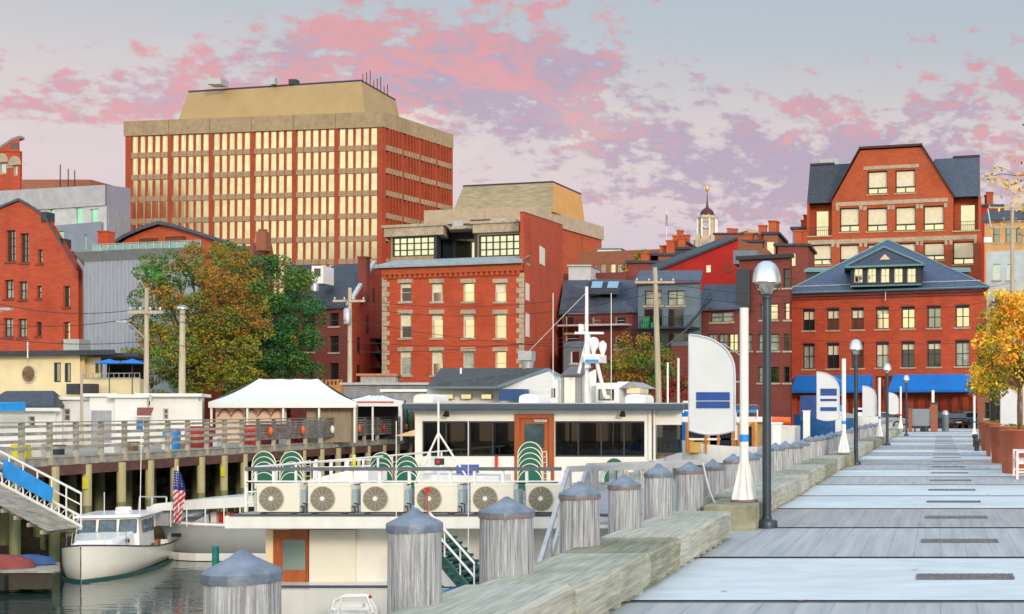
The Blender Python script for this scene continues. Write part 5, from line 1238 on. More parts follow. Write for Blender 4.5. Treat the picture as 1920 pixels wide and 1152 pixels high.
# right edge buildings
simple('right_orange_house', 'orange and grey house front behind the right utility pole', 1846, 150, 1960, 148, 415, mat('ochre_wall', (.62,.36,.14), .8, .08, 1), [(1862,425,1874,455),(1885,425,1897,455),(1905,425,1917,455)], glass=[GLW,GLM], roof=(1850,398,1960,3,SLATED))
simple('teal_house', 'pale teal shop building at the right edge behind the autumn leaves', 1850, 132, 1960, 130, 470, mat('teal_wall', (.50,.58,.60), .7, .08, 1), [(1862,495,1876,525),(1888,495,1902,525),(1862,550,1876,590),(1888,550,1902,590)], glass=[GLG,GLM], frame=WHITE)
simple('market_building', 'low brown brick market building right of the walk end', 1833, 104, 1990, 101, 700, BRB, [(1846,755,1858,785),(1866,750,1880,790),(1886,750,1900,790)], glass=[GLD,GLM], depth=12)
# ================================================================== TREES ON THE LEFT
gm = [LG, LOL, LBR]
tree('large_tree', (PX(372,88),88,0), 4.5, .35, cl([(330,520,88,1.9,0),(385,500,88,1.8,1),(430,540,87,2.2,2),(310,580,88,1.8,0),(370,580,87,2.4,1),(430,600,87,2.2,1),(300,640,88,2.0,1),(350,660,87,2.4,0),(420,670,87,2.4,1),(295,700,88,1.7,1),(370,715,87,1.8,1),(450,720,87,1.8,0),(360,478+20,89,1.3,2),(300,535,88,1.1,1),(470,600,87.5,1.2,2)]), 34000, .10, gm, 'large tree turning from olive green to rust beside the metal clad building', seed=11)
tree('large_tree', (PX(520,92),92,0), 4.0, .32, cl([(440,495,92,1.4,0),(490,500,92,1.6,1),(520,540,92,2.1,0),(480,560,92,2.0,1),(555,590,92,1.7,1),(500,620,92,2.4,1),(545,640,92,1.9,1),(470,660,92,2.2,1),(530,690,92,2.1,1),(470,705,92,1.9,0),(565,680,92,1.1,1),(505,478+10,92,.8,0),(445,475,92,.7,0),(575,630,92,.8,1)]), 29000, .10, [LG, LDG, LOL], 'dense dark green tree right of the rusty one', seed=12)
tree('small_autumn_tree', (PX(1195,92),92,0), 2.4, .15, cl([(1195,660,92,1.4,0),(1220,690,92,1.5,2),(1170,690,92,1.1,0),(1190,715,92,1.2,1),(1235,715,92,1.2,2),(1160,720,92,1.0,1),(1210,648,92,.8,1)]), 7500, .10, [LOL, LBR, LG], 'rounded small tree of green and rust behind the ferry roof', seed=13)
tree('small_autumn_tree', (PX(1262,96),96,0), 1.4, .1, cl([(1258,715,96,.9,0),(1275,725,96,.9,1),(1245,735,96,.8,0)]), 3500, .09, [LRD, LRD, LBR], 'low crimson tree right of the rust tree', seed=14)
tree('autumn_shrub', (PX(1205,160),160,4), 5.0, .15, cl([(1190,508,160,1.6,0),(1215,500,160,1.8,1),(1235,505,160,1.3,0)]), 2500, .2, [LOR, LOL, LBR], 'distant orange tree on the hill before the brown block', seed=15)

# ================================================================== LEFT PIER
XP = -30.0
m = M(); m.box(-62, XP, 40, 86, -.28, -.02)
for k in range(150):
    y = 40.1+k*.305; m.box(-36, XP+.04, y, y+.28, -.019, .0)
tag(m.build('pier_deck', WOODP), kind='structure')
m = M(); m.box(XP-.15, XP+.08, 40, 86, -.62, -.29)
tag(m.build('pier_girder', mat('rusty_girder', (.12,.05,.04), .7, .2, 2)), 'rusty brown girder under the edge of the timber pier', 'girder')
yv = 41.5; i = 0; rr = random.Random(21)
while yv < 86:
    t = thing('pier_pile', (XP+.05, yv, -7), 'green stained pile carrying the left pier, %s from the near end' % ordn(i), 'pile', 'piles under the left pier')
    x = XP+.05+rr.uniform(-.05,.05); q = M(); q.tube((x,yv,-7), (x,yv,-1.75), .16, .155, 12); q.build('wet_shaft', PILE, t); q = M(); q.tube((x,yv,-1.75), (x,yv,-.3), .15, .15, 12); q.build('dry_shaft', PILET, t)
    t2 = thing('pier_pile', (XP-3.2, yv, -7), 'shaded inner pile under the left pier, %s from the near end' % ordn(i), 'pile', 'piles under the left pier'); q = M(); q.tube((XP-3.2,yv+.4,-7), (XP-3.2,yv+.4,-.3), .2, .2, 10); q.build('shaft', PILE, t2)
    if i in (2, 7): q = M(); q.box(x+.02,x+.16,yv-.26,yv-.19,-1.15,-.75); q.build('yellow_marker', YPL, t)
    yv += rr.uniform(1.6,1.85); i += 1
t = thing('pier_railing', (XP, 41, 0), 'weathered timber rail fence with four rails along the left pier edge', 'railing')
yv = 40.5; k = 0
while yv < 86:
    q = M(); q.box(XP-.07, XP+.07, yv-.06, yv+.06, -.25, 1.18); q.build('post', mat('rail_post_wood', (.40,.37,.30), .85, .12, 3), t); yv += 1.32 if yv < 58 else 1.55; k += 1
for z in (.28,.52,.77,1.02):
    for (ya, yb, mt_) in ((40.5,56,WOODP),(56.02,86,WOODPD)): q = M(); q.box(XP+.071, XP+.11, ya, yb, z, z+.11 if z < 1 else z+.09); q.build('rail', mt_, t)
for z in (.38,.63,.88): q = M(); q.box(XP+.075, XP+.10, 56.02, 86, z+.03, z+.11); q.build('rail', WOODPD, t)
q = M(); q.box(XP-.10, XP+.12, 40.4, 56, 1.18, 1.22); q.build('cap_rail', WOODP, t); q = M(); q.box(XP-.10, XP+.12, 56.02, 86, 1.18, 1.22); q.build('cap_rail', WOODPD, t)
for i in range(9):
    yv = 57+i*2.9; q = M(); q.lathe((XP+.2, yv, .45), [(.02,0),(.09,.06),(.10,.28),(.05,.36),(.01,.40)], 10); tag(q.build('buoy', [ORANGE,ORANGE,WHITE,ORANGE,RED][i % 5] if not isinstance(ORANGE, list) else ORANGE), 'small %s fishing buoy hung on the pier rail, %s from the left' % (['orange','orange','white','orange','red'][i % 5], ordn(i)), 'buoy', 'buoys hung on the pier rail')
t = thing('stacked_bins', (PX(450,58.5),58.2,0), 'red fish crates stacked behind the middle of the pier rail', 'crates')
# individual crates
bpy.data.objects.remove(t)
for i, (a, b, Y) in enumerate([(378,396,57.5),(484,504,60),(506,526,60.5),(530,550,61),(553,573,62)]):
    for k in range(3):
        x0, x1 = PX(a,Y)-2.3, PX(b,Y)-2.3; x0 = -31.6; 
        yy0 = 2400*(-31.4)/(a-CX)*1; yy1 = 2400*(-31.4)/(b-CX)
        q = M(); q.box(-32.1,-31.3,min(yy0,yy1),max(yy0,yy1)-.05,.02+k*.30,.27+k*.30); q.box(-32.13,-31.27,min(yy0,yy1)-.02,max(yy0,yy1)-.03,.27+k*.30,.31+k*.30)
        tag(q.build('fish_crate', mat('crate_red', (.36,.02,.02), .6, .1, 3)), 'red fish crate behind the pier rail, %s stack from the left, %s' % (ORD[i], ['bottom','middle','top'][k]), 'crate', 'red crates behind the pier rail')
m = M(); m.box(-31.2,-30.7,43.0,43.25,0,.45); tag(m.build('yellow_bin', YPL), 'yellow bin behind the near end of the pier rail', 'bin')
m = M(); m.lathe((-31.5, 52.5, 0), [(.3,0),(.33,.8),(.3,.85)], 12); tag(m.build('blue_drum', BLUET), 'blue drum behind the pier rail before the white office hut', 'drum')
# sheds on the pier
def shed(name, label, a, b, Y, ytop, depth, mt, z0=0, roof=None, wins=(), door=None, Yb=None, over=.2):
    F = Fac(a, Y, b, Yb or Y); t = bthing(name, F, label, 'shed'); zt = PZ(ytop, Y)
    H = [F.rect(*r) for r in wins]; wall(F, z0, zt, H, mt, t, rev=.12)
    for h in H: window(F, h, t, glass=GLM, frame=FRAMEW, rows=2, rev=.12, fw=.05)
    shell(F, depth, z0, zt-.01, mt, t)
    q = M(); q.fb(F, -over, F.L+over, zt, zt+.14, -depth-.1, over); q.build('roof', roof or WHITE, t)
    for dd in (door or []):
        h = F.rect(*dd[:4]); q = M(); q.fb(F, h[0], h[1], max(h[2],z0), h[3], 0, .05); q.build('door', mat('door_blue', (.02,.16,.50), .5) if dd[4:] == () else mat('door_grey', (.35,.37,.4), .5), t)
    return t, F, zt
WSH = mat('white_siding', (.76,.78,.78), .6, .04, 1.5, stretch=(1,1,5))
def gable_shed():
    F = Fac(-20, 56, 104, 55); t = bthing('gabled_shed', F, 'white shed with shallow grey shingled gable roof at the left of the pier', 'shed'); ze = PZ(766, 55.5)
    wall(F, 0, ze, [F.rect(52,780,66,800)], WSH, t, rev=.1); shell(F, 4, 0, ze-.02, WSH, t)
    zr = PZ(738, 58)
    q = M(); q.prism([F.w(-.2,ze,.3), F.w(F.L+.25,ze,.3), F.w(F.L-1.1,zr,-2.2), F.w(-.2,zr,-2.2)], (0,.05,.12)); q.prism([F.w(F.L+.25,ze,.3), F.w(F.L+.25,ze,-4.6), F.w(F.L-1.1,zr,-2.2)], (0.05,0,.12)); q.build('roof', SLATED, t)
    q = M(); q.fb(F, -.2, F.L+.3, ze-.12, ze+.02, .02, .34); q.build('fascia', WHITE, t)
    window(F, F.rect(52,780,66,800), t, glass=GLM, frame=FRAMEW, rev=.1, fw=.04)
    a = Fac(-20, 53.5, 27, 53.2); q = M(); q.prism([a.w(0,PZ(754,53),-.5),a.w(0,PZ(757,53),.6),a.w(0,PZ(771,53),.62),a.w(0,PZ(771,53),-.5)], tuple(Vector(a.w(a.L,0))-Vector(a.w(0,0)))); q.build('blue_awning', BLUET, t)
gable_shed()
shed('white_shed', 'low white shed behind the pier rail right of the gabled shed', 108, 168, 58, 750, 4, WSH, wins=[(118,766,132,790)])
shed('white_container', 'plain white box container with a recessed grey roller door', 168, 215, 57.5, 744, 4, WHITE, door=[(172,770,209,835,1)])
shed('white_shed', 'long white shed with small red canopy and blue door', 215, 276, 57, 752-6, 5, WSH, door=[(257,788,268,806)], wins=[(276-3,752,281-3,760)])
t, F, zt = shed('white_office', 'long flat roofed white hut with sliding window near the utility pole', 276, 372, 59, 744, 5, WHITE, wins=[(305,766,316,787)], over=.35)
t = thing('small_canopy', (PX(270,56.5),56.5,1), 'small maroon canopy on the white shed above the blue door', 'canopy')
M().prism([P(257,766,56.9),P(288,766,56.9),P(282,781,56.2),P(257,781,56.2)], (0,.02,.04)).build('cover', mat('maroon_canvas', (.22,.06,.05), .8), t); M().tube(P(257,781,56.22), P(282,781,56.22), .03, n=6).build('bar', WHITE, t)
# scattered things on the pier behind the rail
rr = random.Random(31)
cols = [WHITE, DGREY, WHITE, mat('brown_box', (.25,.15,.08), .8), WHITE, mat('brown_box', (.25,.15,.08), .8), WHITE, RED]
nm = {RED.name:'red', BLUET.name:'blue', WHITE.name:'white', DGREY.name:'dark', ORANGE.name:'orange', 'brown_box':'brown'}
for i in range(10):
    yv = 43.8+i*2.1; c = cols[i % len(cols)]; x = -30.9-rr.uniform(0,1.2); w_, h = rr.uniform(.3,.5), rr.uniform(.25,.65)
    q = M(); q.box(x-w_/2,x+w_/2,yv,yv+w_*.8,0,h); q.box(x-w_/2-.03,x+w_/2+.03,yv-.03,yv+w_*.8+.03,h,h+.06)
    tag(q.build('storage_tote', c), '%s lidded tote behind the left pier rail, %s from the near end' % (nm[c.name], ordn(i)), 'tote', 'totes and boxes behind the left pier rail')
# big tent
def tent(label, a, b, Ya, depth, zev, zpk, hipin, mt=TENT, wallmt=None, n=5):
    F = Fac(a, Ya, b, Ya+.6); t = bthing('party_tent', F, label, 'tent')
    L = F.L; c = [F.w(0,zev,0), F.w(L,zev,0), F.w(L,zev,-depth), F.w(0,zev,-depth)]; r0, r1 = F.w(hipin,zpk,-depth/2), F.w(L-hipin,zpk,-depth/2)
    q = M(); S_ = 10
    def sag(p, q_, k): 
        p = Vector(p); q_ = Vector(q_); v = p.lerp(q_, k); v.z -= .10*sin(pi*k)*abs(p.z-q_.z); return v
    # front slope with sag rows
    rows = []
    for k in range(S_+1): rows.append([sag(c[0], r0, k/S_), sag(c[1], r1, k/S_)])
    nx = 8
    grid = [[rows[k][0].lerp(rows[k][1], j/nx)-Vector((0,0,.05*(.5-.5*cos(2*pi*j*n/nx/1.0)))) for j in range(nx+1)] for k in range(S_+1)]
    q.add([p for r in grid for p in r], [(k*(nx+1)+j, k*(nx+1)+j+1, (k+1)*(nx+1)+j+1, (k+1)*(nx+1)+j) for k in range(S_) for j in range(nx)], True)
    for (p0, p1, rr_) in ((c[1], c[2], r1), (c[3], c[0], r0)): q.add([p0, p1, rr_], [(0,1,2)])
    q.add([c[2], c[3], r0, r1], [(0,1,2,3)]); q.build('canopy', mt, t)
    q = M(); q.fb(F, 0, L, zev-.28, zev+.01, -.02, .02); q.fb(F, 0, L, zev-.28, zev, -depth-.02, -depth+.02); q.add([F.w(L,zev-.28,0),F.w(L,zev-.28,-depth),F.w(L,zev,-depth),F.w(L,zev,0)], [(0,1,2,3)]); q.build('valance', mt, t)
    for k in range(n): q = M(); u = .1+(L-.2)*k/(n-1); q.fb(F, u-.04, u+.04, 0, zev-.2, -.12, -.04); q.build('pole', WHITE, t)
    return t, F
t, F = tent('big white marquee tent with hipped roof beside the pier', 391, 668, 62, 7, PZ(754,62), PZ(710,65), 2.0)
q = M(); q.fb(F, 0, F.L*.48, 0, PZ(759,62), -.8, -.72); q.build('back_wall', mat('peach_wall', (.72,.55,.42), .8, .05, 1), t)
q = M(); q.fb(F, F.L*.62, F.L*.97, 0, PZ(759,62), -.8, -.72); q.build('back_curtain', mat('tan_board', (.30,.24,.17), .8, .15, 3, stretch=(6,6,.3)), t)
rr = random.Random(41)
q = M()
for k in range(40):
    u = F.L*.03+F.L*.45*k/40; z = PZ(775,62)+.28*abs(sin(k*pi/8)); q.fb(F, u, u+.06, z-.13, z-.06, -.5, -.42)
tag(q.build('bunting_string', [mat('bunting', (.25,.03,.02), .7)]), 'zigzag string of small dark and red bunting under the tent front', 'bunting')
for i in range(6): u = F.L*(.55+.07*i); c = F.w(u, .74, -2.5); tt = thing('bistro_table', (c[0],c[1],0), 'small dark bistro table under the tent, %s from the left' % ORD[i], 'table', 'bistro tables under the tent'); q = M(); q.lathe((c[0],c[1],0), [(.35,.72),(.35,.75)], 14); q.build('top', DGREY, tt); q = M(); q.lathe((c[0],c[1],0), [(.2,0),(.03,.05),(.03,.72)], 10); q.build('stem', DGREY, tt)
t, F = tent('smaller low white tent right of the big marquee', 640, 756, 66, 4, PZ(752,66), PZ(741,68), 1.2, n=3)
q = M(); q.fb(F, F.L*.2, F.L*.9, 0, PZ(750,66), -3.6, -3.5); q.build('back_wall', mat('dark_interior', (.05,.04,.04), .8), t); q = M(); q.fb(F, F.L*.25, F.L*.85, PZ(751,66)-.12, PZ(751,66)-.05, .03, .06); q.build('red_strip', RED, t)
# sheds, roofs behind the tent
t, F, zt = shed('grey_roofed_shed', 'long low shed with mottled grey roof behind the small tent', 645, 800, 78, 722, 6, mat('grey_board', (.22,.22,.23), .8, .15, 2), roof=GALV)
t, F, zt = shed('stone_hut', 'small grey block hut with orange edged roof under the quoined building', 676, 742, 84, 705, 4, mat('block_grey', (.33,.32,.31), .9, .15, 3), roof=mat('orange_edge', (.5,.16,.08), .7))
t, F, zt = shed('dockside_shop', 'low dock shop with white fascia left of the ferry roof', 722, 830, 72, 735, 5, mat('shop_mixed', (.30,.32,.34), .7, .2, 2), roof=WHITE)
for i in range(9):
    Y = 71.6; px = 738+i*11; c = [ORANGE, WHITE, DGREY, mat('pot_green', (.04,.12,.06), .7)][i % 4]; x = PX(px,Y); q = M(); q.lathe((x,Y,.0), [(.16,0),(.18,.9),(.2,1.1+.12*(i % 3)),(.08,1.5+.2*(i%3)),(.02,1.75+.2*(i%3))], 8)
    tag(q.build('dock_post', c), 'short %s bollard post in front of the dock shop, %s from the left' % (['orange','white','dark','green'][i % 4], ORD[i]), 'post', 'posts in front of the dock shop')
# orange coloured wooden terrace between tent and slate house
t = thing('timber_deck', (PX(610,90),90,0), 'orange timber terrace above the tent roof', 'terrace')
q = M(); q.box(PX(585,90),PX(640,90),90,93,0,PZ(722,90)); q.build('floor', mat('deck_orange', (.50,.22,.06), .7, .15, 3), t)
for k in range(8): x = PX(588,90)+k*.27; q = M(); q.box(x,x+.10,90,90.1,PZ(722,90),PZ(712,90)); q.build('post', mat('deck_orange', (.50,.22,.06), .7), t)

# white gable boathouse behind the ferry
def boathouse():
    Y = 62; F = Fac(805, 62, 1000, 60.5); t = bthing('boathouse', F, 'white walled boathouse with dark shingled roof behind the ferry roof', 'boathouse')
    ze = PZ(728, 61); zr = PZ(694, 65); z0 = 0
    q = M(); q.box(PX(808,62),PX(1048,60),61.5,69,-.5,ze); q.build('wall', WSH, t)
    G = Fac(938, 60.2, 1050, 59.4)
    q = M(); q.prism([G.w(0,-.5),G.w(G.L,-.5),G.w(G.L,PZ(729,60)),G.uzp(1028,697) if hasattr(G,'uzp') else G.w(*G.uz(1028,697)),G.w(0,PZ(727,60))], (0,1.3,0)); q.build('gable_wall', WSH, t)
    a = Vector(P(800,727,61)); b = Vector(P(935,727,60.0)); c = Vector(P(1028,694,60.0)); d = Vector(P(825,694,66))
    q = M(); q.prism([a, b, c, d], (0,.1,.10)); q.build('roof', mat('shingle_dark', (.055,.065,.07), .8, .2, 4), t)
    q = M(); q.beam(b+Vector((0,-.1,.02)), c+Vector((0,-.1,.02)), .12, .16); q.beam(c+Vector((0,-.1,.02)), Vector(P(1062,712,60)), .12, .16); q.beam(a+Vector((0,-.1,.0)), b+Vector((0,-.1,.0)), .12, .12); q.build('trim', GREYB, t)
    q = M(); q.box(PX(942,59.5),PX(988,59.5),59.0,59.9,PZ(752,59.5),PZ(730,59.5)); q.build('blue_door', mat('door_navy', (.02,.07,.20), .5), t)
    for x in (828,862,900): q = M(); q.box(PX(x,61),PX(x+18,61),61.2,61.5,PZ(748,61),PZ(740,61)); q.build('window', GLC, t)
    q = M(); q.tube(P(864,706,63), P(864,690,63), .06, n=6); q.build('vent_pipe', GALV, t)
boathouse()

# gangway to the floats
t = thing('gangway', (P(20,880,44)[0],44,-1), 'sloping aluminium gangway with bright blue side banner at the lower left', 'gangway')
A0, A1 = Vector(P(-60,880,42)), Vector(P(150,985,40)); A0 = Vector(P(-60,878,41)); A1 = Vector(P(152,990,39)); side = Vector((.1,1.3,0)); A0 = A0-side+Vector((0,0,.02)); A1 = A1-side
for k, s in enumerate((side,)):
    q = M(); q.beam(A0+s, A1+s, .08, .14); q.beam(A0+s+Vector((0,0,.35)), A1+s+Vector((0,0,.35)), .05, .05); q.beam(A0+s+Vector((0,0,1.05)), A1+s+Vector((0,0,1.05)), .05, .05); q.beam(A0+s+Vector((0,0,.7)), A1+s+Vector((0,0,.7)), .03, .03)
    n = 16
    for j in range(n+1): p = (A0+s).lerp(A1+s, j/n); q.tube(p, p+Vector((0,0,1.05 if j % 2 == 0 else .35)), .022, n=5)
    for j in range(n): p = (A0+s).lerp(A1+s, j/n); r = (A0+s).lerp(A1+s, (j+1)/n); q.tube(p, r+Vector((0,0,.35)), .015, n=4)
    q.build('railing', ALU if False else WHITE, t)
q = M()
for j in range(44): p = A0.lerp(A1, (j+.1)/44); r = A0.lerp(A1, (j+.75)/44); q.prism([p, r, r+side, p+side], (0,0,.03))
for j in range(9): p = A0.lerp(A1, (j+.5)/9)-Vector((0,0,.12)); q.beam(p, p+side, .09, .12)
q.build('treads', WOODP, t)
p, r = Vector(P(5,876,41.5)), Vector(P(99,928,40.6)); q = M(); a, b = Vector(P(8,861,40.3)), Vector(P(100,915,39.3)); c, d = Vector(P(97,943,39.3)), Vector(P(5,893,40.3)); q.prism([a, b, c, d], (0,-.03,0)); q.build('blue_banner', BLUET, t)
# floats
t = thing('floating_dock', (P(50,1060,37)[0],37,-3.6), 'low timber floating dock at the lower left corner', 'dock')
x0, x1 = P(-80,1060,36)[0], P(100,1060,36)[0]
q = M(); xa = lambda y: PX(97, y); q.hexa([(x0,36.2,-3.45),(xa(36.2),36.2,-3.45),(xa(38.2),38.2,-3.45),(x0,38.2,-3.45)],[(x0,36.2,-2.98),(xa(36.2),36.2,-2.98),(xa(38.2),38.2,-2.98),(x0,38.2,-2.98)]); q.build('frame', mat('dock_dark', (.05,.04,.03), .8), t)
q = M()
for k in range(7): q.box(x0-.05,PX(100,36.1+k*.31),36.1+k*.31,36.38+k*.31,-2.979,-2.93)
q.build('planks', WOODP, t); q = M(); q.box(x1-2.6,x1-1.4,36.02,36.19,-3.45,-3.05); q.build('fender', mat('fender_black', (.02,.02,.025), .6), t)
t = thing('dinghy', (P(10,1058,37)[0],37,-2.9), 'upturned small red boat with blue cover on the floating dock', 'dinghy')
c = P(8,1066,37); q = M(); q.lathe((c[0],36.9,-2.92), [(.95,0),(.85,.18),(.55,.32),(.05,.38)], 16, sy=.5); q.build('hull', mat('dinghy_red', (.20,.03,.02), .5), t); q = M(); q.lathe((c[0]+.3,37.6,-2.9), [(.8,0),(.65,.18),(.3,.26),(.05,.28)], 14, sy=.35); q.build('cover', mat('dinghy_blue', (.02,.07,.22), .6), t)

# ================================================================== BOATS
def hull_mesh(secs, mt, name, parent, smooth=True, local=True):
    # secs: list of sections; each list of points from keel to gunwale on +x side -> mirrored
    m = M(); n = len(secs[0]); 
    for s in (1,-1):
        vs = [(s*p[0],p[1],p[2]) for sec in secs for p in sec]
        m.add(vs, [(k*n+j,k*n+j+1,(k+1)*n+j+1,(k+1)*n+j) for k in range(len(secs)-1) for j in range(n-1)], smooth)
    a = secs[-1]; m.add([(p[0],p[1],p[2]) for p in a]+[(-p[0],p[1],p[2]) for p in a[::-1]], [tuple(range(2*n))])
    return m.build(name, mt, parent, local=local)
def lobster():
    t = thing('lobster_boat', (0,0,0), 'white lobster boat with three window wheelhouse moored by the gangway', 'boat')
    # bow at -y (towards viewer), stern +y ; length 8.4
    def sec(y, bw, fb, kd): # beam half width at gunwale, freeboard z, keel depth
        return [(0.0,y,kd),(bw*.55,y,kd+.25 if bw > .1 else kd+.1),(bw*.90,y,.12),(bw*.97,y,.45*fb),(bw,y,fb)]
    S_ = [sec(-4.6,.02,1.50,-.05),sec(-4.35,.30,1.47,-.2),sec(-3.7,.78,1.38,-.4),sec(-2.8,1.15,1.26,-.45),sec(-1.5,1.42,1.10,-.45),sec(0,1.52,.95,-.42),sec(2,1.5,.86,-.4),sec(3.9,1.36,.86,-.35)]
    h = hull_mesh(S_, mat('hull_cream', (.80,.80,.73), .3, .03, 1, coat=.3), 'hull', t)
    q = M()
    gp = [s[-1] for s in S_]
    for s in (1,-1):
        for a, b in zip(gp, gp[1:]): q.tube((s*a[0],a[1],a[2]), (s*b[0],b[1],b[2]), .035, n=6)
    q.build('rub_rail', mat('rail_dark', (.05,.06,.07), .5), t, local=True)
    q = M(); sb = [(s[3][0]*1.012+.01, s[3][1], .08) for s in S_]
    for s in (1,-1): q.add([(s*p[0],p[1],-.3) for p in sb]+[(s*p[0],p[1],.10) for p in sb], [(i,i+1,len(sb)+i+1,len(sb)+i) for i in range(len(sb)-1)])
    q.build('boot_stripe', mat('boot_green', (.015,.09,.08), .5), t, local=True)
    q = M(); dk = [(s[-1][0]-.05,s[-1][1],s[-1][2]-.04) for s in S_]; q.add([(p[0],p[1],p[2]) for p in dk]+[(-p[0],p[1],p[2]) for p in dk], [(i,i+1,len(dk)+i+1,len(dk)+i) for i in range(4)]); q.add([(1.3,0,.5),(-1.3,0,.5),(-1.25,3.8,.5),(1.25,3.8,.5)], [(0,1,2,3)]); q.build('deck', WHITEB, t, local=True)
    q = M(); q.hexa([(-.75,-3.3,1.3),(.75,-3.3,1.3),(1.05,-1.4,1.1),(-1.05,-1.4,1.1)], [(-.6,-3.0,1.55),(.6,-3.0,1.55),(.95,-1.4,1.75),(-.95,-1.4,1.75)]); q.build('trunk_cabin', WHITEB, t, local=True, bevel=.04)
    for s in (-1,1): q = M(); q.tube((s*.9,-2.2,1.42),(s*1.0,-2.2,1.42),.09,n=10); q.build('porthole', GLD, t, local=True)
    # wheelhouse
    z0, z1 = 1.0, 2.35
    q = M()
    A = [(-1.18,-1.45,z0),(1.18,-1.45,z0),(1.22,.7,z0),(-1.22,.7,z0)]; B = [(-1.05,-1.15,z1),(1.05,-1.15,z1),(1.12,.7,z1),(-1.12,.7,z1)]
    q.hexa(A, B); q.build('wheelhouse', WHITEB, t, local=True, bevel=.04)
    q = M(); q.hexa([(-1.22,-1.4,z1),(1.22,-1.4,z1),(1.25,1.8,z1),(-1.25,1.8,z1)], [(-1.12,-1.25,z1+.12),(1.12,-1.25,z1+.12),(1.18,1.75,z1+.10),(-1.18,1.75,z1+.10)]); q.build('roof', WHITEB, t, local=True, bevel=.03)
    GB = mat('boat_glass', (.07,.12,.16), .08, .3, 1.5, spec=1.0)
    f = lambda x, z: (x, -1.45+(z-z0)/(z1-z0)*.3-.012, z)
    for c in (-.72,0,.72):
        w_ = .30; q = M(); pts = [f(c-w_,1.68), f(c+w_,1.68), f(c+w_*.95,2.24), f(c-w_*.95,2.24)]; q.prism(pts, (0,-.015,.003)); wi = q.build('windshield', GB, t, local=True)
        fr = M()
        for a, b in zip(pts, pts[1:]+pts[:1]): fr.tube(a, b, .022, n=5)
        fr.build('gasket', mat('gasket_dark', (.05,.055,.06), .6), wi, local=True)
    for s in (-1,1):
        q = M(); q.prism([(s*1.185,-.85,1.65),(s*1.195,-.1,1.65),(s*1.15,-.1,2.2),(s*1.135,-.85,2.2)], (s*.02,0,0)); q.build('side_window', GB, t, local=True)
        q = M(); q.prism([(s*1.20,.05,1.65),(s*1.205,.6,1.65),(s*1.16,.6,2.2),(s*1.15,.05,2.2)], (s*.02,0,0)); q.build('side_window', GB, t, local=True)
    q = M(); q.box(-.05,.45,.0,.5,z1+.1,z1+.2); q.lathe((.2,.2,z1+.2), [(.28,0),(.30,.08),(.26,.16)], 16); q.build('radar', WHITE, t, local=True)
    q = M(); q.tube((.7,.6,z1+.1),(.75,.6,z1+3.6),.015,n=5); q.tube((-.6,.6,z1+.1),(-.6,.6,z1+1.0),.015,n=5); q.build('antenna', WHITE, t, local=True)
    q = M()
    rp = [(s*x,y,z) for s in (1,) for x,y,z in [(1.05,-2.6,1.28),(1.0,-2.7,1.85),(.55,-3.6,1.95),(.04,-4.4,2.0)]]
    for s in (1,-1): q.path([(s*x,y,z) for x,y,z in rp], .016, 5); q.tube((s*.55,-3.75,1.38),(s*.55,-3.6,1.95),.014,n=5)
    q.build('bow_rail', ALU, t, local=True)
    q = M(); q.box(1.0,1.25,1.0,1.5,.5,1.1); q.build('deck_gear', mat('gear_orange', (.35,.15,.07), .7), t, local=True); q = M(); q.box(-.6,.2,1.6,2.3,.5,1.0); q.build('bait_box', mat('gear_orange', (.35,.15,.07), .7), t, local=True)
    return t
lb = lobster(); c = P(104,1085,39.5); lb.location = (c[0]+.15, 42.2, -3.6); lb.rotation_euler = (0,0,R(18)); lb.scale = (.80,.78,.74)
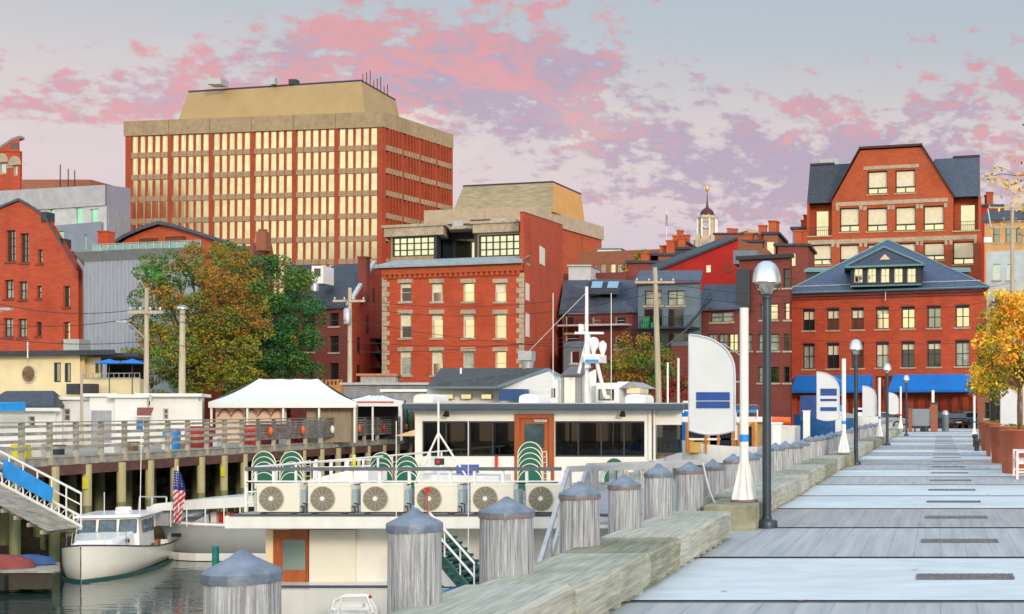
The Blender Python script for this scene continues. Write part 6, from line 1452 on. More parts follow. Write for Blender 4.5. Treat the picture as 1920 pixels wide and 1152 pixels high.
def grey_boat():
    # Long grey-hulled tour boat seen from the side, bow to the left
    t = thing('grey_motor_yacht', (P(390,1060,47)[0],47,-3.6), 'grey hulled motor yacht with white canopy moored behind the lobster boat', 'boat')
    Y = 44.0; p = lambda px, py, dy=0: P(px, py, Y+dy)
    GH = mat('hull_grey', (.44,.47,.48), .35, .04, .8, coat=.3, grime=.1)
    zw = -3.6; top = PZ(988,Y); x0, x1 = PX(262,Y), PX(560,Y)
    m = M(); secs = []
    for k in range(9):
        s = k/8; x = x0+(x1-x0)*s
        hw = 2.0*min(1, (s*3.0+.02))**.5 if s < .35 else 2.0
        zt = top+.22*(1-s)**2
        secs.append([(x, Y+2, zw-.5), (x, Y+2-hw*.80, zw), (x+(-.25*(1-s)), Y+2-hw*.95, zw+.9), (x+(-.5*(1-s)**2), Y+2-hw, zt)])
    n = 4
    for s in (1,-1):
        vs = [(q[0], Y+2+s*(q[1]-Y-2), q[2]) for sec in secs for q in sec]; m.add(vs, [(k*n+j,k*n+j+1,(k+1)*n+j+1,(k+1)*n+j) for k in range(8) for j in range(3)], True)
    m.build('hull', GH, t)
    q = M(); a = [sec[-1] for sec in secs]
    q.add([(v[0],v[1],v[2]-.02) for v in a]+[(v[0],2*(Y+2)-v[1],v[2]-.02) for v in a], [(i,i+1,9+i+1,9+i) for i in range(8)]); q.build('deck', WHITEB, t)
    q = M()
    for s in (1,-1):
        for u_, v_ in zip(a, a[1:]): q.tube((u_[0],Y+2+s*(u_[1]-Y-2),u_[2]), (v_[0],Y+2+s*(v_[1]-Y-2),v_[2]), .06, n=6)
    q.build('rub_rail', WHITE, t)
    q = M(); q.add([(sec[2][0], sec[2][1]-.05, zw+.02) for sec in secs]+[(sec[2][0], sec[2][1]-.05, zw+.28) for sec in secs], [(i,i+1,9+i+1,9+i) for i in range(8)]); q.build('boot_stripe', WHITE, t)
    q = M(); q.box(PX(322,Y),PX(340,Y),Y-.03,Y,PZ(1007,Y),PZ(1000,Y)); q.build('hull_port', GLD, t)
    q = M(); out = [p(275,953),p(290,945),p(400,935),p(480,930),p(560,928),p(560,940),p(480,950),p(380,955),p(300,958),p(278,975)]; q.prism(out, (0,3.6,0)); q.build('canopy', WHITEB, t)
    q = M(); 
    for px in (276,290,320,350,385,420,450,480): q.tube(p(px,988), p(px,950), .02, n=5)
    for px in (330,360,400,440): q.tube(p(px,988,3.4), p(px,950,3.4), .02, n=5)
    q.build('stanchion', WHITE, t)
    q = M(); 
    q.prism([p(280,986,.4),p(335,986,.4),p(352,958,.4),p(290,958,.4)], (0,.02,0)); q.prism([p(350,986,.4),p(390,964,.4),p(392,986,.4)], (0,.02,0)); q.build('clear_curtain', mat('vinyl', (.42,.45,.50), .15, .1, 2), t)
    for i, (a_, b_, mt) in enumerate([(411,416,RED),(423,428,YPL),(430,441,RED),(445,465,mat('gear_lilac', (.45,.42,.62), .6)),(395,405,WHITE),(466,478,WHITE)]): q = M(); q.box(PX(a_,Y+1),PX(b_,Y+1),Y+1,Y+1.3,PZ(988,Y),PZ(965+i % 2*5,Y)); q.build('deck_gear', mt, t)
    q = M(); P0 = [p(262,965,1),p(262,932,1),p(312,932,1),p(312,948,1)]; q.path(P0, .03, 6); q.path([p(285,985,.2),p(285,932,.2)], .025, 6); q.path([p(262,932,1),p(258,975,1)], .025, 6); q.build('arch_rail', GALV, t)
    q = M(); q.box(PX(455,Y),PX(560,Y),Y+.6,Y+3.4,PZ(985,Y),PZ(962,Y)); q.build('cabin_side', WHITEB, t)
grey_boat()
m = M(); c = P(309,1045,37.5)
m.tube((c[0]+.3,39.6,-3.45),(c[0]+.3,39.6,-2.6),.1,n=10); tag(m.build('fender', mat('fender_teal', (.01,.22,.20), .5)), 'teal fender hanging at the lobster boat stern', 'fender')
# flag
t = thing('flag_on_staff', P(333,985,43.5), 'limp United States flag on a slanted staff over the grey yacht', 'flag')
q = M(); q.tube(P(336,985,43.5), P(333,874,43.5), .02, n=6); q.build('staff', WHITE, t)
def flag():
    RW = mat('flag_red', (.60,.02,.03), .7); BL = mat('flag_blue', (.03,.05,.28), .7); Wm = mat('flag_white', (.75,.75,.75), .7)
    q = M(); n, k = 60, 14
    # drooping flag: hoist at top, fly falling; stripes run down obliquely
    def pt(i, j):
        s = i/n; w_ = j/k
        py = 882+s*98+w_*3; half = 6.5+5.5*sin(min(1,s*1.6)*pi*.75)-3.5*max(0,s-.6)*2
        px = 334+half*(w_*2-1)*.95+2.5*sin(s*5)+ (s-.5)*3
        return P(px, py, 43.4+.12*sin(w_*9+s*4))
    V = [pt(i, j) for i in range(n+1) for j in range(k+1)]; o = 0
    for i in range(n):
        for j in range(k):
            s = (i+j*.55)/n
            if i/n < .36: mi = 1
            else: mi = 0 if int((i*.42+j*.42)/1.4) % 2 == 0 else 2
            q.use(mi).add([V[i*(k+1)+j], V[i*(k+1)+j+1], V[(i+1)*(k+1)+j+1], V[(i+1)*(k+1)+j]], [(0,1,2,3)])
    f = q.build('flag', [RW, BL, Wm], t)
    q = M()
    for i in range(2, 20, 3):
        for j in range(2, 13, 3): a = Vector(V[i*(k+1)+j])+Vector((0,-.02,0)); q.add([a+Vector((-.02,0,0)),a+Vector((0,0,-.02)),a+Vector((.02,0,0)),a+Vector((0,0,.02))], [(0,1,2,3)])
    q.build('stars', Wm, f)
flag()

# ================================================================== FERRY (stern toward us)
t = thing('ferry_boat', (-10, 30, -3.6), 'large white moored restaurant ferry with glazed upper cabin and open deck', 'ferry')
FE = t; DY = 25.6; zd = -.47
p = lambda px, py, Y=DY: P(px, py, Y)
xl, xr = PX(462,DY), -5.2
# hull / lower structure
q = M(); q.box(xl+.35, xr-.2, DY+1.0, 50, -3.0, zd-.25); q.build('lower_house', CREAMW, t)
q = M(); hs = []
zb = PZ(1103, DY)
q.hexa([(xl+.9,DY+.6,-4.2),(xr-.5,DY+.6,-4.2),(xr-.5,56,-4.2),(xl+.9,56,-4.2)], [(xl+.0,DY-.2,zb),(xr,DY-.2,zb),(xr,56,zb),(xl+.0,56,zb)]); q.build('hull', WHITEB, t)
q = M(); q.box(xl, xr, DY-.22, DY-.17, zb+.03, zb+.08); q.build('hull_rail', mat('rail_navy', (.05,.07,.12), .4), t)
q = M(); q.box(xl-.25, xr+.1, DY-.35, 50, zd-.25, zd-.0); q.build('upper_deck', WHITEB, t, bevel=.02)
q = M(); q.box(xl-.15, xr+.05, DY-.362, 49.5, zd+.001, zd+.035); q.build('deck_edge', mat('deck_edge_dark', (.08,.09,.11), .6), t)
q = M(); q.box(xl, xr, DY-.2, 49, zd+.036, zd+.05); q.build('deck_surface', mat('deck_grey', (.30,.32,.33), .7, .1, 2), t)
# lower door, panels
Yl = DY+1.0
a, b = PX(515,Yl), PX(580,Yl); zt_, zb2 = PZ(993,Yl), PZ(1103,Yl)
q = M(); q.box(a, b, Yl-.06, Yl, zb2, zt_); d = q.build('wooden_door', DOORW, t)
q = M(); q.box(a+.16, b-.03, Yl-.085, Yl-.061, zb2+.03, zt_-.18); q.build('door_leaf', DOORW, d)
q = M(); q.box(PX(535,Yl), PX(577,Yl), Yl-.10, Yl-.086, PZ(1068,Yl), PZ(1012,Yl)); q.build('door_glass', GLG, d)
q = M(); q.box(PX(583,Yl),PX(669,Yl),Yl-.07,Yl-.001,PZ(1096,Yl),PZ(991,Yl)); q.build('sliding_panel', mat('panel_cream', (.73,.71,.62), .5, .03, 1), t)
q = M(); q.box(PX(583,Yl),PX(672,Yl),Yl-.11,Yl-.071,PZ(992.5,Yl),PZ(988.5,Yl)); q.build('door_track', mat('track_brown', (.2,.12,.06), .6), t)
q = M(); q.box(PX(500,Yl),PX(514,Yl),Yl-.04,Yl-.001,zb2,PZ(990,Yl)); q.build('corner_trim', YELL, t)
q = M(); q.box(PX(730,Yl),PX(734,Yl),Yl-.03,Yl-.001,zb2,PZ(990,Yl)); q.build('panel_seam', GALV, t)
# small tender rail at bottom
q = M(); 
c = [P(622,1150,23.5),P(626,1128,23.5),P(648,1116,23.5),P(690,1116,23.5),P(705,1140,23.5),P(706,1160,23.5)]
q.path(c, .022, 7); q.path([P(632,1160,23.2),P(640,1120,23.2),P(688,1118,23.2),P(700,1150,23.2)], .02, 7); q.path([P(622,1143,23.3),P(700,1143,23.3)], .02, 6); q.build('boarding_rail', WHITE, t)
tt = thing('outboard_tender', P(660,1150,23.6), 'little white inflatable tender with rail hanging at the ferry hull', 'tender')
q = M(); q.lathe(P(664,1160,23.9), [(.05,-.1),(.42,-.05),(.48,.05),(.44,.22),(.3,.30),(.05,.32)], 18, sy=.7); q.build('hull', WHITEB, tt); q = M(); q.box(*[PX(640,23.4),PX(684,23.4)],23.3,23.42,PZ(1138,23.4),PZ(1131,23.4)); q.build('seat', WHITE, tt); q = M(); q.lathe(P(694,1122,23.4), [(.03,0),(.03,.05)], 8); q.build('red_cap', RED, tt)
# stairs right of the stern
q = M(); s0, s1 = Vector(P(822,1010,24.4)), Vector(P(905,1105,23.0))
for k in range(9): v = s0.lerp(s1, k/8); q.box(v.x-.18, v.x+.14, v.y-.4, v.y+.6, v.z-.05, v.z)
q.build('stair_treads', mat('tread_green', (.02,.09,.08), .7), t)
q = M(); q.beam(s0+Vector((0,-.42,-.1)), s1+Vector((0,-.42,-.1)), .05, .24); q.beam(s0+Vector((0,.6,-.1)), s1+Vector((0,.6,-.1)), .05, .24); q.build('stair_stringer', mat('tread_green', (.02,.09,.08), .7), t)
q = M(); 
for dz_ in (.28,.52): q.tube(s0+Vector((0,-.42,dz_)), s1+Vector((0,-.42,dz_)), .022, n=6)
for k in (0,.35,.7,1): v = s0.lerp(s1, k)+Vector((0,-.42,0)); q.tube(v, v+Vector((0,0,.52)), .014, n=6)
q.build('stair_rail', WHITE, t)
q = M(); q.prism([P(832,1052,24.0),P(900,1100,23.4),P(832,1100,23.8)], (0,.05,0)); q.build('stair_side', WHITEB, t)
q = M(); q.box(PX(833,23.2),PX(862,23.2),23.2,23.6,PZ(1122,23.2),PZ(1107,23.2)); q.build('blue_cushion', BLUET, t)
# stern railing
YR = DY+.15; zr = PZ(880,YR)
q = M(); q.box(PX(462,YR), PX(1052,YR), YR-.05, YR+.04, zr-.03, zr+.04); q.build('cap_rail', mat('cap_grey', (.10,.12,.15), .5), t)
for px in (462,514,600,660,713,768,845,890,943,988,1030): q = M(); q.box(PX(px,YR)-.025,PX(px,YR)+.025,YR-.03,YR+.02,zd+.05,zr-.03); q.build('rail_post', WHITE, t)
for z in (.22,.45,.66):
    q = M(); q.tube((PX(462,YR),YR,zd+z), (PX(1052,YR),YR,zd+z), .018, n=6); q.build('rail_bar', WHITE, t)
# port side railing running back (light grey), seen behind stacks
q = M(); xs_ = xl+.1
for k in range(14): y = YR+.8*k; q.box(xs_-.02,xs_+.02,y,y+.04,zd+.05,zd+.95)
q.tube((xs_,YR,zd+.95),(xs_,YR+11,zd+.95),.025,n=6); q.tube((xs_,YR,zd+.5),(xs_,YR+11,zd+.5),.018,n=6); q.build('side_rail', WHITE, t)
# back-deck inner rail between stacks
Y2 = 31; q = M()
for px in (592,620,648,672): q.box(PX(px,Y2)-.03,PX(px,Y2)+.03,Y2,Y2+.05,zd,PZ(862,Y2))
q.tube(P(560,868,Y2), P(695,862,Y2), .025, n=6); q.tube(P(560,878,Y2), P(695,874,Y2), .02, n=6); q.build('inner_rail', WHITE, t)
q = M(); q.box(PX(665,Y2),PX(669,Y2),Y2-.1,Y2-.05,zd,PZ(853,Y2)); q.build('yellow_post', YPL, t)
q = M(); q.prism([P(575,905,29),P(690,905,29),P(690,880,29),P(640,885,29),P(578,900,29)], (0,1.0,0)); q.build('deck_locker', WHITEB, t); q = M(); q.prism([P(782,905,28),P(935,905,28),P(935,893,28),P(782,890,28)], (0,.8,0)); q.build('deck_locker', WHITEB, t)
q = M(); q.box(PX(862,28.2),PX(892,28.2),28.0,28.4,PZ(888,28.2),PZ(872,28.2)); q.build('blue_box', mat('blue_crate', (.05,.12,.60), .5), t)
# upper cabin
YC = 36.0; CF = Fac(778, YC, 1215, YC)
zc0, zc1 = zd, PZ(769, YC)
wl, wr, dr = CF.rect(791,790,966,856), CF.rect(1040,790,1212,857), CF.rect(967,780,1038,909)
dr = (dr[0], dr[1], zc0+.03, dr[3])
CW = mat('cabin_white', (.80,.79,.75), .4, .03, 1.2)
wall(CF, zc0, zc1, [wl, wr, dr], CW, t, name='cabin_wall', rev=.12)
GLT = bpy.data.materials.new('cabin_glass'); GLT.use_nodes = True; bs = GLT.node_tree.nodes['Principled BSDF']; bs.inputs['Base Color'].default_value = (.22,.24,.25,1); bs.inputs['Transmission Weight'].default_value = 1; bs.inputs['Roughness'].default_value = .02; bs.inputs['IOR'].default_value = 1.45
for w_, n in ((wl,4),(wr,4)):
    q = M(); q.fb(CF, w_[0], w_[1], w_[2], w_[3], -.10, -.09); o = q.build('cabin_window', GLT, t)
    q = M(); 
    for k in range(n+1): u = w_[0]+(w_[1]-w_[0])*k/n; q.fb(CF, u-.02, u+.02, w_[2], w_[3], -.12, -.07)
    q.fb(CF, w_[0], w_[1], w_[2], w_[2]+.05, -.12, -.065); q.fb(CF, w_[0], w_[1], w_[3]-.05, w_[3], -.12, -.065); q.build('mullion', DGREY, o)
q = M(); q.fb(CF, dr[0], dr[1], dr[2], dr[3], -.1, -.02); d = q.build('cabin_door', DOORW, t)
q = M(); q.fb(CF, dr[0]-.02, dr[0]+.12, dr[2], dr[3]+.05, -.02, .05); q.fb(CF, dr[1]-.12, dr[1]+.02, dr[2], dr[3]+.05, -.02, .05); q.fb(CF, dr[0]+.12, dr[1]-.12, dr[3]-.07, dr[3]+.05, -.02, .047); q.build('door_frame', DOORW, d)
h = CF.rect(983,795,1020,840); q = M(); q.fb(CF, h[0], h[1], h[2], h[3], -.02, -.005); q.build('door_glass', mat('door_glass_dark', (.04,.08,.09), .08, .3, 2, spec=1), d)
h = CF.rect(1002,787,1026,792); q = M(); q.fb(CF, h[0], h[1], h[2], h[3], -.02, .02); q.build('door_closer', GALV, d)
# cabin sides, back, floor
q = M(); q.fb(CF, 0, .1, zc0, zc1, -13, -.003); q.fb(CF, .1, CF.L-.1, zc0, zc1, -13, -12.9); q.build('cabin_back', CW, t)
q = M(); q.fb(CF, CF.L-.1, CF.L, zc0, wr[2], -13, -.003); q.fb(CF, CF.L-.1, CF.L, wr[3], zc1, -13, -.003)
for k in range(6): q.fb(CF, CF.L-.1, CF.L, wr[2], wr[3], -.3-k*2.4-.12, -.003-k*2.4)
q.build('cabin_side', CW, t)
q = M(); q.fb(CF, CF.L-.06, CF.L-.05, wr[2], wr[3], -13, -.3); q.build('side_glazing', GLT, t)
q = M(); q.fb(CF, .1, CF.L-.1, zc0, zc0+.02, -12.9, -.12); q.build('cabin_floor', mat('carpet_dark', (.05,.04,.05), .9), t)
q = M(); q.fb(CF, .1, CF.L-.1, zc1-.05, zc1, -12.9, -.12); q.build('ceiling', mat('ceiling_dark', (.06,.05,.05), .8), t)
# interior furniture, as parts
for i in range(7):
    u = .5+i*.95; q = M(); q.fb(CF, u, u+.7, zc0+.7, zc0+.75, -2.6, -1.7); q.fb(CF, u+.3, u+.4, zc0+.02, zc0+.7, -2.2, -2.1)
    tt = q.build('interior_table', mat('interior_wood', (.42,.30,.12), .5), t)
for k in range(5): q = M(); q.fb(CF, .9+k*.01, 1.9, zc0+1.05+k*.09-.3, zc0+1.1+k*.09-.3, -1.5, -.7); q.build('stacked_tabletops', mat('interior_yellow', (.55,.42,.13), .5), t)
for k in range(6): u = CF.L*k/6+.3; q = M(); q.fb(CF, u, u+.5, zc0+.9, zc1-.3, -12.88, -12.8); q.build('glowing_window', mat('interior_glow', (.5,.32,.16), .5, emit=(.6,.38,.2,.35)), t)  # panels on the back wall with their own faint glow, no opening behind
for k in range(8): u = .4+k*.8; q = M(); q.fb(CF, u, u+.06, zc0, zc1, -6, -5.94); q.build('interior_post', mat('interior_dark', (.03,.03,.04), .6), t)
# roof
ZR0, ZR1 = PZ(769, YC-.5), PZ(757.5, YC-.5)
q = M(); q.box(PX(753,YC-.5), PX(1283,YC-.5), YC-.5, 50.5, ZR0, ZR1); q.build('roof', mat('roof_navy_grey', (.055,.08,.11), .45, .08, 1), t, bevel=.02)
q = M(); q.box(PX(757,YC-.5), PX(1280,YC-.5), YC-.4, 50, ZR1, ZR1+.03); q.build('roof_top', GALV, t)
# right side veranda under roof
q = M(); q.box(PX(1222,YC),PX(1276,YC),YC+.1,YC+.2,PZ(797,YC),PZ(769,YC)); q.box(PX(1215,YC)+.02,PX(1222,YC),YC-.05,YC+.05,zd,PZ(769,YC)); q.box(PX(1226,YC),PX(1229,YC),YC-.05,YC+.05,zd,PZ(769,YC)); q.build('veranda_frame', CW, t)
q = M(); q.add([P(1228,862,YC-.2),P(1276,848,YC+4),P(1276,870,YC+4),P(1228,885,YC-.2)], [(0,1,2,3)]); q.prism([P(1228,862,YC-.2),P(1276,848,YC+4),P(1276,870,YC+4),P(1228,885,YC-.2)], (.05,0,0)); q.build('side_bulwark', WHITEB, t)
q = M(); q.box(PX(1228,YC),PX(1275,YC),YC+.3,YC+.33,PZ(850,YC),PZ(790,YC)); q.build('veranda_glazing', GLT, t)
for px in (838,1168):
    q = M(); c = P(px,772,YC-.25); q.tube(c, (c[0],c[1]-.05,c[2]-.12), .05, .09, n=12); q.build('deck_lamp', mat('brass', (.6,.38,.10), .3, metal=1), t)
q = M(); q.box(PX(930,YC),PX(934,YC),YC-.08,YC-.01,PZ(882,YC),PZ(855,YC)); q.build('fire_extinguisher', RED, t)
q = M(); q.box(PX(1150,YC),PX(1212,YC),YC-.5,YC-.45,PZ(884,YC),PZ(862,YC)); q.build('white_board', WHITE, t)
# roof gear
def rbox(a, b, y0, y1, Y, dep, name, mt, bev=.0, par=None): q = M(); q.box(PX(a,Y), PX(b,Y), Y, Y+dep, PZ(y1,Y), PZ(y0,Y)); return q.build(name, mt, par or t, bevel=bev)
for a, b in ((775,812),(973,1010),(1172,1209)):
    q = M(); Y = 38; z = PZ(757,Y); h_ = PZ(739,Y)-z; x0, x1 = PX(a,Y), PX(b,Y); n = 10
    q.prism([(x0,Y,z)]+[(x0+(x1-x0)*(.5-.5*cos(pi*k/n)), Y, z+h_*(.35+.65*sin(pi*k/n)**.5)) for k in range(n+1)]+[(x1,Y,z)], (0,1.2,0)); q.build('life_raft_canister', WHITE, t)
Y = 42
q = M(); q.hexa([P(1032,758,Y),P(1050,758,Y),P(1050,758,Y+2.5),P(1032,758,Y+2.5)], [P(1038,716,Y),P(1050,706,Y),P(1050,706,Y+2.5),P(1038,716,Y+2.5)]); q.build('pilothouse_wing', WHITEB, t)
rbox(1034,1041,728,746,Y-.02,.05,'wing_window',GLD)
q = M(); q.hexa([P(1052,758,Y-.3),P(1090,758,Y-.3),P(1090,758,Y+1.5),P(1052,758,Y+1.5)], [P(1052,706,Y-.3),P(1090,706,Y-.3),P(1090,706,Y+1.5),P(1052,706,Y+1.5)]); q.build('exhaust_housing', mat('housing_grey', (.25,.25,.26), .6, .1, 2), t)
rbox(1058,1078,708,756,Y-.36,.05,'housing_door',mat('panel_cream', (.70,.68,.56), .5))
q = M(); q.prism([P(1052,706,Y-.4),P(1090,706,Y-.4),P(1112,690,Y+.4),P(1070,690,Y+.6)], (0,0,.06)); q.build('tinted_windscreen', mat('tint', (.10,.09,.09), .15), t)
q = M(); q.hexa([P(1090,758,Y-.2),P(1118,758,Y),P(1118,758,Y+2),P(1090,758,Y+2)], [P(1090,704,Y-.2),P(1118,692,Y),P(1118,692,Y+2),P(1090,704,Y+2)]); q.build('pilothouse', WHITEB, t, bevel=.03)
ph = rbox(1116,1160,718,757,Y-.4,2.6,'control_cabin',WHITEB,.05); rbox(1122,1151,730,751,Y-.44,.05,'cabin_port',GLD,.0,ph); rbox(1125,1148,732,749,Y-.47,.03,'port_glass',GLM,.0,ph)
q = M(); q.prism([P(1158,716,Y-.4),P(1180,716,Y-.2),P(1207,728,Y+.4),P(1160,728,Y-.4)], (0,2,.0)); q.build('awning_roof', GALV, t)
q = M(); q.box(PX(1175,Y),PX(1200,Y),Y,Y+1.2,PZ(738,Y),PZ(728,Y)); q.build('light_box', CREAM, t)
# masts
q = M(); q.tube(P(1100,757,41.5), P(1100,538,41.5), .065, .05, n=10); q.build('mast', WHITE, t)
q = M(); q.box(PX(1079,41),PX(1131,41),40.9,41.1,PZ(627,41),PZ(623,41)); q.box(PX(1098,41),PX(1106,41),40.9,41.1,PZ(690,41),PZ(627,41)); q.build('radar_scanner', WHITE, t)
q = M(); q.lathe(P(1113,645,41), [(.05,-.35),(.08,-.2),(.16,-.1),(.18,.05),(.13,.18),(.03,.22)], 14); q.lathe(P(1130,650,41), [(.04,-.35),(.07,-.2),(.12,-.08),(.13,.08),(.03,.18)], 14); q.build('satellite_dome', WHITE, t)
q = M(); q.box(PX(1099,41),PX(1128,41),40.7,41.6,PZ(680,41),PZ(665,41)); q.build('mast_platform', WHITE, t); q = M(); q.box(PX(1103,41),PX(1127,41),40.65,40.699,PZ(680,41),PZ(675,41)); q.build('blue_panel', BLUET, t)
q = M(); q.tube(P(1085,700,41), P(1100,640,41), .05, n=6); q.path([P(1118,676,41), P(1135,745,41), P(1143,745,41)], .06, 6); q.box(PX(1085,41),PX(1091,41),41,41.3,PZ(625,41),PZ(608,41)); q.build('mast_strut', WHITE, t)
for px, yt in ((1037,550),(1146,550),(1272,672),(1252,680)): q = M(); q.tube(P(px,757,41), P(px,yt,41), .011 if px < 1200 else .03, n=6); q.build('whip_antenna', WHITE, t)
q = M(); c0, c1 = Vector(P(984,667,60)), Vector(P(1100,548,41.5)); 
for k in range(60): v = c0.lerp(c1, k/60); w_ = c0.lerp(c1, (k+.5)/60); q.tube(v, w_, .014, n=5)
tag(q.build('chain_light', WHITE), 'string of small white lights slanting up to the ferry mast', 'light string')
q = M(); c = P(984,668,61); q.box(c[0]-.32,c[0]+.32,c[1],c[1]+.6,c[2]-.2,c[2]+.25); cc = q
tt = thing('roof_ventilator', (c[0],c[1],c[2]-3), 'boxy galvanised kitchen ventilator before the quoined brick corner', 'ventilator'); q.build('hood', GALV, tt); q = M(); q.lathe((c[0],c[1]+.4,c[2]-3), [(.25,0),(.25,2.4),(.32,2.8)], 12); q.build('duct', GALV, tt)
# tripod mast on stern deck
Y = 27; q = M(); q.tube(P(822,905,Y), P(822,752,Y), .022, n=8); q.build('staff', WHITE, t)
q = M(); q.tube(P(822,812,Y), P(778,906,Y-.1), .02, n=6); q.tube(P(822,812,Y), P(882,906,Y-.1), .02, n=6); q.build('staff_leg', WHITE, t)
q = M(); q.box(PX(817,Y),PX(831,Y),Y-.06,Y+.06,PZ(872,Y),PZ(860,Y)); q.build('stern_light', DGREY, t); q = M(); q.box(PX(821,Y),PX(827,Y),Y-.08,Y-.061,PZ(869,Y),PZ(863,Y)); q.build('light_lens', RED, t)
q = M(); 
for px in (743,878): q.tube(P(px,1140,24.6), P(px,790,24.6), .009, n=5)
q.build('thin_line', WHITE, t)

# air conditioning units
def ac():
    t = thing('air_conditioner', (0,0,0), 'ac', 'air conditioner', 'outdoor air conditioners along the ferry stern')
    W, H, D = .845, .60, .32
    CB = mat('ac_case', (.78,.76,.67), .45, .03, 2, grime=.06)
    q = M(); q.box(-W/2,W/2,0,D,.04,H); b = q.build('case', CB, t, local=True, bevel=.012)
    q = M(); q.box(-W/2-.004,W/2+.004,-.004,D+.004,H-.05,H+.006); q.build('lid', CB, t, local=True, bevel=.008)
    c = (-W/2+.30, 0, .31); r = .235
    q = M(); q.tube((c[0],-.012,c[2]),(c[0],-.002,c[2]), r+.012, n=32); q.build('fan_ring', mat('ac_ring', (.45,.36,.24), .6, .2, 6), t, local=True)
    q = M(); q.tube((c[0],-.0135,c[2]),(c[0],-.010,c[2]), r-.005, n=32); fn = q.build('fan_recess', mat('fan_shadow', (.10,.095,.08), .8), t, local=True)
    q = M()
    for k in range(1,11):
        rr_ = r*k/10.2; n = 30
        for j in range(n): a, b_ = 2*pi*j/n, 2*pi*(j+1)/n; q.beam((c[0]+rr_*cos(a),-.02,c[2]+rr_*sin(a)), (c[0]+rr_*cos(b_),-.02,c[2]+rr_*sin(b_)), .009, .009)
    for k in range(12): a = 2*pi*k/12; q.beam((c[0]+.03*cos(a),-.026,c[2]+.03*sin(a)), (c[0]+r*cos(a),-.026,c[2]+r*sin(a)), .009, .009)
    q.build('fan_grille', mat('ac_grille', (.42,.40,.33), .6), t, local=True)
    q = M(); q.tube((c[0],-.036,c[2]),(c[0],-.012,c[2]), .045, n=16); q.build('fan_hub', WHITE, t, local=True)
    q = M(); q.box(W/2+.001,W/2+.09,.06,D,.16,.48); q.build('valve_cover', mat('valve_grey', (.35,.45,.50), .5), t, local=True)
    q = M(); q.path([(W/2+.04,.0,.17),(W/2+.10,-.02,.12),(W/2+.10,-.02,.02)], .014, 6); q.path([(W/2+.07,.02,.22),(W/2+.16,-.02,.2),(W/2+.16,-.02,.02)], .012, 6); q.build('pipe', mat('pipe_black', (.02,.02,.02), .6), t, local=True)
    for s in (-.3,.3): q = M(); q.box(s-.04,s+.04,.0,D,.0,.04); q.build('foot', DGREY, t, local=True)
    return t
A0_ = ac(); YA = DY-.27
for i, px in enumerate((521,617,716,817,922,1026)):
    lab = ['outdoor air conditioner at the far left of the row above the wooden door','second outdoor air conditioner from the left of the row','third outdoor air conditioner, above the cream sliding panel','outdoor air conditioner with a red reflector over its fan','outdoor air conditioner half covered by the second big pile cap','outdoor air conditioner at the right end beside the boarding ramp'][i]
    o = A0_ if i == 0 else clone(A0_, (0,0,0)); o['label'] = lab
    o.location = (PX(px,YA), YA, zd+.036)
m = M(); c = P(801,919,25.1); m.box(c[0]-.045,c[0]+.045,c[1],c[1]+.02,c[2]-.045,c[2]+.045); m.tube((c[0],c[1]+.01,c[2]-.045),(c[0],c[1]+.01,zd+.04),.012,n=6); tag(m.build('reflector', RED), 'small red square reflector on a stick before an air conditioner', 'reflector')
# stacking chairs
def chair():
    t = thing('patio_chair', (0,0,0), 'c', 'chair', 'stacked green patio chairs on the ferry deck')
    FR = mat('chair_frame', (.72,.68,.52), .4); h = .86; w_ = .285; n = 12
    q = M(); arc = [(-w_*cos(pi*k/n), .0+.10*(1-sin(pi*k/n))*0, .52+.32*sin(pi*k/n)) for k in range(n+1)]
    q.path([(-w_,-.02,.30)]+arc+[(w_,-.02,.30)], .014, 7); q.build('back_frame', FR, t, local=True)
    q = M(); pts = [(x*.97,-.012,z-.008) for x,y,z in arc]; q.prism([(-w_*.97,-.012,.30)]+pts+[(w_*.97,-.012,.30)], (0,.035,0)); q.build('backrest', GREEN, t, local=True)
    q = M(); q.prism([(-.24,.02,.44),(.24,.02,.44),(.25,.46,.46),(-.25,.46,.46)], (0,0,.015)); q.build('seat', GREEN, t, local=True)
    for s in (-1,1):
        q = M(); q.path([(s*w_*.9,.02,.32),(s*w_*.9,.06,.60),(s*w_*.9,.40,.61),(s*w_*.9,.46,.0)], .012, 6); q.build('arm_leg', FR, t, local=True)
        q = M(); q.tube((s*w_,-.02,.52),(s*w_*.98,.10,.0),.014,n=6); q.build('rear_leg', FR, t, local=True)
    return t
C0 = chair(); first = True
stacks = [(495,31.0,846,5,'far left'),(547,31.0,846,5,'second from the left'),(715,31.5,848,4,'third from the left'),(763,31.2,854,4,'fourth from the left, lower'),(994,29.5,828,6,'in front of the wooden cabin door'),(1152,34.5,858,3,'left of the white board'),(1222,35,862,3,'right of the white board')]
for (px, Y, yt, n, nm_) in stacks:
    ztop = PZ(yt, Y); n_ = n; 
    for k in range(n_):
        z = ztop-.86-(n_-1-k)*.125
        o = C0 if first else clone(C0, (0,0,0)); first = False
        o['label'] = 'green patio chair, stack %s, %s' % (nm_, ('bottom chair' if k == 0 else 'topmost chair' if k == n_-1 else '%s up' % ORD[k]))
        o.location = (PX(px,Y+k*.045), Y+k*.045, max(z, zd+.05) if k else max(z, zd+.05)); o.rotation_euler = (R(0),0,pi*0)
        o.location.z = z
    # platform under the stack so it rests on something
    zb3 = ztop-.86-(n_-1)*.125
    if zb3 > zd+.08: q = M(); q.box(PX(px,Y)-.4, PX(px,Y)+.4, Y-.6, Y+.2, zd+.05, zb3); q.build('deck_locker', WHITEB, FE)
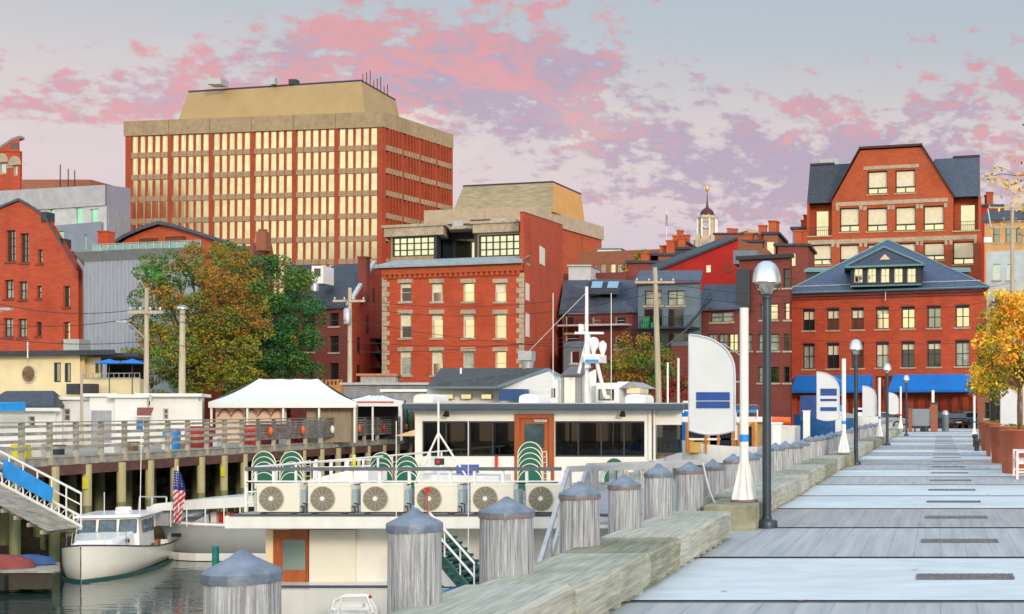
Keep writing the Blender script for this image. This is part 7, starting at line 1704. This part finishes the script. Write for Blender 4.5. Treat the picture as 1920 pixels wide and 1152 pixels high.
# umbrella on pier float near (770,810)
t = thing('umbrella', (PX(775,55),55,-1), 'peach market umbrella between the pier and the ferry cabin', 'umbrella'); c = Vector(P(782,805,55)); q = M(); n = 8; q.add([c]+[c+Vector((.95*cos(2*pi*k/n),.95*sin(2*pi*k/n),-.28)) for k in range(n)], [(0,1+k,1+(k+1)%n) for k in range(n)]); q.build('canopy', mat('peach_canvas', (.75,.42,.20), .7), t); q = M(); q.tube(c, (c.x,c.y,-3), .03, n=6); q.build('pole', WHITE, t)

# boarding ramp from the walk to the ferry, grey rails
t = thing('boarding_ramp', (-6,22,0), 'grey metal boarding ramp with handrails between the piles and the ferry', 'ramp')
GR = mat('ramp_metal', (.45,.47,.50), .5, .08, 4, metal=.3)
T0, T1, T2 = Vector(P(1300,872,24)), Vector(P(1065,880,22)), Vector(P(1005,1080,17.5))
for off in (0, 1.2):
    o = Vector((0,off,0))
    q = M(); q.beam(T0+o, T1+o, .06, .10); q.beam(T1+o, T2+o, .06, .07); q.beam(T0+o-Vector((0,0,.35)), T1+o-Vector((0,0,.35)), .05, .09); q.beam(T1+o-Vector((0,0,.45)), T2+o-Vector((0,0,.45)), .05, .05)
    for k in range(6): v = T0.lerp(T1, k/5)+o; q.box(v.x-.05,v.x+.05,v.y-.05,v.y+.05,v.z-.95,v.z-.02)
    for k in (.3,.62,.95): v = T1.lerp(T2, k)+o; q.box(v.x-.03,v.x+.03,v.y-.03,v.y+.03,v.z-1.0,v.z)
    q.build('handrail', GR, t)
q = M(); a, b, c = [v-Vector((0,0,1.0)) for v in (T0,T1,T2)]; w_ = Vector((0,1.2,0)); q.prism([a,b,b+w_,a+w_], (0,0,.05)); q.prism([b,c,c+w_,b+w_], (0,0,.05)); q.build('walkway', GR, t)

# ================================================================== MARINA BEYOND THE PILES
def small_boat(label, pxa, pxb, Y, ysheer, hullm, cab=None, cabm=None, name='moored_boat', z=-3.6):
    x0, x1 = PX(pxa,Y), PX(pxb,Y); t = thing(name, ((x0+x1)/2,Y,z), label, 'boat', 'boats moored behind the piles'); zt = PZ(ysheer,Y); W = 1.4
    m = M(); secs = []
    for k in range(8):
        s = k/7; x = x0+(x1-x0)*s; hw = W*min(1,(s*2.2+.03))**.6; zz = zt+.3*(1-s)**2
        secs.append([(x,Y+W,z-.3),(x,Y+W-hw*.85,z+.1),(x-.3*(1-s),Y+W-hw,zz)])
    for s in (1,-1): m.add([(q[0],Y+W+s*(q[1]-Y-W),q[2]) for sec in secs for q in sec], [(k*3+j,k*3+j+1,(k+1)*3+j+1,(k+1)*3+j) for k in range(7) for j in range(2)], True)
    m.add([secs[-1][j] for j in range(3)]+[(secs[-1][j][0],2*(Y+W)-secs[-1][j][1],secs[-1][j][2]) for j in (2,1,0)], [tuple(range(6))])
    m.build('hull', hullm, t)
    q = M(); a = [sec[-1] for sec in secs]; q.add([(v[0],v[1],v[2]-.03) for v in a]+[(v[0],2*(Y+W)-v[1],v[2]-.03) for v in a], [(i,i+1,9+i,8+i) for i in range(7)]); q.build('deck', WHITEB, t)
    if cab:
        for (a_, b_, y0, y1, mt, nm2) in cab: q = M(); q.box(PX(a_,Y+.3),PX(b_,Y+.3),Y+.3,Y+2.2,PZ(y1,Y+.3),PZ(y0,Y+.3)); q.build(nm2, mt, t, bevel=.03)
    return t
OY = mat('boat_ochre', (.58,.36,.10), .5, .06, 2)
tb = small_boat('ochre cabined work boat with white top behind the nearest banner', 1278, 1420, 62, 838, WHITEB, [(1285,1420,792,850,OY,'cabin'),(1262,1430,782,792,WHITEB,'roof'),(1330,1345,800,850,GLD,'door'),(1352,1368,800,835,GLD,'window'),(1300,1318,800,830,GLD,'window')])
OP = mat('boat_post', (.45,.16,.04), .6, .1, 3)
for i, (a_, b_) in enumerate([(1288,1292),(1322,1326),(1346,1350),(1372,1377),(1384,1392),(1410,1414)]): q = M(); q.box(PX(a_,62.2),PX(b_,62.2),62.1,62.28,PZ(850,62),PZ(793,62)); q.build('post', OP, tb)
for i, (a_, b_, y0, y1, mt) in enumerate([(1293,1321,800,820,GLD),(1351,1371,797,846,GLD),(1378,1384,797,822,WHITEB),(1394,1409,800,838,GLD),(1300,1418,768,774,BLUET),(1290,1400,822,826,WHITEB)]): q = M(); q.box(PX(a_,62.2),PX(b_,62.2),62.16,62.27,PZ(y1,62),PZ(y0,62)); q.build('panel', mt, tb)
for px in (1268,1300,1340,1380,1420): q = M(); q.tube(P(px,783,62.2), P(px,768,62.2), .04, n=5); q.build('stanchion', WHITEB, tb)
tb = small_boat('white launch with orange buoyancy roll beside the nearest lamp', 1380, 1490, 70, 800, WHITEB, [(1400,1440,782,800,WHITEB,'cabin')])
q = M(); q.tube(P(1448,789,69.8), P(1482,790,69.8), .22, n=12); q.build('orange_roll', ORANGE, tb)
small_boat('blue covered boat in front of the blue awning', 1492, 1600, 84, 785, mat('hull_blue', (.02,.10,.28), .4), [(1500,1548,742,790,mat('cover_navy', (.02,.06,.22), .7, .2, 2),'cover'),(1535,1580,760,790,BLUET,'cover')])
small_boat('small white and blue boat right of the ferry roof', 1270, 1330, 76, 775, BLUET, [(1280,1322,752,775,WHITEB,'cabin'),(1283,1318,757,766,GLD,'window')])
small_boat('white cabin cruiser behind the third banner pole', 1590, 1650, 90, 782, WHITEB, [(1600,1640,765,782,WHITEB,'cabin'),(1604,1636,768,774,GLD,'window')])
for i, (px, y0, y1, Y) in enumerate([(1456,792,850,33),(1512,770,800,60),(1572,772,800,56)]):
    tt = thing('power_pedestal', (PX(px,Y),Y,-.5), 'white dock power pedestal standing among the piles, %s from the left' % ORD[i], 'pedestal', 'white pedestals among the piles'); hw = [.12,.16,.14][i]
    q = M(); q.box(PX(px,Y)-hw,PX(px,Y)+hw,Y,Y+.2,-.8,PZ(y0,Y)-.06); q.build('cabinet', WHITE, tt, bevel=.02); q = M(); q.box(PX(px,Y)-hw-.02,PX(px,Y)+hw+.02,Y-.02,Y+.22,PZ(y0,Y)-.06,PZ(y0,Y)); q.build('hood', WHITE, tt)
m = M(); m.box(-22,-4.2,57,58.3,-3.5,-3.05)
for k in range(5): m.tube((-20+k*3.6,57,-6),(-20+k*3.6,57,-1.6),.16,n=10)
tag(m.build('marina_float', WOODP), 'timber marina float with guide piles between the moored boats', 'dock')

# ================================================================== UTILITY POLES AND WIRES
def upole(label, px, Y, yt, r, arms=(), lean=0, extra=None, z0=-.1):
    t = thing('utility_pole', (PX(px,Y),Y,z0), label, 'utility pole', 'utility poles')
    b = Vector((PX(px,Y),Y,z0)); top = Vector(P(px+lean,yt,Y)); q = M(); q.tube(b, top, r*1.2, r*.8, n=10); q.build('pole', POLEW, t)
    for (py, wd) in arms:
        c = Vector(P(px+lean*.9,py,Y)); q = M(); q.box(c.x-wd/2,c.x+wd/2,Y-.16,Y-.04,c.z-.07,c.z+.07); q.build('crossarm', POLEW, t)
        for k in range(4): x = c.x-wd/2+.1+k*(wd-.2)/3; q = M(); q.lathe((x,Y-.1,c.z+.07), [(.03,0),(.06,.05),(.05,.14),(.02,.18)], 8); q.build('insulator', GALV, t)
    return t, top
p1, _ = upole('wooden utility pole with crossarm and street light arm by the rusty tree', 274, 60, 540, .105, [(586,1.6)], lean=1)
q = M(); q.path([P(272,635,60),P(262,625,59.5),P(245,610,59),P(235,605,58.8)], .04, 6); q.build('light_arm', GALV, p1); q = M(); c = P(232,604,58.7); q.box(c[0]-.3,c[0]+.15,c[1]-.1,c[1]+.1,c[2]-.06,c[2]+.06); q.build('lamp_head', GALV, p1, bevel=.03)
p2, _ = upole('short pale pole with round cap in front of the rusty tree', 341, 64, 580, .15, lean=1)
q = M(); q.lathe(P(342,580,64), [(.25,0),(.25,.12),(.1,.2)], 10); q.build('cap', GALV, p2)
p3, _ = upole('pale utility pole with transformer in front of the slate roofed building', 656, 80, 540, .135, [(565,2.0)])
q = M(); q.lathe(P(651,608,79.7), [(.2,0),(.22,.05),(.22,.9),(.12,1.0)], 12); q.build('transformer', GALV, p3)
p4, _ = upole('tall wooden utility pole leaning slightly over the ferry roof', 1237, 78, 502, .17, [(530,2.4)], lean=-9)
p5, _ = upole('steel grey double armed utility pole at the right edge', 1898, 112, 380, .20, [(390,4.2),(427,4.4)])
for px in (1852,1945): q = M(); q.tube(P(px,392,111.8), P(px+6,427,111.8), .07, n=6); q.build('brace', GALV, p5)
q = M(); q.box(*[PX(1845,111),PX(1860,111)],111,111.5,PZ(455,111),PZ(445,111)); q.build('lamp_head', WHITE, p5)
p6, _ = upole('slim grey pole on the left pier between the white sheds', 153, 54, 690, .06)
p7, _ = upole('thin grey street light pole at the far left edge', -30, 70, 560, .08); q = M(); q.path([P(-28,600,70),P(5,582,70)], .05, 6); c = P(12,580,70); q.box(c[0]-.4,c[0]+.3,c[1]-.12,c[1]+.12,c[2]-.07,c[2]+.07); q.build('lamp_arm', GALV, p7)
p8, _ = upole('short bare timber post behind the ferry roof at right', 1272, 74, 672, .09)
def wire(a, b, sag, i, r=.016):
    a, b = Vector(a), Vector(b); q = M(); n = 18; pts = []
    for k in range(n+1): s = k/n; v = a.lerp(b, s); v.z -= sag*4*s*(1-s); pts.append(v)
    q.path(pts, r, 4)
    tag(q.build('overhead_wire', mat('wire_black', (.02,.02,.022), .6)), 'thin overhead wire spanning the waterfront, %s of the set' % ordn(i), 'wire', 'overhead wires')
W = [((-60,555),(274,578),60,60,.5),((274,578),(656,562),60,80,.8),((656,562),(1232,530),80,78,.9),((1232,530),(1898,390+140),78,112,1.2),
     ((-60,600),(274,592),60,60,.4),((274,592),(656,572),60,80,.9),((656,575),(1232,548),80,78,1.0),((1232,548),(1890,560),78,112,1.1),
     ((-60,625),(274,640),60,60,.3),((274,640),(656,640),60,80,.5),((656,640),(1232,620),80,78,.6),((656,660),(1232,600),80,78,.6),((1232,610),(1890,640),78,112,.6),((274,560),(656,600),60,80,.4),((656,600),(1234,655),80,78,.5)]
for i, (a, b, Ya, Yb, s) in enumerate(W): wire(P(a[0],a[1],Ya), P(b[0],b[1],Yb), s, i)

def rope(a, b, sag, r, mt, label, name='mooring_line'):
    a, b = Vector(a), Vector(b); q = M(); n = 16; pts = []
    for k in range(n+1): s_ = k/n; v = a.lerp(b, s_); v.z -= sag*4*s_*(1-s_); pts.append(v)
    q.path(pts, r, 6); tag(q.build(name, mt), label, 'rope')
ROPE = mat('rope_pale', (.55,.54,.50), .8, .1, 8)
rope(P(1318,868,18.6), P(1345,950,17.6), .10, .014, ROPE, 'pale cable drooping beside the pile near the mossy block')
rope((-3.62,12.2,.45), (-5.3,22.5,-.9), .5, .018, ROPE, 'pale mooring line slung from a middle pile down to the ferry')
rope((-3.66,8.4,.2), (-6.2,25.2,-1.3), .7, .018, mat('rope_dark', (.07,.07,.08), .8), 'dark mooring line running from the second pile to the ferry stern')
rope(P(462,905,25.5), P(1046,905,25.5), .04, .012, mat('cable_black', (.02,.02,.022), .6), 'long black power cable strung behind the air conditioners', 'power_cable')
